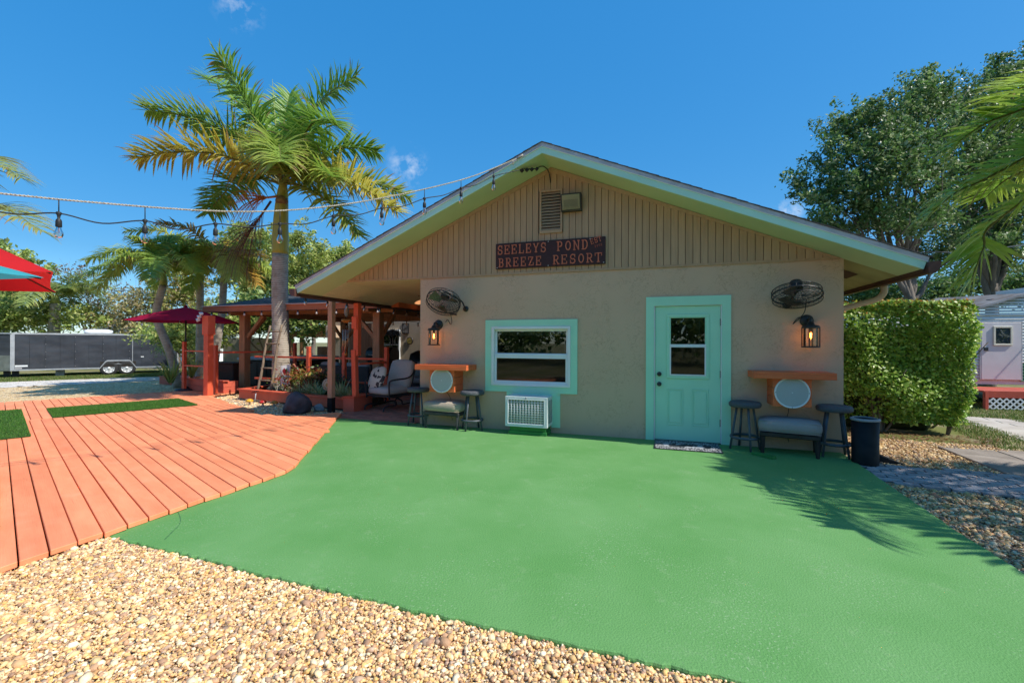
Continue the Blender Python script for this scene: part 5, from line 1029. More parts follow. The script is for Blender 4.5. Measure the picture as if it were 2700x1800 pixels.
c = onY(914, 822, 1.0); o = t = thing('bird_ornament', c, 'small painted bird ornament hanging above the wind chime', 'ornament'); v, f = ico(3); np_mesh('body', v*np.array([.05, .05, .11])+c, f, M('bird_paint', (.12, .2, .24), (.42, .3, .18), scale=14, rough=.5), t, smooth=True); MB().cyl(c+np.array([0, 0, .1]), c+np.array([0, 0, .22]), .003, n=5).build('hanger', m_cord, t); np_mesh('head', v*.04+c+np.array([.02, -.02, .11]), f, MATS['bird_paint'], t, smooth=True)
c = onY(864, 1014, 1.15); t = thing('clock_face', c, 'cream sun face clock disc among the planter grasses', 'clock'); MB().lathe([(.13, .0), (.135, -.012), (.12, -.018), (0, -.02)], c, 28, axis=(0, 1, 0)).build('disc', M('cream_clock', (.58, .44, .28), (.5, .36, .22), scale=8, rough=.6), t)
for k in range(12): th = k*math.pi/6; MB().box(-.005, .005, -.004, 0, -.014, .014).xf(lambda v: c+np.array([.095*math.sin(th)+v[0], -.02+v[1], .095*math.cos(th)+v[2]])).build('hour_mark', m_frame, t)
MB().lathe([(.04, -.021), (.03, -.026), (0, -.028)], c, 14, axis=(0, 1, 0)).build('sun_face', M('ochre', (.5, .26, .05), rough=.5), t); MB().cyl(c-np.array([0, -.02, .13]), c-np.array([0, -.02, .95]), .008, n=6).build('stake', m_black, t)
# ceiling fan with bowl light under the porch ceiling
c = onY(1103, 796, 3.1); t = thing('ceiling_fan', (c[0], c[1], SID), 'ceiling fan with glowing amber bowl light under the porch ceiling', 'fan'); MB().cyl((c[0], c[1], SID), (c[0], c[1], c[2]+.12), .02, n=8).build('rod', m_gut, t); MB().lathe([(0, .15), (.09, .14), (.11, .08), (.09, .05)], c, 18).build('motor', m_gut, t)
MB().lathe([(.15, .04), (.14, .0), (.10, -.04), (.04, -.06), (0, -.065)], c, 22).build('bowl', emit_mat('amber_bowl', (.9, .42, .18), .55), t)
for k in range(5): th = k*1.2566+.3; d = np.array([math.cos(th), math.sin(th), 0]); MB().bar(c+d*.1+np.array([0, 0, .10]), c+d*.62+np.array([0, 0, .10]), .12, .008).build('blade', m_gut, t)
# ------------------------------------------------------------------ lean-to shed, beige fence far back
t = thing('lean_to', (-12, 11, -.1), 'low timber lean-to with orange fascia behind the pavilion', 'shed'); a, b = onY(757, 888, 11), onY(818, 868, 11)
MB().add([a, b+np.array([3, 0, .4]), b+np.array([3, 3, .4]), a+np.array([0, 3, 0]), a+np.array([0, 0, .14]), b+np.array([3, 0, .54]), b+np.array([3, 3, .54]), a+np.array([0, 3, .14])], [(0, 3, 2, 1), (4, 5, 6, 7), (0, 1, 5, 4), (1, 2, 6, 5), (2, 3, 7, 6), (3, 0, 4, 7)]).build('roof', m_beam, t)
for u in (768, 795): p_ = onY(u, 900, 11.1); MB().box(p_[0]-.07, p_[0]+.07, 11.05, 11.19, -.1, a[2]+.08).build('post', m_cedar, t)
for k in range(8): MB().box(a[0]+.1+k*.32, a[0]+.4+k*.32, 13, 13.04, -.1, 1.2).build('board', m_cedar, t)
t = thing('fence', (-13.5, 10, -.1), 'beige panel fence behind the hot tub', 'fence'); p0, p1 = onY(588, 892, 10.), onY(716, 892, 10.)
n_ = 5
for k in range(n_): a = p0+(p1-p0)*k/n_; b = p0+(p1-p0)*(k+1)/n_; MB().box(a[0]+.01, b[0]-.01, 10., 10.05, -.15, 1.62+.03*(k % 2)).build('panel', M('beige_panel', (.48, .40, .30), (.40, .33, .24), scale=2, rough=.8, rand=.06), t)
# ------------------------------------------------------------------ black cargo trailer
def campt(lat, dep, z): p = CAM+CR*lat+CF*dep; return np.array([p[0], p[1], z])
TL = campt((36-1350)/FPX*19.3, 19.3, 0); TR = campt((468-1350)/FPX*23.0, 23.0, 0)
tx = unit((TR-TL)*np.array([1, 1, 0])); ty = np.array([-tx[1], tx[0], 0]); TLEN = np.linalg.norm((TR-TL)[:2])
if ty@(CAM-TL) > 0: ty = -ty                       # ty points away from the camera
TG = -.18; TZ0, TZ1 = TG+.33, TG+1.98
def tp(a, b, z): return TL+tx*a+ty*b+np.array([0, 0, z-TL[2]])
def tbox(a0, a1, b0, b1, z0, z1):
    m = MB(); m.add([tp(a0, b0, z0), tp(a1, b0, z0), tp(a1, b1, z0), tp(a0, b1, z0), tp(a0, b0, z1), tp(a1, b0, z1), tp(a1, b1, z1), tp(a0, b1, z1)], [(0, 3, 2, 1), (4, 5, 6, 7), (0, 1, 5, 4), (1, 2, 6, 5), (2, 3, 7, 6), (3, 0, 4, 7)])
    if np.cross(tx, ty)[2] < 0: m.f = [tuple(reversed(f)) for f in m.f]
    return m
m_tr = M('oil_canned_black_panel', (.032, .037, .047), (.055, .062, .076), scale=1.3, rough=.22, spec=.55, bump=.75, bscale=1.6, stretch=(1, 1, 2.6), bdetail=2.)
m_alu = M('aluminium_trim', (.62, .64, .66), (.5, .52, .54), scale=4, rough=.35, metal=.6)
m_dia = M('diamond_plate', (.42, .43, .42), (.30, .31, .30), scale=5, rough=.3, metal=.8, bump=.5, bscale=3)
CT = thing('cargo_trailer', tp(TLEN/2, 1, TG), 'long black enclosed cargo trailer parked on the grass', 'trailer')
np_ = 12
for k in range(np_):
    a = TLEN*k/np_; tbox(a+.004, TLEN*(k+1)/np_-.004, 0, .02, TZ0+.06, TZ1-.07).build('side_panel', m_tr, CT)
    for j in range(9): MB().lathe([(0, -.004), (.008, -.003), (.01, 0)], tp(a+.02, 0, TZ0+.16+j*.165), 6, axis=ty).build('rivet', m_drip, CT) if k % 2 == 0 and j % 2 == 0 else None
tbox(0, TLEN, .021, 2.1, TZ0, TZ1-.01).build('body', M('trailer_core', (.03, .03, .032), rough=.6), CT)
tbox(-.04, TLEN+.04, -.012, 2.12, TZ1-.07, TZ1).build('top_rail', m_alu, CT); tbox(0, TLEN+.02, -.012, .03, TZ0, TZ0+.06).build('bottom_rail', m_alu, CT)
tbox(-.10, .03, -.014, .05, TZ0, TZ1-.07).build('corner_post', m_alu, CT); tbox(TLEN-.02, TLEN+.05, -.013, .04, TZ0, TZ1-.07).build('corner_post', m_alu, CT)
tbox(TLEN*.69-.012, TLEN*.69+.012, -.006, .01, TZ0+.12, TZ1-.1).build('door_seam', m_alu, CT)
tbox(.04, .42, -.004, .01, TZ0+.17, TZ0+.24).build('marker_strip', m_white, CT); tbox(.04, .25, -.004, .01, TZ0+.08, TZ0+.14).build('decal', m_drip, CT); tbox(TLEN*.745, TLEN*.765, -.004, .01, TZ0+.52, TZ0+.56).build('decal', m_white, CT)
# slanted nose
nose = MB(); nq = [tp(-.1, .02, TZ0), tp(-1.15, .75, TZ0), tp(-1.15, .75, TZ1-.05), tp(-.1, .02, TZ1-.05), tp(-1.15, 1.4, TZ0), tp(-1.15, 1.4, TZ1-.05), tp(0, 2.1, TZ0), tp(0, 2.1, TZ1-.05)]
def lerp(a, b, t): return a+(b-a)*t
zc = .42
MB().add([lerp(nq[0], nq[3], zc), lerp(nq[1], nq[2], zc), nq[2], nq[3]], [(0, 3, 2, 1)]).build('nose_panel', m_tr, CT); MB().add([nq[0], nq[1], lerp(nq[1], nq[2], zc), lerp(nq[0], nq[3], zc)], [(0, 3, 2, 1)]).build('stone_guard', m_dia, CT)
MB().add([nq[1], nq[4], nq[5], nq[2], nq[6], nq[7]], [(0, 3, 2, 1), (1, 2, 5, 4)]).build('nose_front', m_dia, CT)
MB().add([nq[3], nq[2], nq[5], nq[7]], [(0, 1, 2, 3)]).build('nose_roof', m_alu, CT)
MB().bar(tp(-.1, .0, TZ1-.03), tp(-1.17, .74, TZ1-.03), .05, .05).build('nose_trim', m_alu, CT)
for k, f0 in enumerate((.54, .654)):
    c = tp(TLEN*f0, .10, TG+.345); wh = thing('wheel', (0, 0, 0)); wh.parent = CT; wh.location = (0, 0, 0)
    def rel(m, n_, mt): return m.build(n_, mt, wh)
    rel(MB().lathe([(.21, -.12), (.33, -.12), (.345, -.09), (.345, .09), (.33, .12), (.21, .12)], c, 30, axis=ty), 'tyre', M('tyre_rubber', (.03, .03, .03), rough=.85, bump=.3, bscale=40))
    r_ = MB(); r_.lathe([(.215, -.11), (.20, -.10), (.19, -.07), (.15, -.085), (.13, -.10), (.10, -.105), (.06, -.10), (.055, -.13), (0, -.132)], c, 30, axis=ty); rel(r_, 'rim', m_white)
    for j in range(8):
        th = j*math.pi/4; MB().lathe([(0, -.0905), (.02, -.091), (.022, -.085)], c+.165*(math.cos(th)*tx+math.sin(th)*np.array([0, 0, 1])), 8, axis=ty).build('rim_hole', m_dark, wh)
# fender: double arch
fa = MB(); pts = []
for j in range(25):
    t_ = j/24; a = TLEN*(.478+.242*t_); h = .50*min(1, math.sin(min(t_, 1-t_)*math.pi*1.15)*1.25) if 0 < t_ < 1 else 0; pts.append((a, TG+.33+min(h, .40)))
outer = [tp(a, -.03, z) for a, z in pts]; inner = [tp(a, -.03, max(TG+.30, z-.06)) for a, z in pts]; ob_ = [tp(a, .03, z) for a, z in pts]
fa.add(outer+inner+ob_, [(i, i+1, 25+i+1, 25+i) for i in range(24)]+[(i, 50+i, 50+i+1, i+1) for i in range(24)]); fa.build('fender', m_alu, CT)
tbox(TLEN*.485, TLEN*.713, -.006, .019, TZ0+.02, TG+.66).build('wheel_well', m_dark, CT)
MB().add([tp(TLEN*.572, -.032, TG+.52), tp(TLEN*.622, -.032, TG+.52), tp(TLEN*.597, -.032, TG+.60)], [(0, 2, 1), (0, 1, 2)]).build('fender_gusset', m_alu, CT)
ra = MB(); ra.cushion(-.5, .5, -.35, .35, 0, .2, .09, .02); ra.xf(lambda v: tp(TLEN*.47+v[0], .8+v[1], TZ1+v[2])); ra.build('roof_ac', m_white, CT)
tbox(TLEN*.22, TLEN*.27, .3, .6, TG, TZ0).build('jack_block', m_drip, CT)
for a in (.1, .35): tbox(-.45+a, -.25+a, .4, .6, TG+.02, TZ0).build('jack_stand', m_black, CT)
tbox(TLEN+.03, TLEN+.06, .3, 1.8, TZ0, TZ0+.6).build('ramp_strip', m_alu, CT)
# white cottage far behind it
c = onZ(330, 960, -.18); c = atD(330, 900, 34); H = thing('cottage', (c[0], c[1], -.2), 'pale far cottage with grey roof glimpsed over the trailer', 'house')
MB().box(c[0]-4, c[0]+4, c[1], c[1]+6, -.2, 2.1).build('wall', m_white, H); MB().prismY([(c[0]-4.4, 2.1), (c[0]+4.4, 2.1), (c[0], 3.0)], c[1]-.3, c[1]+6.3).build('roof', M('pale_roof', (.40, .40, .42), (.34, .34, .36), scale=3, rough=.8), H); MB().box(c[0]-1.5, c[0]-.5, c[1]-.02, c[1]+.01, .6, 1.6).build('window', m_dark, H)
# ------------------------------------------------------------------ white park trailer on the right
RD = 13.0; RG = -.27
rl = campt((2560-1350)/FPX*RD, RD, RG); rvx = unit(CR*np.array([1, 1, 0])*.97+CF*np.array([1, 1, 0])*-.22); rvy = np.array([-rvx[1], rvx[0], 0])
def rp(a, b, z): return rl+rvx*a+rvy*b+np.array([0, 0, z-RG])
def rbox(a0, a1, b0, b1, z0, z1): return MB().add([rp(a0, b0, z0), rp(a1, b0, z0), rp(a1, b1, z0), rp(a0, b1, z0), rp(a0, b0, z1), rp(a1, b0, z1), rp(a1, b1, z1), rp(a0, b1, z1)], [(0, 3, 2, 1), (4, 5, 6, 7), (0, 1, 5, 4), (1, 2, 6, 5), (2, 3, 7, 6), (3, 0, 4, 7)])
m_rv = M('white_metal_siding', (.72, .72, .70), (.66, .66, .64), scale=2, rough=.6, spec=.3)
m_rvd = M('lilac_white_door', (.66, .61, .62), (.62, .57, .58), scale=3, rough=.4)
RV = thing('park_trailer', rp(1.2, 1, RG), 'white ribbed park trailer home with lilac door beyond the hedge', 'trailer home'); fz = RG+.62
sc_ = RD/FPX
def rz(v): return CAM[2]+(905-v)*sc_          # height of a picture row at the trailer's distance
rbox(-2.6, 6.0, .03, 3.2, fz-.05, rz(828)).build('body', m_rv, RV)
# individual siding courses, as stepped boards
z = fz+.05; k = 0
dl, drr = 0.22, 1.16
while z < rz(835):
    z1_ = z+.088
    for (a, b) in (((-2.6, dl-.02), (drr+.02, 6.0)) if z < rz(848) else ((-2.6, 6.0),)):
        mm_ = MB().add([rp(a, 0.02, z), rp(b, 0.02, z), rp(b, -.018, z+.012), rp(a, -.018, z+.012), rp(a, .015, z1_-.004), rp(b, .015, z1_-.004)], [(1, 0, 3, 2), (3, 4, 5, 2)][::1]); mm_.f = [(0, 1, 2, 3), (3, 2, 5, 4)]
        mm_.build('siding_course', m_rv if z > fz+.55 or a < 0 else M('green_skirt_metal', (.02, .14, .06), rough=.4), RV)
    z = z1_
# shallow gable end with roof
a0, a1, zt = -.35, 3.4, rz(828)
gb = MB(); pk = (2.2, rz(776)); n_ = 7
for k in range(n_):
    f0, f1 = k/n_, (k+1)/n_-.03; za, zb = zt+(pk[1]-zt)*f0, zt+(pk[1]-zt)*f1
    MB().add([rp(a0+(pk[0]-1.0-a0)*f0, -.02, za), rp(6, -.02, za), rp(6, .012, zb), rp(a0+(pk[0]-1.0-a0)*f1, .012, zb)], [(0, 1, 2, 3)]).build('gable_course', m_rv, RV)
m_rr = M('weathered_metal_roof', (.36, .36, .38), (.22, .19, .18), scale=2, rough=.5, metal=.3)
MB().add([rp(a0-.3, -.15, zt-.02), rp(pk[0]-1.0, -.15, pk[1]+.04), rp(6.2, -.15, pk[1]+.10), rp(6.2, 3.4, pk[1]+.3), rp(pk[0]-1.0, 3.4, pk[1]+.24), rp(a0-.9, 3.4, zt+.10), rp(a0-.3, -.15, zt-.08), rp(pk[0]-1.0, -.15, pk[1]-.02)], [(0, 1, 4, 5), (1, 2, 3, 4), (6, 7, 1, 0)]).build('roof', m_rr, RV)
for k, (a, w_) in enumerate(((.7, .5), (1.3, .35), (1.9, .3))): rbox(a, a+w_, .3, .5, rz(786)+.05*k, rz(783)+.06*k).build('roof_ridge_cap', M('rusty_cap', (.25, .12, .08), rough=.6), RV)
rbox(2.1, 3.4, 1, 2.2, pk[1]+.1, pk[1]+.32).build('roof_unit', m_white, RV)
dtop, dbot = rz(847), rz(996)
dm = rbox(dl, drr, -.05, .0, dbot, dtop).build('door', m_rvd, RV, bevel=.01)
fr_ = MB()
for (a, b, z0, z1_) in ((dl-.03, dl, dbot, dtop), (drr, drr+.03, dbot, dtop), (dl-.03, drr+.03, dtop, dtop+.03)): q_ = rbox(a, b, -.045, .0, z0, z1_); fr_.add(q_.v, q_.f)
fr_.build('door_frame', m_drip, dm)
wz0, wz1 = rz(907), rz(857); wa, wb = dl+.27, dl+.72
q_ = MB()
for (a, b, z0, z1_) in ((wa, wb, wz1-.05, wz1), (wa, wb, wz0, wz0+.05), (wa, wa+.05, wz0+.05, wz1-.05), (wb-.05, wb, wz0+.05, wz1-.05)): e_ = rbox(a, b, -.085, -.05, z0, z1_); q_.add(e_.v, e_.f)
q_.build('window_frame', M('cream_gasket', (.72, .68, .55), rough=.5), dm, bevel=.006)
rbox(wa+.05, wb-.05, -.056, -.052, wz0+.05, wz1-.05).build('curtain', M('grey_curtain', (.30, .31, .34), (.18, .19, .22), scale=14, rough=.8, stretch=(4, 4, .3)), dm)
rbox(wa+.05, wb-.05, -.066, -.062, wz0+.05, wz1-.05).build('pane', glass_mat('rv_pane', (.8, .82, .85), 1.), dm)
rbox(dl+.06, dl+.15, -.075, -.05, rz(921), rz(912)).build('latch', m_black, dm)
rbox(1.4, 6.0, -.005, .028, RG, fz-.05).build('skirt', MATS['green_skirt_metal'], RV); rbox(-2.6, dl-.1, -.005, .028, RG, fz-.05).build('skirt', MATS['green_skirt_metal'], RV)
rbox(1.35, 1.6, -.03, -.006, fz-.05, fz+.45).build('access_panel', m_white, RV)
m_rdk = M('red_step_paint', (.55, .09, .05), (.42, .07, .045), scale=4, rough=.6, rand=.1)
DK = thing('entry_deck', rp(.5, -1, RG), 'small red timber porch with white lattice in front of the park trailer', 'porch')
for k in range(8): rbox(-.6+0, 1.5, -1.35+k*.165, -1.195+k*.165, fz-.16, fz-.12).build('board', m_rdk, DK, bevel=.003)
rbox(-.6, 1.5, -1.37, -1.352, fz-.30, fz-.125).build('rim_joist', m_rdk, DK)
lt = []
for k in range(-5, 12):
    for s_ in (-1, 1):
        a = -.55+k*.145; zA, zB = RG+.02, fz-.31; dd = (zB-zA)
        x0_, x1_ = (a, a+dd) if s_ > 0 else (a+dd, a)
        lo_, hi_ = -.55, 1.0; za_, zb_ = zA, zB
        def clipx(xa, za, xb, zb):
            if xa > xb: xa, za, xb, zb = xb, zb, xa, za
            if xb <= lo_ or xa >= hi_: return None
            if xa < lo_: za = za+(zb-za)*(lo_-xa)/(xb-xa); xa = lo_
            if xb > hi_: zb = za+(zb-za)*(hi_-xa)/(xb-xa); xb = hi_
            return xa, za, xb, zb
        c_ = clipx(x0_, za_, x1_, zb_)
        if c_ and c_[2]-c_[0] > .03: MB().bar(rp(c_[0], -1.375-.008*s_, c_[1]), rp(c_[2], -1.375-.008*s_, c_[3]), .008, .036, up=(0, 0, 1)).build('lattice_strip', m_white, DK)
for (a) in (-.58, 1.06): rbox(a, a+.07, -1.39, -1.30, RG, fz-.15).build('post', m_rdk, DK)
ST = thing('entry_steps', rp(1.8, -1.5, RG), 'red timber steps with sloping handrail right of the lattice', 'steps')
for k in range(4): rbox(1.2+.0*k, 3.2, -1.5-.28*k+.0, -1.25-.28*k, fz-.22-.17*k, fz-.18-.17*k).build('tread', m_rdk, ST, bevel=.003)
MB().bar(rp(1.75, -1.2, fz+.85), rp(2.3, -2.6, fz+.15), .12, .06).build('handrail', m_rdk, ST)
MB().bar(rp(1.75, -1.2, fz+.55), rp(2.3, -2.6, fz-.15), .05, .15).build('handrail_board', m_rdk, ST)
for a, b, zt_ in ((1.72, -1.2, fz+.9), (2.25, -2.5, fz+.2)): rbox(a, a+.1, b-.05, b+.05, RG, zt_).build('post', m_rdk, ST)
# ------------------------------------------------------------------ umbrellas
def umbrella(c, rad, n, hgt, rim_z, base_z, rot, mat, label, sag=.0, pole_mat=None, scal=.0):
    c = np.array([c[0], c[1], 0.]); t = thing("umbrella", (c[0], c[1], base_z), label, 'umbrella'); cp = MB(); vs = [np.array([c[0], c[1], rim_z+hgt])]; NR, per = 6, 6; fs = []
    ring = []
    for i in range(1, NR+1):
        f0 = i/NR; row = []
        for k in range(n):
            for j in range(per):
                th0 = rot+2*math.pi*k/n; th1 = rot+2*math.pi*(k+1)/n; u = j/per
                p0 = np.array([math.cos(th0), math.sin(th0)]); p1 = np.array([math.cos(th1), math.sin(th1)]); p = (p0*(1-u)+p1*u)*rad*f0*(1-scal*f0*4*u*(1-u))
                z = rim_z+hgt*(1-f0)-sag*math.sin(math.pi*f0)*.5-.10*hgt*f0*4*u*(1-u)*.6+ (.05*hgt*math.sin(math.pi*f0))
                row.append(len(vs)); vs.append(np.array([c[0]+p[0], c[1]+p[1], z]))
        ring.append(row)
    m_ = n*per; fs += [(0, ring[0][a], ring[0][(a+1) % m_]) for a in range(m_)]
    for i in range(NR-1): fs += [(ring[i][a], ring[i+1][a], ring[i+1][(a+1) % m_], ring[i][(a+1) % m_]) for a in range(m_)]
    cp.add(vs, fs, True); cp.build('canopy', mat, t)
    pm_ = pole_mat or m_black
    for k in range(n):
        th = rot+2*math.pi*k/n; d = np.array([math.cos(th), math.sin(th), 0])
        MB().tube([c*np.array([1, 1, 0])+np.array([0, 0, rim_z+hgt-.06]), c*np.array([1, 1, 0])+d*rad*.5+np.array([0, 0, rim_z+hgt*.5-.035]), c*np.array([1, 1, 0])+d*rad*.985+np.array([0, 0, rim_z-.012])], .009, 6).build('rib', pm_, t)
    MB().cyl((c[0], c[1], base_z), (c[0], c[1], rim_z+hgt-.02), .02, n=10).build('pole', pm_, t); MB().lathe([(0, .06), (.03, .05), (.045, .0), (.03, -.02)], (c[0], c[1], rim_z+hgt), 12).build('finial', mat, t)
    MB().lathe([(.26, 0), (.26, .04), (.1, .07), (.04, .12), (.03, .12)], (c[0], c[1], base_z), 20).build('base', m_black, t); MB().lathe([(.03, 0), (.045, .02), (.045, .08), (.03, .1)], (c[0], c[1], base_z+1.1), 12).build('crank_hub', pm_, t)
    return t
def fabric(name, a, b): return M(name, a, b, scale=1.5, rough=.75, transl=.35, spec=.2)
f_red = fabric('red_canopy', (.62, .02, .025), (.55, .018, .02)); f_teal = fabric('teal_canopy', (.06, .42, .50), (.05, .36, .44)); f_crim = fabric('crimson_canopy', (.40, .008, .05), (.34, .006, .04))
uc = atD(490, 850, 12.9); umbrella((uc[0], uc[1]), 1.38, 8, .42, 2.02, .04, .3, f_crim, 'crimson market umbrella open above the deck corner planter', scal=.05)
uc = campt(-7.15, 5.0, 0); e_ = unit((CR*-.707+CF*.707)*np.array([1, 1, 0])); umbrella((uc[0], uc[1]), 2.02, 4, .86, 2.21, .046, math.atan2(CR[1], CR[0]), f_red, 'large square red umbrella at the left edge', scal=.03, sag=.06)
uc = campt(-5.88, 3.60, 0); umbrella((uc[0], uc[1]), 1.46, 6, .36, 2.10, .046, math.atan2(CR[1], CR[0])+.81, f_teal, 'teal umbrella with scalloped edge in front of the red umbrella', scal=.10)
# ------------------------------------------------------------------ rope, string lights
E0 = np.array([2.01, -.62]); E1 = np.array([-.52, -4.16]); pn = np.array([-(E0-E1)[1], (E0-E1)[0], 0.])
def onP(u, v):
    d = ray(u, v); return CAM+d*((np.array([E0[0], E0[1], 0])-CAM)@pn)/(d@pn)
S_ = 2700/2352
rope_px = [(-330, 395), (-150, 425), (0, 444), (240, 467), (480, 484), (640, 484), (800, 468), (950, 440), (1080, 407), (1190, 366)]
rope = [onP(u*S_, v*S_) for u, v in rope_px]; rope[-1] = np.array([2.0, -.64, rope[-1][2]])
rp_ = catm(rope, 10); t = thing('support_rope', rope[-1], 'pale twisted rope strung from off frame to the gable', 'rope')
m_rope = M('natural_rope', (.55, .50, .42), (.30, .27, .22), scale=60, rough=.9)
L_ = np.r_[0, np.cumsum(np.linalg.norm(np.diff(rp_, axis=0), axis=1))]; nn_ = int(L_[-1]/.012); tt = np.linspace(0, L_[-1], nn_); rpd = np.stack([np.interp(tt, L_, rp_[:, i]) for i in range(3)], 1)
for k in range(2):
    ph = tt/.05*2*math.pi+k*math.pi; off = np.stack([np.zeros(nn_), .0045*np.cos(ph), .0045*np.sin(ph)], 1); MB().tube(rpd+off, .0058, 5).build('strand', m_rope, t)
kn = MB(); kn.tube([rope[-1]+np.array([.0, .005, .0]), rope[-1]+np.array([.10, .01, .05])], .012, 6); kn.tube([rope[-1]+np.array([-.06, -.01, -.01]), rope[-1]+np.array([-.05, -.01, -.09])], .008, 6); kn.build('knot', m_rope, t)
wire_px = [(-200, 470), (-60, 478), (40, 492), (135, 490), (235, 513), (333, 507), (410, 527), (495, 514), (570, 522), (643, 514), (705, 514), (766, 496), (825, 493), (877, 478), (925, 474), (975, 456), (1020, 448), (1059, 432), (1095, 424), (1134, 405), (1170, 396), (1205, 388)]
bulb_px = [(135, 490, 545), (333, 507, 552), (495, 514, 552), (643, 514, 548), (766, 496, 532), (877, 478, 513), (975, 456, 488), (1059, 432, 463), (1134, 405, 436)]
SLT = thing('string_lights', rope[-1], 'outdoor string lights hanging on the rope with clear bulbs', 'string lights')
m_wire = M('black_rubber', (.02, .022, .025), rough=.55)
MB().tube(catm([onP(u*S_, v*S_) for u, v in wire_px], 6), .0062, 6).build('wire', m_wire, SLT)
g_bulb = glass_mat('bulb_glass', (.96, .93, .92), 1.6); m_fil = M('filament_pink', (.5, .25, .2), rough=.4)
for (u, v0, v1) in bulb_px:
    a = onP(u*S_, v0*S_); rv_ = None; ra_ = np.interp(u, [p[0] for p in rope_px], [p[1] for p in rope_px]); tp_ = onP(u*S_, ra_*S_)
    MB().tube([tp_, a], .0045, 5).build('hook', m_wire, SLT)
    s_ = MB(); s_.lathe([(0, .014), (.016, .012), (.022, 0), (.012, -.02), (.009, -.045), (.018, -.055), (.021, -.07), (.022, -.115), (.018, -.12)], a, 12); b_ = s_.build('socket', m_wire, SLT)
    MB().lathe([(.015, -.118), (.018, -.135), (.030, -.165), (.031, -.185), (.022, -.207), (0, -.213)], a, 14).build('bulb', g_bulb, b_); MB().tube([a+np.array([-.006, 0, -.12]), a+np.array([-.008, 0, -.17]), a+np.array([.008, 0, -.17]), a+np.array([.006, 0, -.12])], .002, 4).build('filament', m_fil, b_)
ce = onY(1395, 445, -.45); cl_ = MB(); cl_.tube(catm([onP(1205*S_, 388*S_), (2.10, -.45, ce[2]+.0), (2.2, -.35, ce[2]+.03), (2.30, -.2, ce[2]+.11), (2.36, -.08, ce[2]+.06), (2.38, -.03, ce[2]-.1)], 6), .008, 6); cl_.build('lead', m_wire, SLT)
for k in range(4): MB().cyl((2.02+.07*k, -.48+.03*k, ce[2]-.01+.012*k), (2.05+.07*k, -.46+.03*k, ce[2]-.04+.012*k), .028, n=8).build('plug', m_wire, SLT)
# bulbs under the porch gutter, and a second run deeper under the pavilion
PB = thing('string_lights', (-2.2, 0, 2.25), 'string lights hung along the left porch gutter', 'string lights'); zg = sof(XE0)-.075
MB().tube([(-2.2, -.5, zg), (-2.2, 7.5, zg)], .006, 5).build('wire', m_wire, PB)
for k in range(14):
    p_ = np.array([-2.2, -.38+k*.58, zg]); s_ = MB().lathe([(.012, 0), (.018, -.01), (.02, -.055), (.015, -.06)], p_, 8); b_ = s_.build('socket', m_wire, PB); MB().lathe([(.014, -.058), (.024, -.085), (.026, -.105), (.014, -.125), (0, -.128)], p_, 10).build('bulb', g_bulb, b_)
PB = thing('string_lights', (-5, 2.5, 2.3), 'string lights clipped along the pavilion fascia', 'string lights'); MB().tube([(ex0, ey0-.02, 2.285), (ex1, ey0-.02, 2.285)], .006, 5).build('wire', m_wire, PB)
m_lit = M('frosted_bulb', (.75, .68, .62), rough=.3)
for k in range(10):
    p_ = np.array([ex0+.35+k*.62, ey0-.02, 2.285]); s_ = MB().lathe([(.012, 0), (.018, -.01), (.02, -.05), (.015, -.055)], p_, 8); b_ = s_.build('socket', m_wire, PB); MB().lathe([(.014, -.053), (.026, -.085), (.026, -.10), (.014, -.12), (0, -.123)], p_, 10).build('bulb', m_lit, b_)
PB = thing('string_lights', (-4, 5, 2.1), 'string lights in the dim back of the pavilion', 'string lights')
wp = catm([(-7.0, 4.6, 2.12), (-5.2, 4.9, 2.02), (-3.6, 5.0, 2.10), (-2.6, 5.4, 2.02), (-1.2, 5.6, 2.10)], 6); MB().tube(wp, .006, 5).build('wire', m_wire, PB)
for k in range(1, len(wp), 2):
    s_ = MB().lathe([(.012, 0), (.02, -.05), (.015, -.055)], wp[k], 8); b_ = s_.build('socket', m_wire, PB); MB().lathe([(.014, -.053), (.03, -.09), (.028, -.11), (0, -.13)], wp[k], 10).build('bulb', m_lit, b_)
# overhead power cable far right
a, b = onY(2380, 668, 14), onY(2760, 640, 11); t = thing('power_cable', (a+b)/2, 'thin overhead cable crossing in front of the right hand trees', 'cable')
MB().tube(catm([a-np.array([6, 0, .3]), a, (a+b)/2-np.array([0, 0, .12]), b, b+(b-a)], 6), .018, 5).build('cable', M('grey_cable', (.3, .3, .3), rough=.5), t)
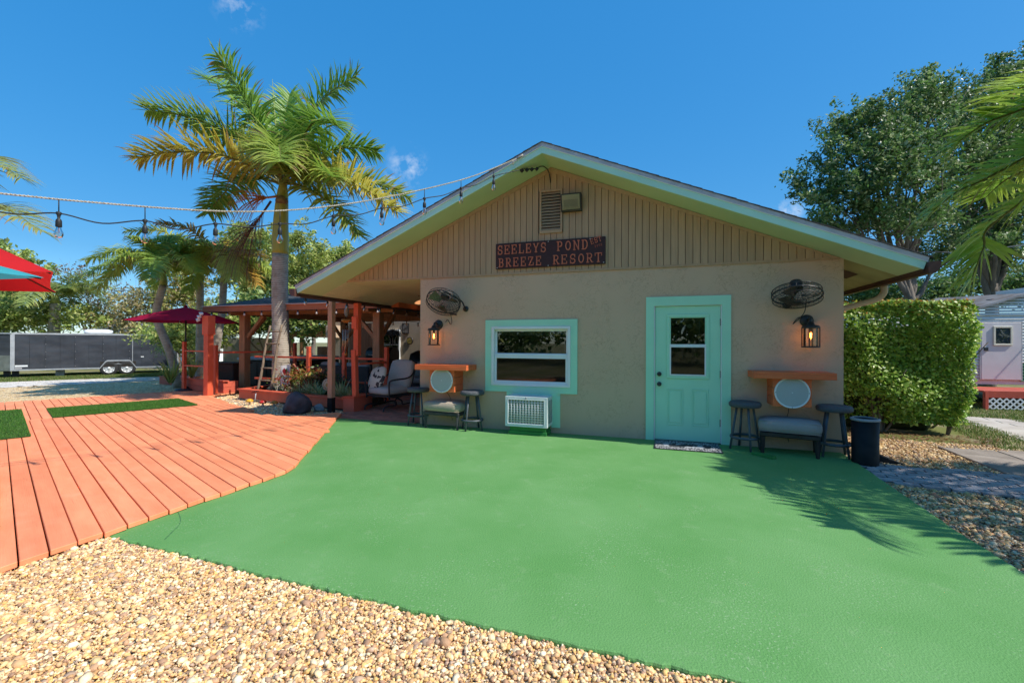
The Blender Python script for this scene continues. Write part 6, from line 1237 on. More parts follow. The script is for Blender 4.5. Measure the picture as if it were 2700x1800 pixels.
# ------------------------------------------------------------------ vegetation
def leafmat(name, transl=.45, rough=.42, spec=.45): return M(name, (.1, .2, .03), attr='Col', rough=rough, spec=spec, transl=transl)
m_leaf = leafmat('leaf_green'); m_leafg = leafmat('glossy_leaf', .40, .42, .5); m_frond = leafmat('palm_leaflet', .42, .42, .45)
m_bark = M('grey_bark', (.20, .165, .13), (.13, .105, .085), scale=4, detail=8, rough=.9, bump=.6, bscale=18, stretch=(2, 2, .6))
def leaf_cloud(name, blobs, n, size, cols, parent, mat, aspect=.5, shell=.55, droop=.3, jitter=.12):
    """leaves through the volume of a set of lumpy ellipsoids; blobs: (centre, radii)"""
    C_ = np.array([b[0] for b in blobs], float); R = np.array([b[1] for b in blobs], float); wts = (R[:, 0]*R[:, 1]*R[:, 2])**(.75); wts /= wts.sum()
    idx = rng.choice(len(blobs), n, p=wts); d = rng.normal(0, 1, (n, 3)); d /= np.linalg.norm(d, axis=1)[:, None]
    r = shell+(1-shell)*rng.uniform(0, 1, n)**.6; r *= 1+rng.normal(0, jitter, n)
    # twig clumping: pull leaves to random clump centres
    P = C_[idx]+d*R[idx]*r[:, None]
    nc = max(1, n//34); ci = rng.integers(0, nc, n); cc = P[rng.integers(0, n, nc)]; near = np.zeros(n, bool)
    base = P[:nc]; order = rng.permutation(n); anchor = P[order[:nc]][ci]
    keep = rng.uniform(0, 1, n) < .86; P = np.where(keep[:, None], anchor+rng.normal(0, 1, (n, 3))*np.array([1, 1, .55])*size*2.0, P)
    return leaves_at(name, P, size, cols, parent, mat, aspect, droop)
def leaves_at(name, P, size, cols, parent, mat, aspect=.5, droop=.3, outward=None):
    n = len(P); nr = rng.normal(0, 1, (n, 3)); nr[:, 2] = np.abs(nr[:, 2])+.35
    if outward is not None: nr = nr*.75+outward
    nr /= np.linalg.norm(nr, axis=1)[:, None]
    a = rng.normal(0, 1, (n, 3)); a[:, 2] -= droop; a -= nr*(a*nr).sum(1)[:, None]; a /= np.linalg.norm(a, axis=1)[:, None]+1e-9; b = np.cross(nr, a)
    s = size*np.exp(rng.normal(0, .25, n))[:, None]
    V = np.stack([P-a*s*.5, P+b*s*aspect*.5-nr*s*.06, P+a*s*.5-nr*s*.1, P-b*s*aspect*.5-nr*s*.06], 1).reshape(-1, 3)
    # two triangles folded along the midrib
    F = np.arange(4*n).reshape(-1, 4); F = np.concatenate([F[:, [0, 1, 2]], F[:, [0, 2, 3]]])
    c = np.array(cols)[rng.integers(0, len(cols), n)]*rng.uniform(.7, 1.3, (n, 1))
    o = np_mesh(name, V, F, mat, parent, cols=np.repeat(c, 4, 0)); return o
def spray_cloud(name, blobs, n, size, cols, parent, mat, aspect=.5, per=110, ln=(.5, 1.2), th=.22):
    """crown of separate leafy sprays that point up and out of each bough, sky between them"""
    C_ = np.array([b[0] for b in blobs], float); R = np.array([b[1] for b in blobs], float); wts = (R.prod(1))**(.7); wts /= wts.sum(); k = n//per
    bi = rng.choice(len(blobs), k, p=wts); d = rng.normal(0, 1, (k, 3)); d[:, 2] = d[:, 2]*.8+.25; d /= np.linalg.norm(d, axis=1)[:, None]
    c0 = C_[bi]+d*R[bi]*rng.uniform(.25, .95, k)[:, None]; ax = d*.8+np.array([0, 0, .55])+rng.normal(0, .35, (k, 3)); ax /= np.linalg.norm(ax, axis=1)[:, None]
    L = rng.uniform(ln[0], ln[1], k); t = rng.uniform(0, 1, (k, per)); wd = th*(1.15-t*.8)
    P = c0[:, None]+ax[:, None]*(L[:, None]*t)[..., None]+rng.normal(0, 1, (k, per, 3))*wd[..., None]*np.array([1, 1, .75])
    tone = np.repeat(rng.uniform(.72, 1.28, k), per)
    o = leaves_at(name, P.reshape(-1, 3), size, cols, parent, mat, aspect, .3); a = o.data.color_attributes['Col']; v = np.empty(len(a.data)*4, np.float32); a.data.foreach_get('color', v); v = v.reshape(-1, 4); v[:, :3] *= np.repeat(tone, 4)[:, None]; a.data.foreach_set('color', v.ravel()); return o
def limb(p0, p1, r0, r1, wob=.12, k=6):
    p0 = np.array(p0, float); p1 = np.array(p1, float); L = np.linalg.norm(p1-p0); pts = [p0+(p1-p0)*t+rng.normal(0, 1, 3)*wob*L*.12*math.sin(math.pi*t) for t in np.linspace(0, 1, k)]
    return catm(pts, 3), np.linspace(r0, r1, (k-1)*3+1)
def tree(name, label, base, blobs, n, size, cols, tr, cat='tree', group=None, mat=None, fork=.45, aspect=.5, twigs=2, bark=None, shell=.5, spray=None):
    base = np.array(base, float); t = thing(name, base, label, cat, group); cen = np.mean([b[0] for b in blobs], 0); top = base+(cen-base)*fork
    pts, rad = limb(base-np.array([0, 0, .2]), top, tr, tr*.62); MB().tube(pts, rad, 9).build('trunk', bark or m_bark, t)
    lm = MB()
    for (c, r) in blobs:
        c = np.array(c); pts, rad = limb(top-(top-base)*random.uniform(0, .25), c, tr*.42, tr*.07, .3); lm.tube(pts, rad, 6)
        for _ in range(twigs):
            q_ = c+rng.normal(0, .55, 3)*np.array(r); st = pts[random.randint(len(pts)//2, len(pts)-1)]; pt, rd = limb(st, q_, tr*.10, tr*.02, .3, 4); lm.tube(pt, rd, 4)
    lm.build('limbs', bark or m_bark, t); (spray_cloud('crown', blobs, n, size, cols, t, mat or m_leaf, aspect, **spray) if spray else leaf_cloud('crown', blobs, n, size, cols, t, mat or m_leaf, aspect, shell)); return t
def pxblob(u, v, ru, rv_, dep, rd=None):
    k = dep/FPX; return (atD(u, v, dep), (ru*k, (rd or (ru+rv_)/2*k), rv_*k))
def ground_at(u, dep): p = atD(u, 900, dep); return np.array([p[0], p[1], float(gz(p[0], p[1]))])
DKG = [(.075, .16, .04), (.10, .20, .045), (.055, .125, .03), (.14, .24, .065), (.19, .27, .09)]
BRG = [(0.336, 0.427, 0.101), (0.448, 0.522, 0.135), (0.239, 0.332, 0.084), (0.56, 0.57, 0.203)]
OLV = [(0.4, 0.362, 0.138), (0.5, 0.425, 0.188), (0.3, 0.3, 0.1), (0.55, 0.425, 0.25)]
YEL = [(0.432, 0.48, 0.12), (0.552, 0.552, 0.18), (0.3, 0.372, 0.096)]
# --- big ficus trees right
def fic(lst, dep): return [pxblob(u+12, v+38+(12 if v < 260 else 0), ru*.92, rv_*.9, dep+dd, ru*dep/FPX*1.1) for (u, v, ru, rv_, dd) in lst]
b1 = fic([(2130, 470, 55, 38, 0), (2215, 520, 80, 45, -1), (2190, 400, 60, 40, 0), (2200, 320, 45, 22, .5), (2260, 300, 40, 30, 0), (2330, 290, 60, 45, 0), (2310, 380, 90, 55, -1), (2410, 200, 35, 45, 1), (2440, 250, 60, 60, 0), (2420, 340, 80, 55, -1), (2380, 440, 95, 50, -1.5), (2250, 460, 70, 45, -1), (2330, 560, 100, 45, -1), (2420, 540, 80, 50, 0), (2200, 580, 60, 30, 0), (2470, 640, 70, 40, .5)], 17)
tree('ficus_tree', 'broad dark ficus tree rising behind the right end of the roof', ground_at(2455, 17), b1, 46000, .13, DKG+[(.3, .36, .18)], .25, group='large trees on the right', mat=m_leafg, fork=.5, twigs=4, spray=dict(per=110, ln=(.5, 1.2), th=.20))
b2 = fic([(2530, 190, 30, 40, 1), (2520, 260, 70, 50, 0), (2610, 180, 60, 45, 1), (2620, 150, 35, 25, 1), (2690, 160, 50, 25, 0), (2680, 240, 80, 55, 0), (2590, 300, 90, 55, -1), (2540, 400, 80, 60, -1), (2650, 380, 100, 60, 0), (2740, 330, 90, 70, 0), (2600, 480, 110, 60, -1), (2710, 520, 110, 70, 0), (2560, 590, 90, 50, 0), (2660, 640, 110, 50, 0), (2780, 230, 70, 60, 0)], 18.5)
tree('ficus_tree', 'tallest dark ficus tree at the right edge behind the palm fronds', ground_at(2600, 18.5), b2, 52000, .13, DKG+[(.3, .36, .18)], .29, group='large trees on the right', mat=m_leafg, fork=.42, twigs=4, spray=dict(per=110, ln=(.5, 1.2), th=.20))
b3 = fic([(2270, 745, 60, 40, 0), (2350, 740, 60, 35, 0), (2300, 690, 50, 20, 1), (2450, 730, 50, 40, 1), (2560, 700, 60, 40, 1), (2640, 740, 50, 25, 2), (2700, 700, 60, 40, 1)], 22)
tree('background_tree', 'shadowy evergreen seen under the eave above the hedge', ground_at(2380, 22), b3, 13000, .19, DKG, .28, group='large trees on the right')
# --- clipped hedge
HG = thing('hedge', (7.75, 2.6, -.1), 'clipped green box hedge with reddish new tips beside the building', 'hedge')
hp = [(6.62, 2.05), (8.72, 2.15), (9.02, 4.6), (6.62, 4.8)]
def hedge_pts(n):
    out = []; nor = []
    faces = [((6.62, 1.95), (8.84, 2.05), (0, -1, 0), .44), ((8.84, 2.05), (9.2, 4.6), (1, 0, 0), .28)]
    for (a, b, nn_, fr_) in faces:
        k = int(n*fr_); t_ = rng.uniform(0, 1, k); zz_ = rng.uniform(.12, 2.02, k)**1.0; ins = np.abs(rng.normal(0, .16, k))
        p = np.stack([a[0]+(b[0]-a[0])*t_, a[1]+(b[1]-a[1])*t_, zz_], 1)-np.array(nn_)*ins[:, None]
        bulge = .07*np.sin(p[:, 0]*4+p[:, 2]*3)+.05*np.sin(p[:, 2]*6+p[:, 1]*5)-.18*np.clip((.55-zz_), 0, 1); p += np.array(nn_)*bulge[:, None]
        keep = ~((zz_ < .55) & (rng.uniform(0, 1, k) < (.75 if nn_[1] < 0 else .3)) & (p[:, 0] < 7.7)); out.append(p[keep]); nor.append(np.repeat([nn_], keep.sum(), 0))
    k = int(n*.28); x = rng.uniform(6.62, 9.15, k); y = rng.uniform(1.95, 4.6, k); m_ = inpoly(np.c_[x, y], [(6.62, 1.95), (8.84, 2.05), (9.2, 4.6), (6.62, 4.8)])
    p = np.stack([x, y, 2.02-np.abs(rng.normal(0, .05, k))+.03*np.sin(x*5)], 1)[m_]; out.append(p); nor.append(np.repeat([(0, 0, 1)], len(p), 0))
    return np.concatenate(out), np.concatenate(nor).astype(float)
P, nn_ = hedge_pts(40000)
HGc = [(.26, .44, .06), (.36, .52, .08), (.18, .34, .05), (.48, .58, .14), (.30, .47, .07)]
P[:, 2] = .1+(P[:, 2]-.1)*1.07; leaves_at('foliage', P, .058, HGc, HG, m_leafg, .62, .2, nn_*.9)
tp_ = P[P[:, 2] > 1.9]; tp_ = tp_[rng.uniform(0, 1, len(tp_)) < .3]+np.array([0, 0, .03]); leaves_at('new_tips', tp_, .048, [(.42, .28, .04), (.46, .18, .05), (.36, .36, .05)], HG, m_leaf, .6, 0)
st_ = MB()
for k in range(26):
    x, y = random.uniform(6.8, 8.7), random.uniform(2.15, 4.2); b_ = np.array([x, y, -.12])
    for j in range(4): pt, rd = limb(b_, b_+np.array([random.uniform(-.4, .4), random.uniform(-.3, .2), random.uniform(.9, 1.9)]), .022, .006, .5, 5); st_.tube(pt, rd, 5)
st_.build('stems', m_bark, HG)
MB().box(6.8, 8.55, 2.6, 4.4, -.1, 1.75).build('inner_shade', M('hedge_inner_shade', (.03, .045, .015), (.05, .06, .02), scale=14, rough=.95), HG, bevel=.1)  # dark box added as painted shade behind the leaves
# --- leaf litter under the hedge
xy = scatter([(6.5, 1.1), (8.6, 1.2), (9.2, 2.2), (6.6, 2.4)], 420); leaves_at('leaf_litter', np.c_[xy, gz(xy[:, 0], xy[:, 1])+.02], .05, [(.30, .15, .07), (.36, .24, .13), (.22, .12, .07)], None, m_leaf, .5, 0, np.repeat([(0, 0, 2.)], len(xy), 0)); tag(bpy.data.objects['leaf_litter'], 'dry brown leaf litter under the hedge', 'leaves', kind='stuff')
# --- palms
def frond(parent, pts, ll, n, wd, cols, tipc, plum=.25, droop=.55, spread=1.0, name='frond', rr=.018, brown=.15, start=.14):
    """pinnate palm leaf: rachis along pts with leaflets on both sides"""
    cv = catm(pts, 10); L = np.r_[0, np.cumsum(np.linalg.norm(np.diff(cv, axis=0), axis=1))]; T = L/L[-1]
    V = []; F = []; Cc = []
    rb = MB(); rb.tube(cv, np.linspace(rr*1.6, rr*.3, len(cv)), 5); nv0 = len(rb.v)
    for s_ in (-1, 1):
        for i in range(n):
            t = start+(1-start)*(i+random.uniform(0, .8))/n; t = min(t, .995)
            p = np.array([np.interp(t, T, cv[:, k]) for k in range(3)]); q_ = np.array([np.interp(min(t+.02, 1), T, cv[:, k]) for k in range(3)]); q0 = np.array([np.interp(max(t-.02, 0), T, cv[:, k]) for k in range(3)])
            tan = unit(q_-q0); up = np.array([0, 0, 1.]); side = np.cross(tan, up); side = side/np.linalg.norm(side) if np.linalg.norm(side) > .08 else CR; nor = np.cross(side, tan)
            l = ll*(.35+.65*math.sin(math.pi*min(1, .12+t*.80)))*random.uniform(.85, 1.1); fw = .20+.65*t**2
            el = random.gauss(.25, plum); d = unit(side*s_*spread+tan*fw+nor*el)
            w_ = wd*random.uniform(.8, 1.15); b = unit(np.cross(d, nor)+1e-6); k0 = len(V); seg = 4; pp = p.copy(); dd = d.copy()
            dr = droop*random.uniform(.6, 1.4)
            dead = random.random() < brown
            for j in range(seg+1):
                ww = w_*(.55, 1., .9, .55, .05)[j]/2; V += [pp-b*ww, pp+nor*ww*.35, pp+b*ww]
                f0 = j/seg; cc = np.array(cols)*(1-f0*.5)+np.array(tipc)*f0*.5
                if dead and j >= 3: cc = np.array((.30, .19, .09))
                Cc += [cc*random.uniform(.9, 1.1)]*3
                pp = pp+dd*l/seg; dd = unit(dd+np.array([0, 0, -1])*dr*(.14+.16*j))
            for j in range(seg): a_ = k0+3*j; F += [(a_, a_+1, a_+4, a_+3), (a_+1, a_+2, a_+5, a_+4)]
    # rachis appended
    off = len(V); V += [np.array(v) for v in rb.v]; Cc += [np.array((.22, .22, .06))]*nv0
    F4 = F+[tuple(off+i for i in f) for f in rb.f if len(f) == 4]
    return np_mesh(name, np.array(V), np.array(F4), m_frond, parent, cols=np.array(Cc), smooth=False)
m_ptrunk = bpy.data.materials.new('ringed_palm_bark'); m_ptrunk.use_nodes = True
def _pt():
    t = m_ptrunk.node_tree; n = t.nodes; L = t.links.new; bs = n['Principled BSDF']; bs.inputs['Roughness'].default_value = .85
    tc = n.new('ShaderNodeTexCoord'); wv = n.new('ShaderNodeTexWave'); wv.bands_direction = 'Z'; wv.inputs['Scale'].default_value = 6.5; wv.inputs['Distortion'].default_value = 3.0; wv.inputs['Detail'].default_value = 3; L(tc.outputs['Object'], wv.inputs['Vector'])
    r = n.new('ShaderNodeValToRGB'); L(wv.outputs['Fac'], r.inputs[0]); r.color_ramp.elements[0].color = (.29, .235, .18, 1); r.color_ramp.elements[0].position = .05; r.color_ramp.elements[1].color = (.48, .42, .34, 1); r.color_ramp.elements[1].position = .4
    nz = n.new('ShaderNodeTexNoise'); nz.inputs['Scale'].default_value = 7; nz.inputs['Detail'].default_value = 7; L(tc.outputs['Object'], nz.inputs['Vector']); mr = n.new('ShaderNodeMapRange'); mr.inputs['From Min'].default_value = .45; mr.inputs['From Max'].default_value = .7; mr.inputs['To Max'].default_value = .85; L(nz.outputs['Fac'], mr.inputs[0])
    mx = n.new('ShaderNodeMixRGB'); L(mr.outputs[0], mx.inputs['Fac']); L(r.outputs[0], mx.inputs['Color1']); mx.inputs['Color2'].default_value = (.24, .20, .15, 1); L(mx.outputs[0], bs.inputs['Base Color'])
    bp = n.new('ShaderNodeBump'); bp.inputs['Strength'].default_value = .35; bp.inputs['Distance'].default_value = .012; L(wv.outputs['Fac'], bp.inputs['Height']); L(bp.outputs[0], bs.inputs['Normal'])
_pt()
m_shaft = M('yellow_green_crownshaft', (.42, .36, .04), (.30, .29, .05), scale=5, detail=6, rough=.45, spec=.45, stretch=(3, 3, .4))
G1, G2, YG, OR = (.20, .36, .05), (.29, .43, .08), (.52, .50, .09), (.58, .40, .08)
PBs = np.array([-5.6, 2.40, .1]); PDp = float((PBs-CAM)@CF)
P1_ = thing('foxtail_palm', PBs, 'tall palm with yellow crownshaft standing in the coral red planter', 'palm tree')
tb = [atD(u, v, PDp) for u, v in ((741, 1040), (741, 960), (740, 860), (738, 760), (739, 670))]; MB().tube(catm(tb, 6), np.interp(np.linspace(0, 1, 25), [0, .08, .3, .7, 1], [.29, .235, .215, .205, .20]), 20).build('trunk', m_ptrunk, P1_)
tb = [atD(u, v, PDp) for u, v in ((739, 671), (740, 600), (743, 540), (746, 500), (747, 470))]; MB().tube(catm(tb, 6), np.interp(np.linspace(0, 1, 25), [0, .15, .6, 1], [.20, .205, .15, .07]), 18).build('crownshaft', m_shaft, P1_)
for k in range(8):   # swollen root mass
    th = k*.785; MB().tube([PBs+np.array([.2*math.cos(th), .2*math.sin(th), .12]), PBs+np.array([.36*math.cos(th), .36*math.sin(th), .04])], [.10, .05], 7).build('root', M('mossy_root', (.10, .10, .075), (.05, .05, .04), scale=14, rough=.95, bump=.6, bscale=30), P1_)
c8 = lambda x, y: (300+x*.4146, 70+y*.4146)
def PX(x, y, dd): u, v = c8(x, y); return atD(u, v, PDp+dd)
O = PX(1066, 1000, 0)
FR = [ # (mid, tip, mid depth, tip depth, leaflet, n, base colour, tip colour)
 ((880, 560), (655, 185), -.4, -.9, .62, 74, G1, G2), ((690, 660), (215, 535), -.5, -.8, .60, 72, G1, YG), ((640, 810), (150, 840), -.8, -1.3, .60, 72, YG, OR),
 ((800, 980), (600, 1190), .5, 1.0, .55, 64, G1, G2), ((1050, 760), (1062, 860), -1.5, -2.9, .62, 66, G2, YG), ((1280, 520), (1545, 315), .5, .9, .60, 72, G1, G2),
 ((1260, 620), (1430, 640), -.9, -1.9, .58, 66, G1, G2), ((1380, 790), (1675, 800), .4, .9, .58, 70, G1, G2), ((1380, 930), (1800, 1180), -.5, -.8, .62, 76, YG, OR),
 ((1450, 960), (1880, 1090), .6, 1.2, .52, 66, G2, OR), ((1300, 1070), (1560, 1330), -.4, -.7, .52, 66, G2, YG), ((1080, 640), (1120, 430), .9, 1.6, .58, 60, G1, G2),
 ((820, 480), (560, 320), .9, 1.5, .55, 66, G1, G2), ((900, 760), (480, 640), .8, 1.6, .55, 60, G1, G2), ((1160, 820), (1290, 760), 1.2, 2.4, .55, 60, G1, G2), ((930, 880), (760, 960), 1.2, 2.2, .5, 54, G2, YG), ((1000, 820), (900, 800), -1.2, -2.2, .55, 54, G2, YG), ((1230, 900), (1400, 960), -1.1, -2.1, .55, 54, G1, YG)]
for (mi, ti, dm_, dt, ll, n_, ca, cb) in FR:
    frond(P1_, [O, lerp(O, PX(*mi, dm_), .5)+np.array([0, 0, .1]), PX(*mi, dm_), lerp(PX(*mi, dm_), PX(*ti, dt), .55)+np.array([0, 0, .10]), PX(*ti, dt)], ll*1.5, int(n_*1.8), .062, ca, cb, plum=.50, droop=.5, rr=.024)
MB().tube([O, PX(1030, 650, 0), PX(1008, 335, .1)], [.03, .02, .004], 6).build('spear', M('spear_green', (.25, .3, .08), rough=.5), P1_)
def panicle(c, d, L, n, mat, name, r=.008):
    m_ = MB(); e = np.array(c)+np.array(d)*L; m_.tube([c, lerp(np.array(c), e, .6)], [.03, .02], 6)
    for k in range(n):
        s_ = lerp(np.array(c), e, random.uniform(.2, .6)); v_ = unit(np.array(d)+rng.normal(0, .35, 3)); pts = [s_, s_+v_*L*.35, s_+v_*L*.6+np.array([0, 0, -.12*L]), s_+v_*L*.75+np.array([0, 0, -.35*L])]; m_.tube(catm(pts, 3), np.linspace(r, r*.4, 10), 4)
    m_.build(name, mat, P1_)
panicle(PX(1040, 1080, -.2), unit(CR*-1+CU*-.12), 1.0, 46, M('orange_flower_stalk', (.50, .16, .02), rough=.6), 'flower_stalk'); panicle(PX(1000, 1110, -.1), unit(CR*-.55+CU*-.8), 1.6, 60, M('dry_brown_stalk', (.16, .07, .05), rough=.8), 'dry_stalk', .006)
MB().lathe([(0, .12), (.12, .06), (.16, -.04), (.13, -.1), (0, -.12)], PX(1068, 1100, -.12), 12).build('leaf_scar', M('dark_scar', (.14, .08, .04), (.25, .18, .06), scale=8, rough=.8), P1_)
def simple_palm(label, bpx, cpx, dep, fr, tr, ll, cols, group, seed, n=78, wd=.05, droop=.9, trunkm=None, spec=None):
    random.seed(seed); b = ground_at(bpx[0], dep); c = atD(cpx[0], cpx[1], dep); t = thing('palm_tree', b, label, 'palm tree', group)
    MB().tube(catm([b, lerp(b, c, .35)+CR*spec[0] if spec else lerp(b, c, .35), lerp(b, c, .7)+CR*spec[1] if spec else lerp(b, c, .7), c], 6), np.linspace(tr*1.25, tr, 19), 12).build('trunk', trunkm or m_ptrunk, t)
    MB().tube([c, c+np.array([0, 0, .45])], [tr*1.1, tr*.5], 10).build('crownshaft', M('pale_crownshaft', (.28, .32, .07), (.22, .27, .06), scale=5, rough=.5), t); c = c+np.array([0, 0, .35])
    for (lx, ly, ld, k_) in fr:      # tip offsets right, up, away in metres
        tipp = c+CR*lx+CU*ly+CF*ld; mid = c+(CR*lx+CF*ld)*.55+np.array([0, 0, max(ly*.6, 0)+.45*k_])
        cc = cols[random.randint(0, len(cols)-1)]; frond(t, [c, lerp(c, mid, .5)+np.array([0, 0, .12*k_]), mid, tipp], ll, n, wd, cc, YG, plum=.25, droop=droop, rr=.014, brown=.08)
    return t
def ring_fr(n, L, ups, seed): 
    r_ = random.Random(seed); out = []
    for k in range(n):
        th = 2*math.pi*k/n+r_.uniform(-.25, .25); u_ = ups[k % len(ups)]+r_.uniform(-.2, .2); l_ = L*r_.uniform(.8, 1.1); out.append((l_*math.cos(th), u_, l_*math.sin(th)*.9, r_.uniform(.6, 1.3)))
    return out
GP = [(.32, .48, .09), (.42, .55, .11), (.25, .41, .075), (.52, .56, .12)]
simple_palm('leaning palm left of the crimson umbrella with arching fronds', (470, 0), (430, 752), 14.6, [(-1.9, .35, -.6, 1.2), (-2.0, 0, .3, 1.4), (-1.7, -.55, -.5, 1.), (-.9, -.2, -1.6, .9), (.1, 1.3, .4, .8), (1.3, .8, .2, 1.), (1.5, .0, -.5, 1.2), (.4, .3, 1.6, 1.), (-.8, .9, .9, 1.), (.7, -.3, -1.4, 1.), (-.3, 1.0, -.8, .6)], .105, .66, GP, 'palms behind the pavilion', 3, spec=(-.1, -.35), droop=1.1)
simple_palm('middle palm behind the crimson umbrella', (527, 0), (528, 735), 16.2, ring_fr(11, 1.9, (.5, -.5, .2, 1.2), 5), .11, .66, GP, 'palms behind the pavilion', 5, droop=1.2)
simple_palm('palm just left of the tall palm trunk with one orange dying frond', (560, 0), (590, 745), 15.2, ring_fr(11, 1.9, (.7, -.4, .3, 1.3), 8)+[(1.3, -.45, -.3, .5)], .105, .66, GP+[(.42, .22, .03)], 'palms behind the pavilion', 8, spec=(.0, .05), droop=1.2)
simple_palm('feathery queen palm standing behind the black trailer', (138, 0), (146, 800), 25, ring_fr(14, 3.0, (.5, -.6, .2, 1.2, -1.2), 11), .24, .95, [(.20, .31, .10), (.26, .36, .12), (.16, .26, .08)], 'palms behind the trailer', 11, n=50, wd=.06, droop=1.4)
simple_palm('far palm whose dangling fronds hang behind the umbrella pole', (510, 0), (500, 905), 21, ring_fr(10, 1.8, (.3, -.6, .1), 17), .16, .8, [(.22, .34, .13), (.28, .40, .16)], 'palms behind the trailer', 17, n=40, droop=1.5)
# palm just beyond the left frame edge; only two fronds reach into the picture
random.seed(21); c = atD(-190, 560, 9.5); b = np.array([c[0], c[1], float(gz(c[0], c[1]))]); LP = thing('palm_tree', b, 'palm beyond the left edge with two fronds reaching in above the umbrellas', 'palm tree')
MB().tube([b, c], [.16, .12], 12).build('trunk', m_ptrunk, LP)
for (u, v, d_, um, vm) in ((55, 470, 9.2, -70, 415), (112, 612, 9.0, -20, 540), (-100, 330, 9.6, -150, 420), (-400, 500, 9.5, -300, 470), (-350, 700, 9.9, -280, 560), (-150, 760, 10.4, -160, 640)):
    frond(LP, [c, atD(um, vm, (d_+9.5)/2), atD((u+um)/2, (v+vm)/2-8, d_), atD(u, v, d_)], .80, 80, .04, (.28, .36, .11), (.42, .38, .18), plum=.2, droop=.8, rr=.014)
# right hand palm, trunk outside the frame, its fronds reach in and shade the slab
random.seed(31); RB = np.array([10.4, -.9, -.06]); RC = RB+np.array([0, 0, 3.7]); RPm = thing('palm_tree', RB, 'palm at the right edge with broad fronds hanging over the path', 'palm tree')
MB().tube([RB-np.array([0, 0, .1]), RB*.5+RC*.5+np.array([.1, 0, 0]), RC], [.20, .15, .13], 14).build('trunk', m_ptrunk, RPm); MB().tube([RC, RC+np.array([0, 0, .5])], [.15, .07], 12).build('crownshaft', MATS['pale_crownshaft'], RPm); RC = RC+np.array([0, 0, .4])
GRp = [(.28, .46, .06), (.36, .54, .08), (.42, .56, .09)]
for (u, v, d_, um, vm, dm_) in ((2525, 375, 6.2, 2690, 290, 5.8), (2455, 560, 6.0, 2610, 465, 5.7), (2560, 740, 5.7, 2635, 575, 5.5), (2640, 260, 6.6, 2780, 215, 6.0), (2600, 520, 6.6, 2720, 440, 6.0)):
    frond(RPm, [RC, lerp(RC, atD(um, vm, dm_), .55)+np.array([0, 0, .35]), atD(um, vm, dm_), lerp(atD(um, vm, dm_), atD(u, v, d_), .55)+np.array([0, 0, .06]), atD(u, v, d_)], .85, 100, .05, GRp[random.randint(0, 2)], YG, plum=.16, droop=.5, rr=.018, brown=.05)
for (x, y, z, mz) in ((7.9, -1.2, 3.25, 4.3), (7.75, -2.2, 2.95, 4.2), (8.1, -3.2, 2.85, 4.2), (9.2, -3.8, 2.8, 4.2), (10.6, -3.7, 2.8, 4.2), (12.4, -2.6, 2.8, 4.3), (12.8, -.8, 2.9, 4.3), (9.5, -2., 4.9, 4.8), (11.5, -1.5, 5.2, 4.9)):
    e = np.array([x, y, z]); m_ = lerp(RC, e, .5); m_[2] = mz; frond(RPm, [RC, lerp(RC, m_, .5)+np.array([0, 0, .2]), m_, e], .80, 84, .05, GRp[random.randint(0, 2)], YG, plum=.16, droop=.7, rr=.016, brown=.05)
# --- background trees left
random.seed(41)
def bgt(label, base_u, dep, bl, n, size, cols, tr=.18, **kw):
    kw.setdefault('spray', dict(per=90, ln=(.3, 1.0), th=.30)) if 'shell' not in kw else None
    tree('background_tree', label, ground_at(base_u, dep), [pxblob(u, v, ru, rv_, dep+dd) for (u, v, ru, rv_, dd) in bl], n, size, cols, tr, group='trees beyond the trailer', **kw)
bgt('bright green tree top above the red umbrella at far left', 20, 30, [(20, 690, 60, 40, 0), (-40, 700, 60, 50, 0), (90, 740, 60, 40, 1), (30, 780, 80, 50, 0), (-60, 800, 90, 60, 0)], 11000, .26, BRG)
bgt('low bright shrubs behind the left half of the trailer', 60, 25, [(-40, 840, 70, 45, 0), (40, 850, 70, 40, 0), (110, 845, 50, 35, 0), (210, 850, 60, 35, 0)], 10000, .20, BRG, .12)
bgt('reddish bare twigged tree behind the queen palm', 215, 29, [(180, 730, 50, 40, 0), (230, 760, 60, 50, 0), (270, 800, 50, 40, 0), (320, 760, 45, 30, 1)], 1500, .16, [(.22, .15, .10), (.26, .19, .12), (.2, .2, .07)], .15, twigs=26, shell=.2)
bgt('brownish vine tangled tree above the trailer roof unit', 330, 26, [(320, 830, 70, 40, 0), (270, 850, 50, 30, 0), (390, 810, 60, 50, 0), (370, 860, 60, 25, 0)], 5200, .15, OLV, .14, twigs=14)
bgt('olive tree behind the leaning palm', 470, 27, [(460, 800, 70, 60, 0), (420, 850, 60, 40, 0), (510, 850, 60, 40, 0), (480, 740, 50, 40, 0)], 7000, .19, OLV+BRG[:2], .15)
bgt('green tree between the palms and the tall trunk', 650, 29, [(640, 640, 60, 40, 1), (690, 660, 60, 50, 0), (640, 730, 70, 60, 0), (690, 770, 60, 60, 0), (590, 690, 50, 40, 1)], 14000, .22, BRG+YEL, .18)
bgt('light green tree just right of the tall trunk', 830, 28, [(790, 640, 30, 30, 0), (830, 700, 50, 50, 0), (790, 740, 50, 50, 0), (850, 770, 55, 45, 0)], 11000, .20, YEL+BRG, .16)
bgt('light green tree top against the left eave', 920, 30, [(890, 690, 35, 30, 0), (930, 720, 40, 40, 0), (960, 760, 50, 40, 0), (900, 770, 50, 40, 0), (920, 680, 20, 20, 0)], 9000, .20, YEL+BRG, .15)
bgt('dense shrub screen behind the pavilion', 680, 21, [(610, 850, 50, 45, 0), (680, 840, 60, 50, 0), (760, 850, 60, 45, 0), (840, 850, 60, 45, 0)], 14000, .17, BRG+DKG, .12)
bgt('green shrubs behind the umbrella pole and hot tub', 480, 19.5, [(440, 890, 40, 35, 0), (520, 895, 50, 35, 0), (560, 860, 40, 35, 0)], 7000, .15, BRG, .10)
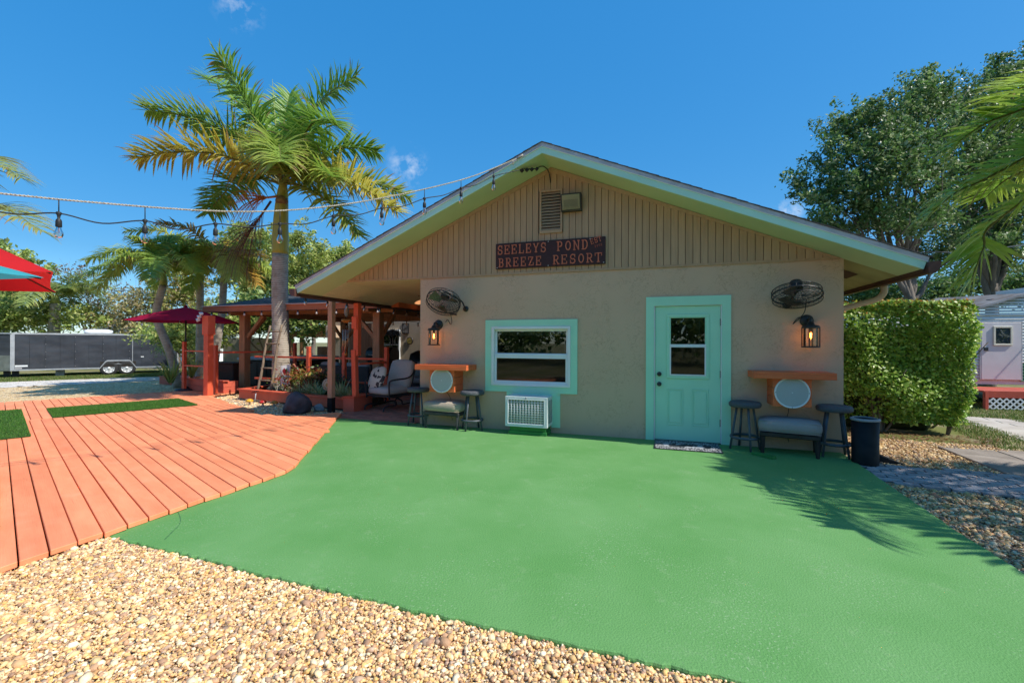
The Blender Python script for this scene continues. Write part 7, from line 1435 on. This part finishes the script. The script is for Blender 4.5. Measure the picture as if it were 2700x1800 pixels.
# --- planter plants
random.seed(51)
def grass_clump(u, v, y, h, n, cols, label, wd=.016, name='grass_clump', grp='variegated grass clumps in the planter'):
    b = onY(u, v, y); b[2] = .15; t = thing(name, b, label, 'plant', grp); V = []; F = []; Cc = []
    for k in range(n):
        th = random.uniform(0, 6.283); d = np.array([math.cos(th), math.sin(th), 0]); s_ = np.array([-d[1], d[0], 0]); l = h*random.uniform(.6, 1.15); le = random.uniform(.25, .9); k0 = len(V); c_ = cols[random.randint(0, len(cols)-1)]
        for j in range(5):
            f0 = j/4; p = b+d*(.03+l*le*f0)+np.array([0, 0, l*(f0*1.1-le*.75*f0*f0)]); ww = wd*(.7, 1, .9, .6, .05)[j]/2; V += [p-s_*ww, p+s_*ww]; Cc += [np.array(c_)*random.uniform(.85, 1.15)]*2
        F += [(k0+2*j, k0+2*j+1, k0+2*j+3, k0+2*j+2) for j in range(4)]
    np_mesh('blades', np.array(V), np.array(F), m_leaf, t, cols=np.array(Cc))
VG = [(.44, .52, .28), (.58, .62, .40), (.28, .38, .15)]
for i, (u, v, y, h, lb) in enumerate(((795, 1035, 1.45, .38, 'pale variegated grass clump right of the flag'), (822, 1040, 1.35, .42, 'pale variegated grass clump behind the boulder'), (845, 1040, 1.25, .40, 'pale variegated grass clump below the clock disc'), (897, 1045, 1.12, .48, 'tall pale grass clump right of the cedar post'), (921, 1052, 1.1, .34, 'pale grass clump at the foot of the tall red post'))): grass_clump(u, v, y, h*1.15, 110, VG, lb, .02)
grass_clump(925, 1020, 1.5, .6, 90, [(.16, .17, .05), (.24, .14, .06), (.12, .16, .04)], 'wispy russet grass behind the tall red post', .008)
def croton(u, v, y, rad, n, cols, label):
    b = onY(u, v, y); b[2] = .14; t = thing('croton_shrub', b, label, 'shrub', 'croton shrubs in the planter'); bl = [(b+np.array([random.uniform(-.6, .6)*rad, random.uniform(-.4, .4)*rad, random.uniform(.5, 1.6)*rad]), (rad*.55, rad*.5, rad*.5)) for _ in range(6)]
    m_ = MB()
    for c, r in bl: pt, rd = limb(b, c, .012, .005, .4, 4); m_.tube(pt, rd, 5)
    m_.build('stems', m_bark, t); leaf_cloud('foliage', bl, n, .085, cols, t, m_leafg, .38, .2)
CRc = [(.10, .17, .03), (.30, .05, .03), (.46, .32, .05), (.15, .22, .05), (.20, .06, .05), (.50, .22, .08)]
croton(790, 1010, 1.9, .33, 1700, CRc, 'mottled red and green croton beside the garden flag'); croton(822, 1010, 1.8, .30, 1700, CRc, 'croton shrub left of the cedar post'); croton(850, 1005, 1.75, .28, 600, [(.04, .06, .02), (.10, .05, .03), (.06, .10, .03)], 'dark leaved croton behind the clock disc'); croton(892, 1010, 1.7, .27, 600, [(.05, .07, .02), (.12, .06, .04), (.05, .10, .03)], 'dark shrub between cedar post and tall red post')
def agave(u, v, dep, h, n, cols, label, zz_=.2):
    b = atD(u, v, dep); b[2] = zz_; t = thing('leafy_plant', b, label, 'plant'); V = []; F = []; Cc = []
    for k in range(n):
        th = random.uniform(0, 6.283); d = np.array([math.cos(th), math.sin(th), 0]); s_ = np.array([-d[1], d[0], 0]); l = h*random.uniform(.6, 1.1); le = random.uniform(.2, .8); k0 = len(V)
        for j in range(5): f0 = j/4; p = b+d*l*le*f0+np.array([0, 0, l*(f0-.35*le*f0*f0)]); ww = .05*(.6, 1, .9, .6, .05)[j]/2; V += [p-s_*ww, p+s_*ww]; Cc += [np.array(cols[k % len(cols)])]*2
        F += [(k0+2*j, k0+2*j+1, k0+2*j+3, k0+2*j+2) for j in range(4)]
    np_mesh('leaves', np.array(V), np.array(F), m_leafg, t, cols=np.array(Cc))
agave(448, 1000, 13.6, .7, 26, BRG, 'spiky young plant in the low trough planter', .15); agave(455, 980, 13.8, 1.0, 18, YEL, 'tall yellow green plant in the low trough planter', .15); agave(505, 985, 13.2, .8, 26, BRG, 'green leafy plant behind the rails below the umbrella', .35)
# --- tree belt behind the camera: what the window panes mirror
random.seed(61); bl = []
for k in range(26):
    x = -34+k*3.2; bl.append(((x+random.uniform(-1, 1), -27+random.uniform(-3, 3), random.uniform(2.0, 5.0)), (random.uniform(2.4, 3.6), 2.4, random.uniform(2.2, 4.2))))
o = leaf_cloud('tree_belt', bl, 26000, .5, DKG+BRG, None, m_leaf, .6, .3); tag(o, 'belt of dark green trees across the lawn behind the camera', 'trees', kind='stuff')
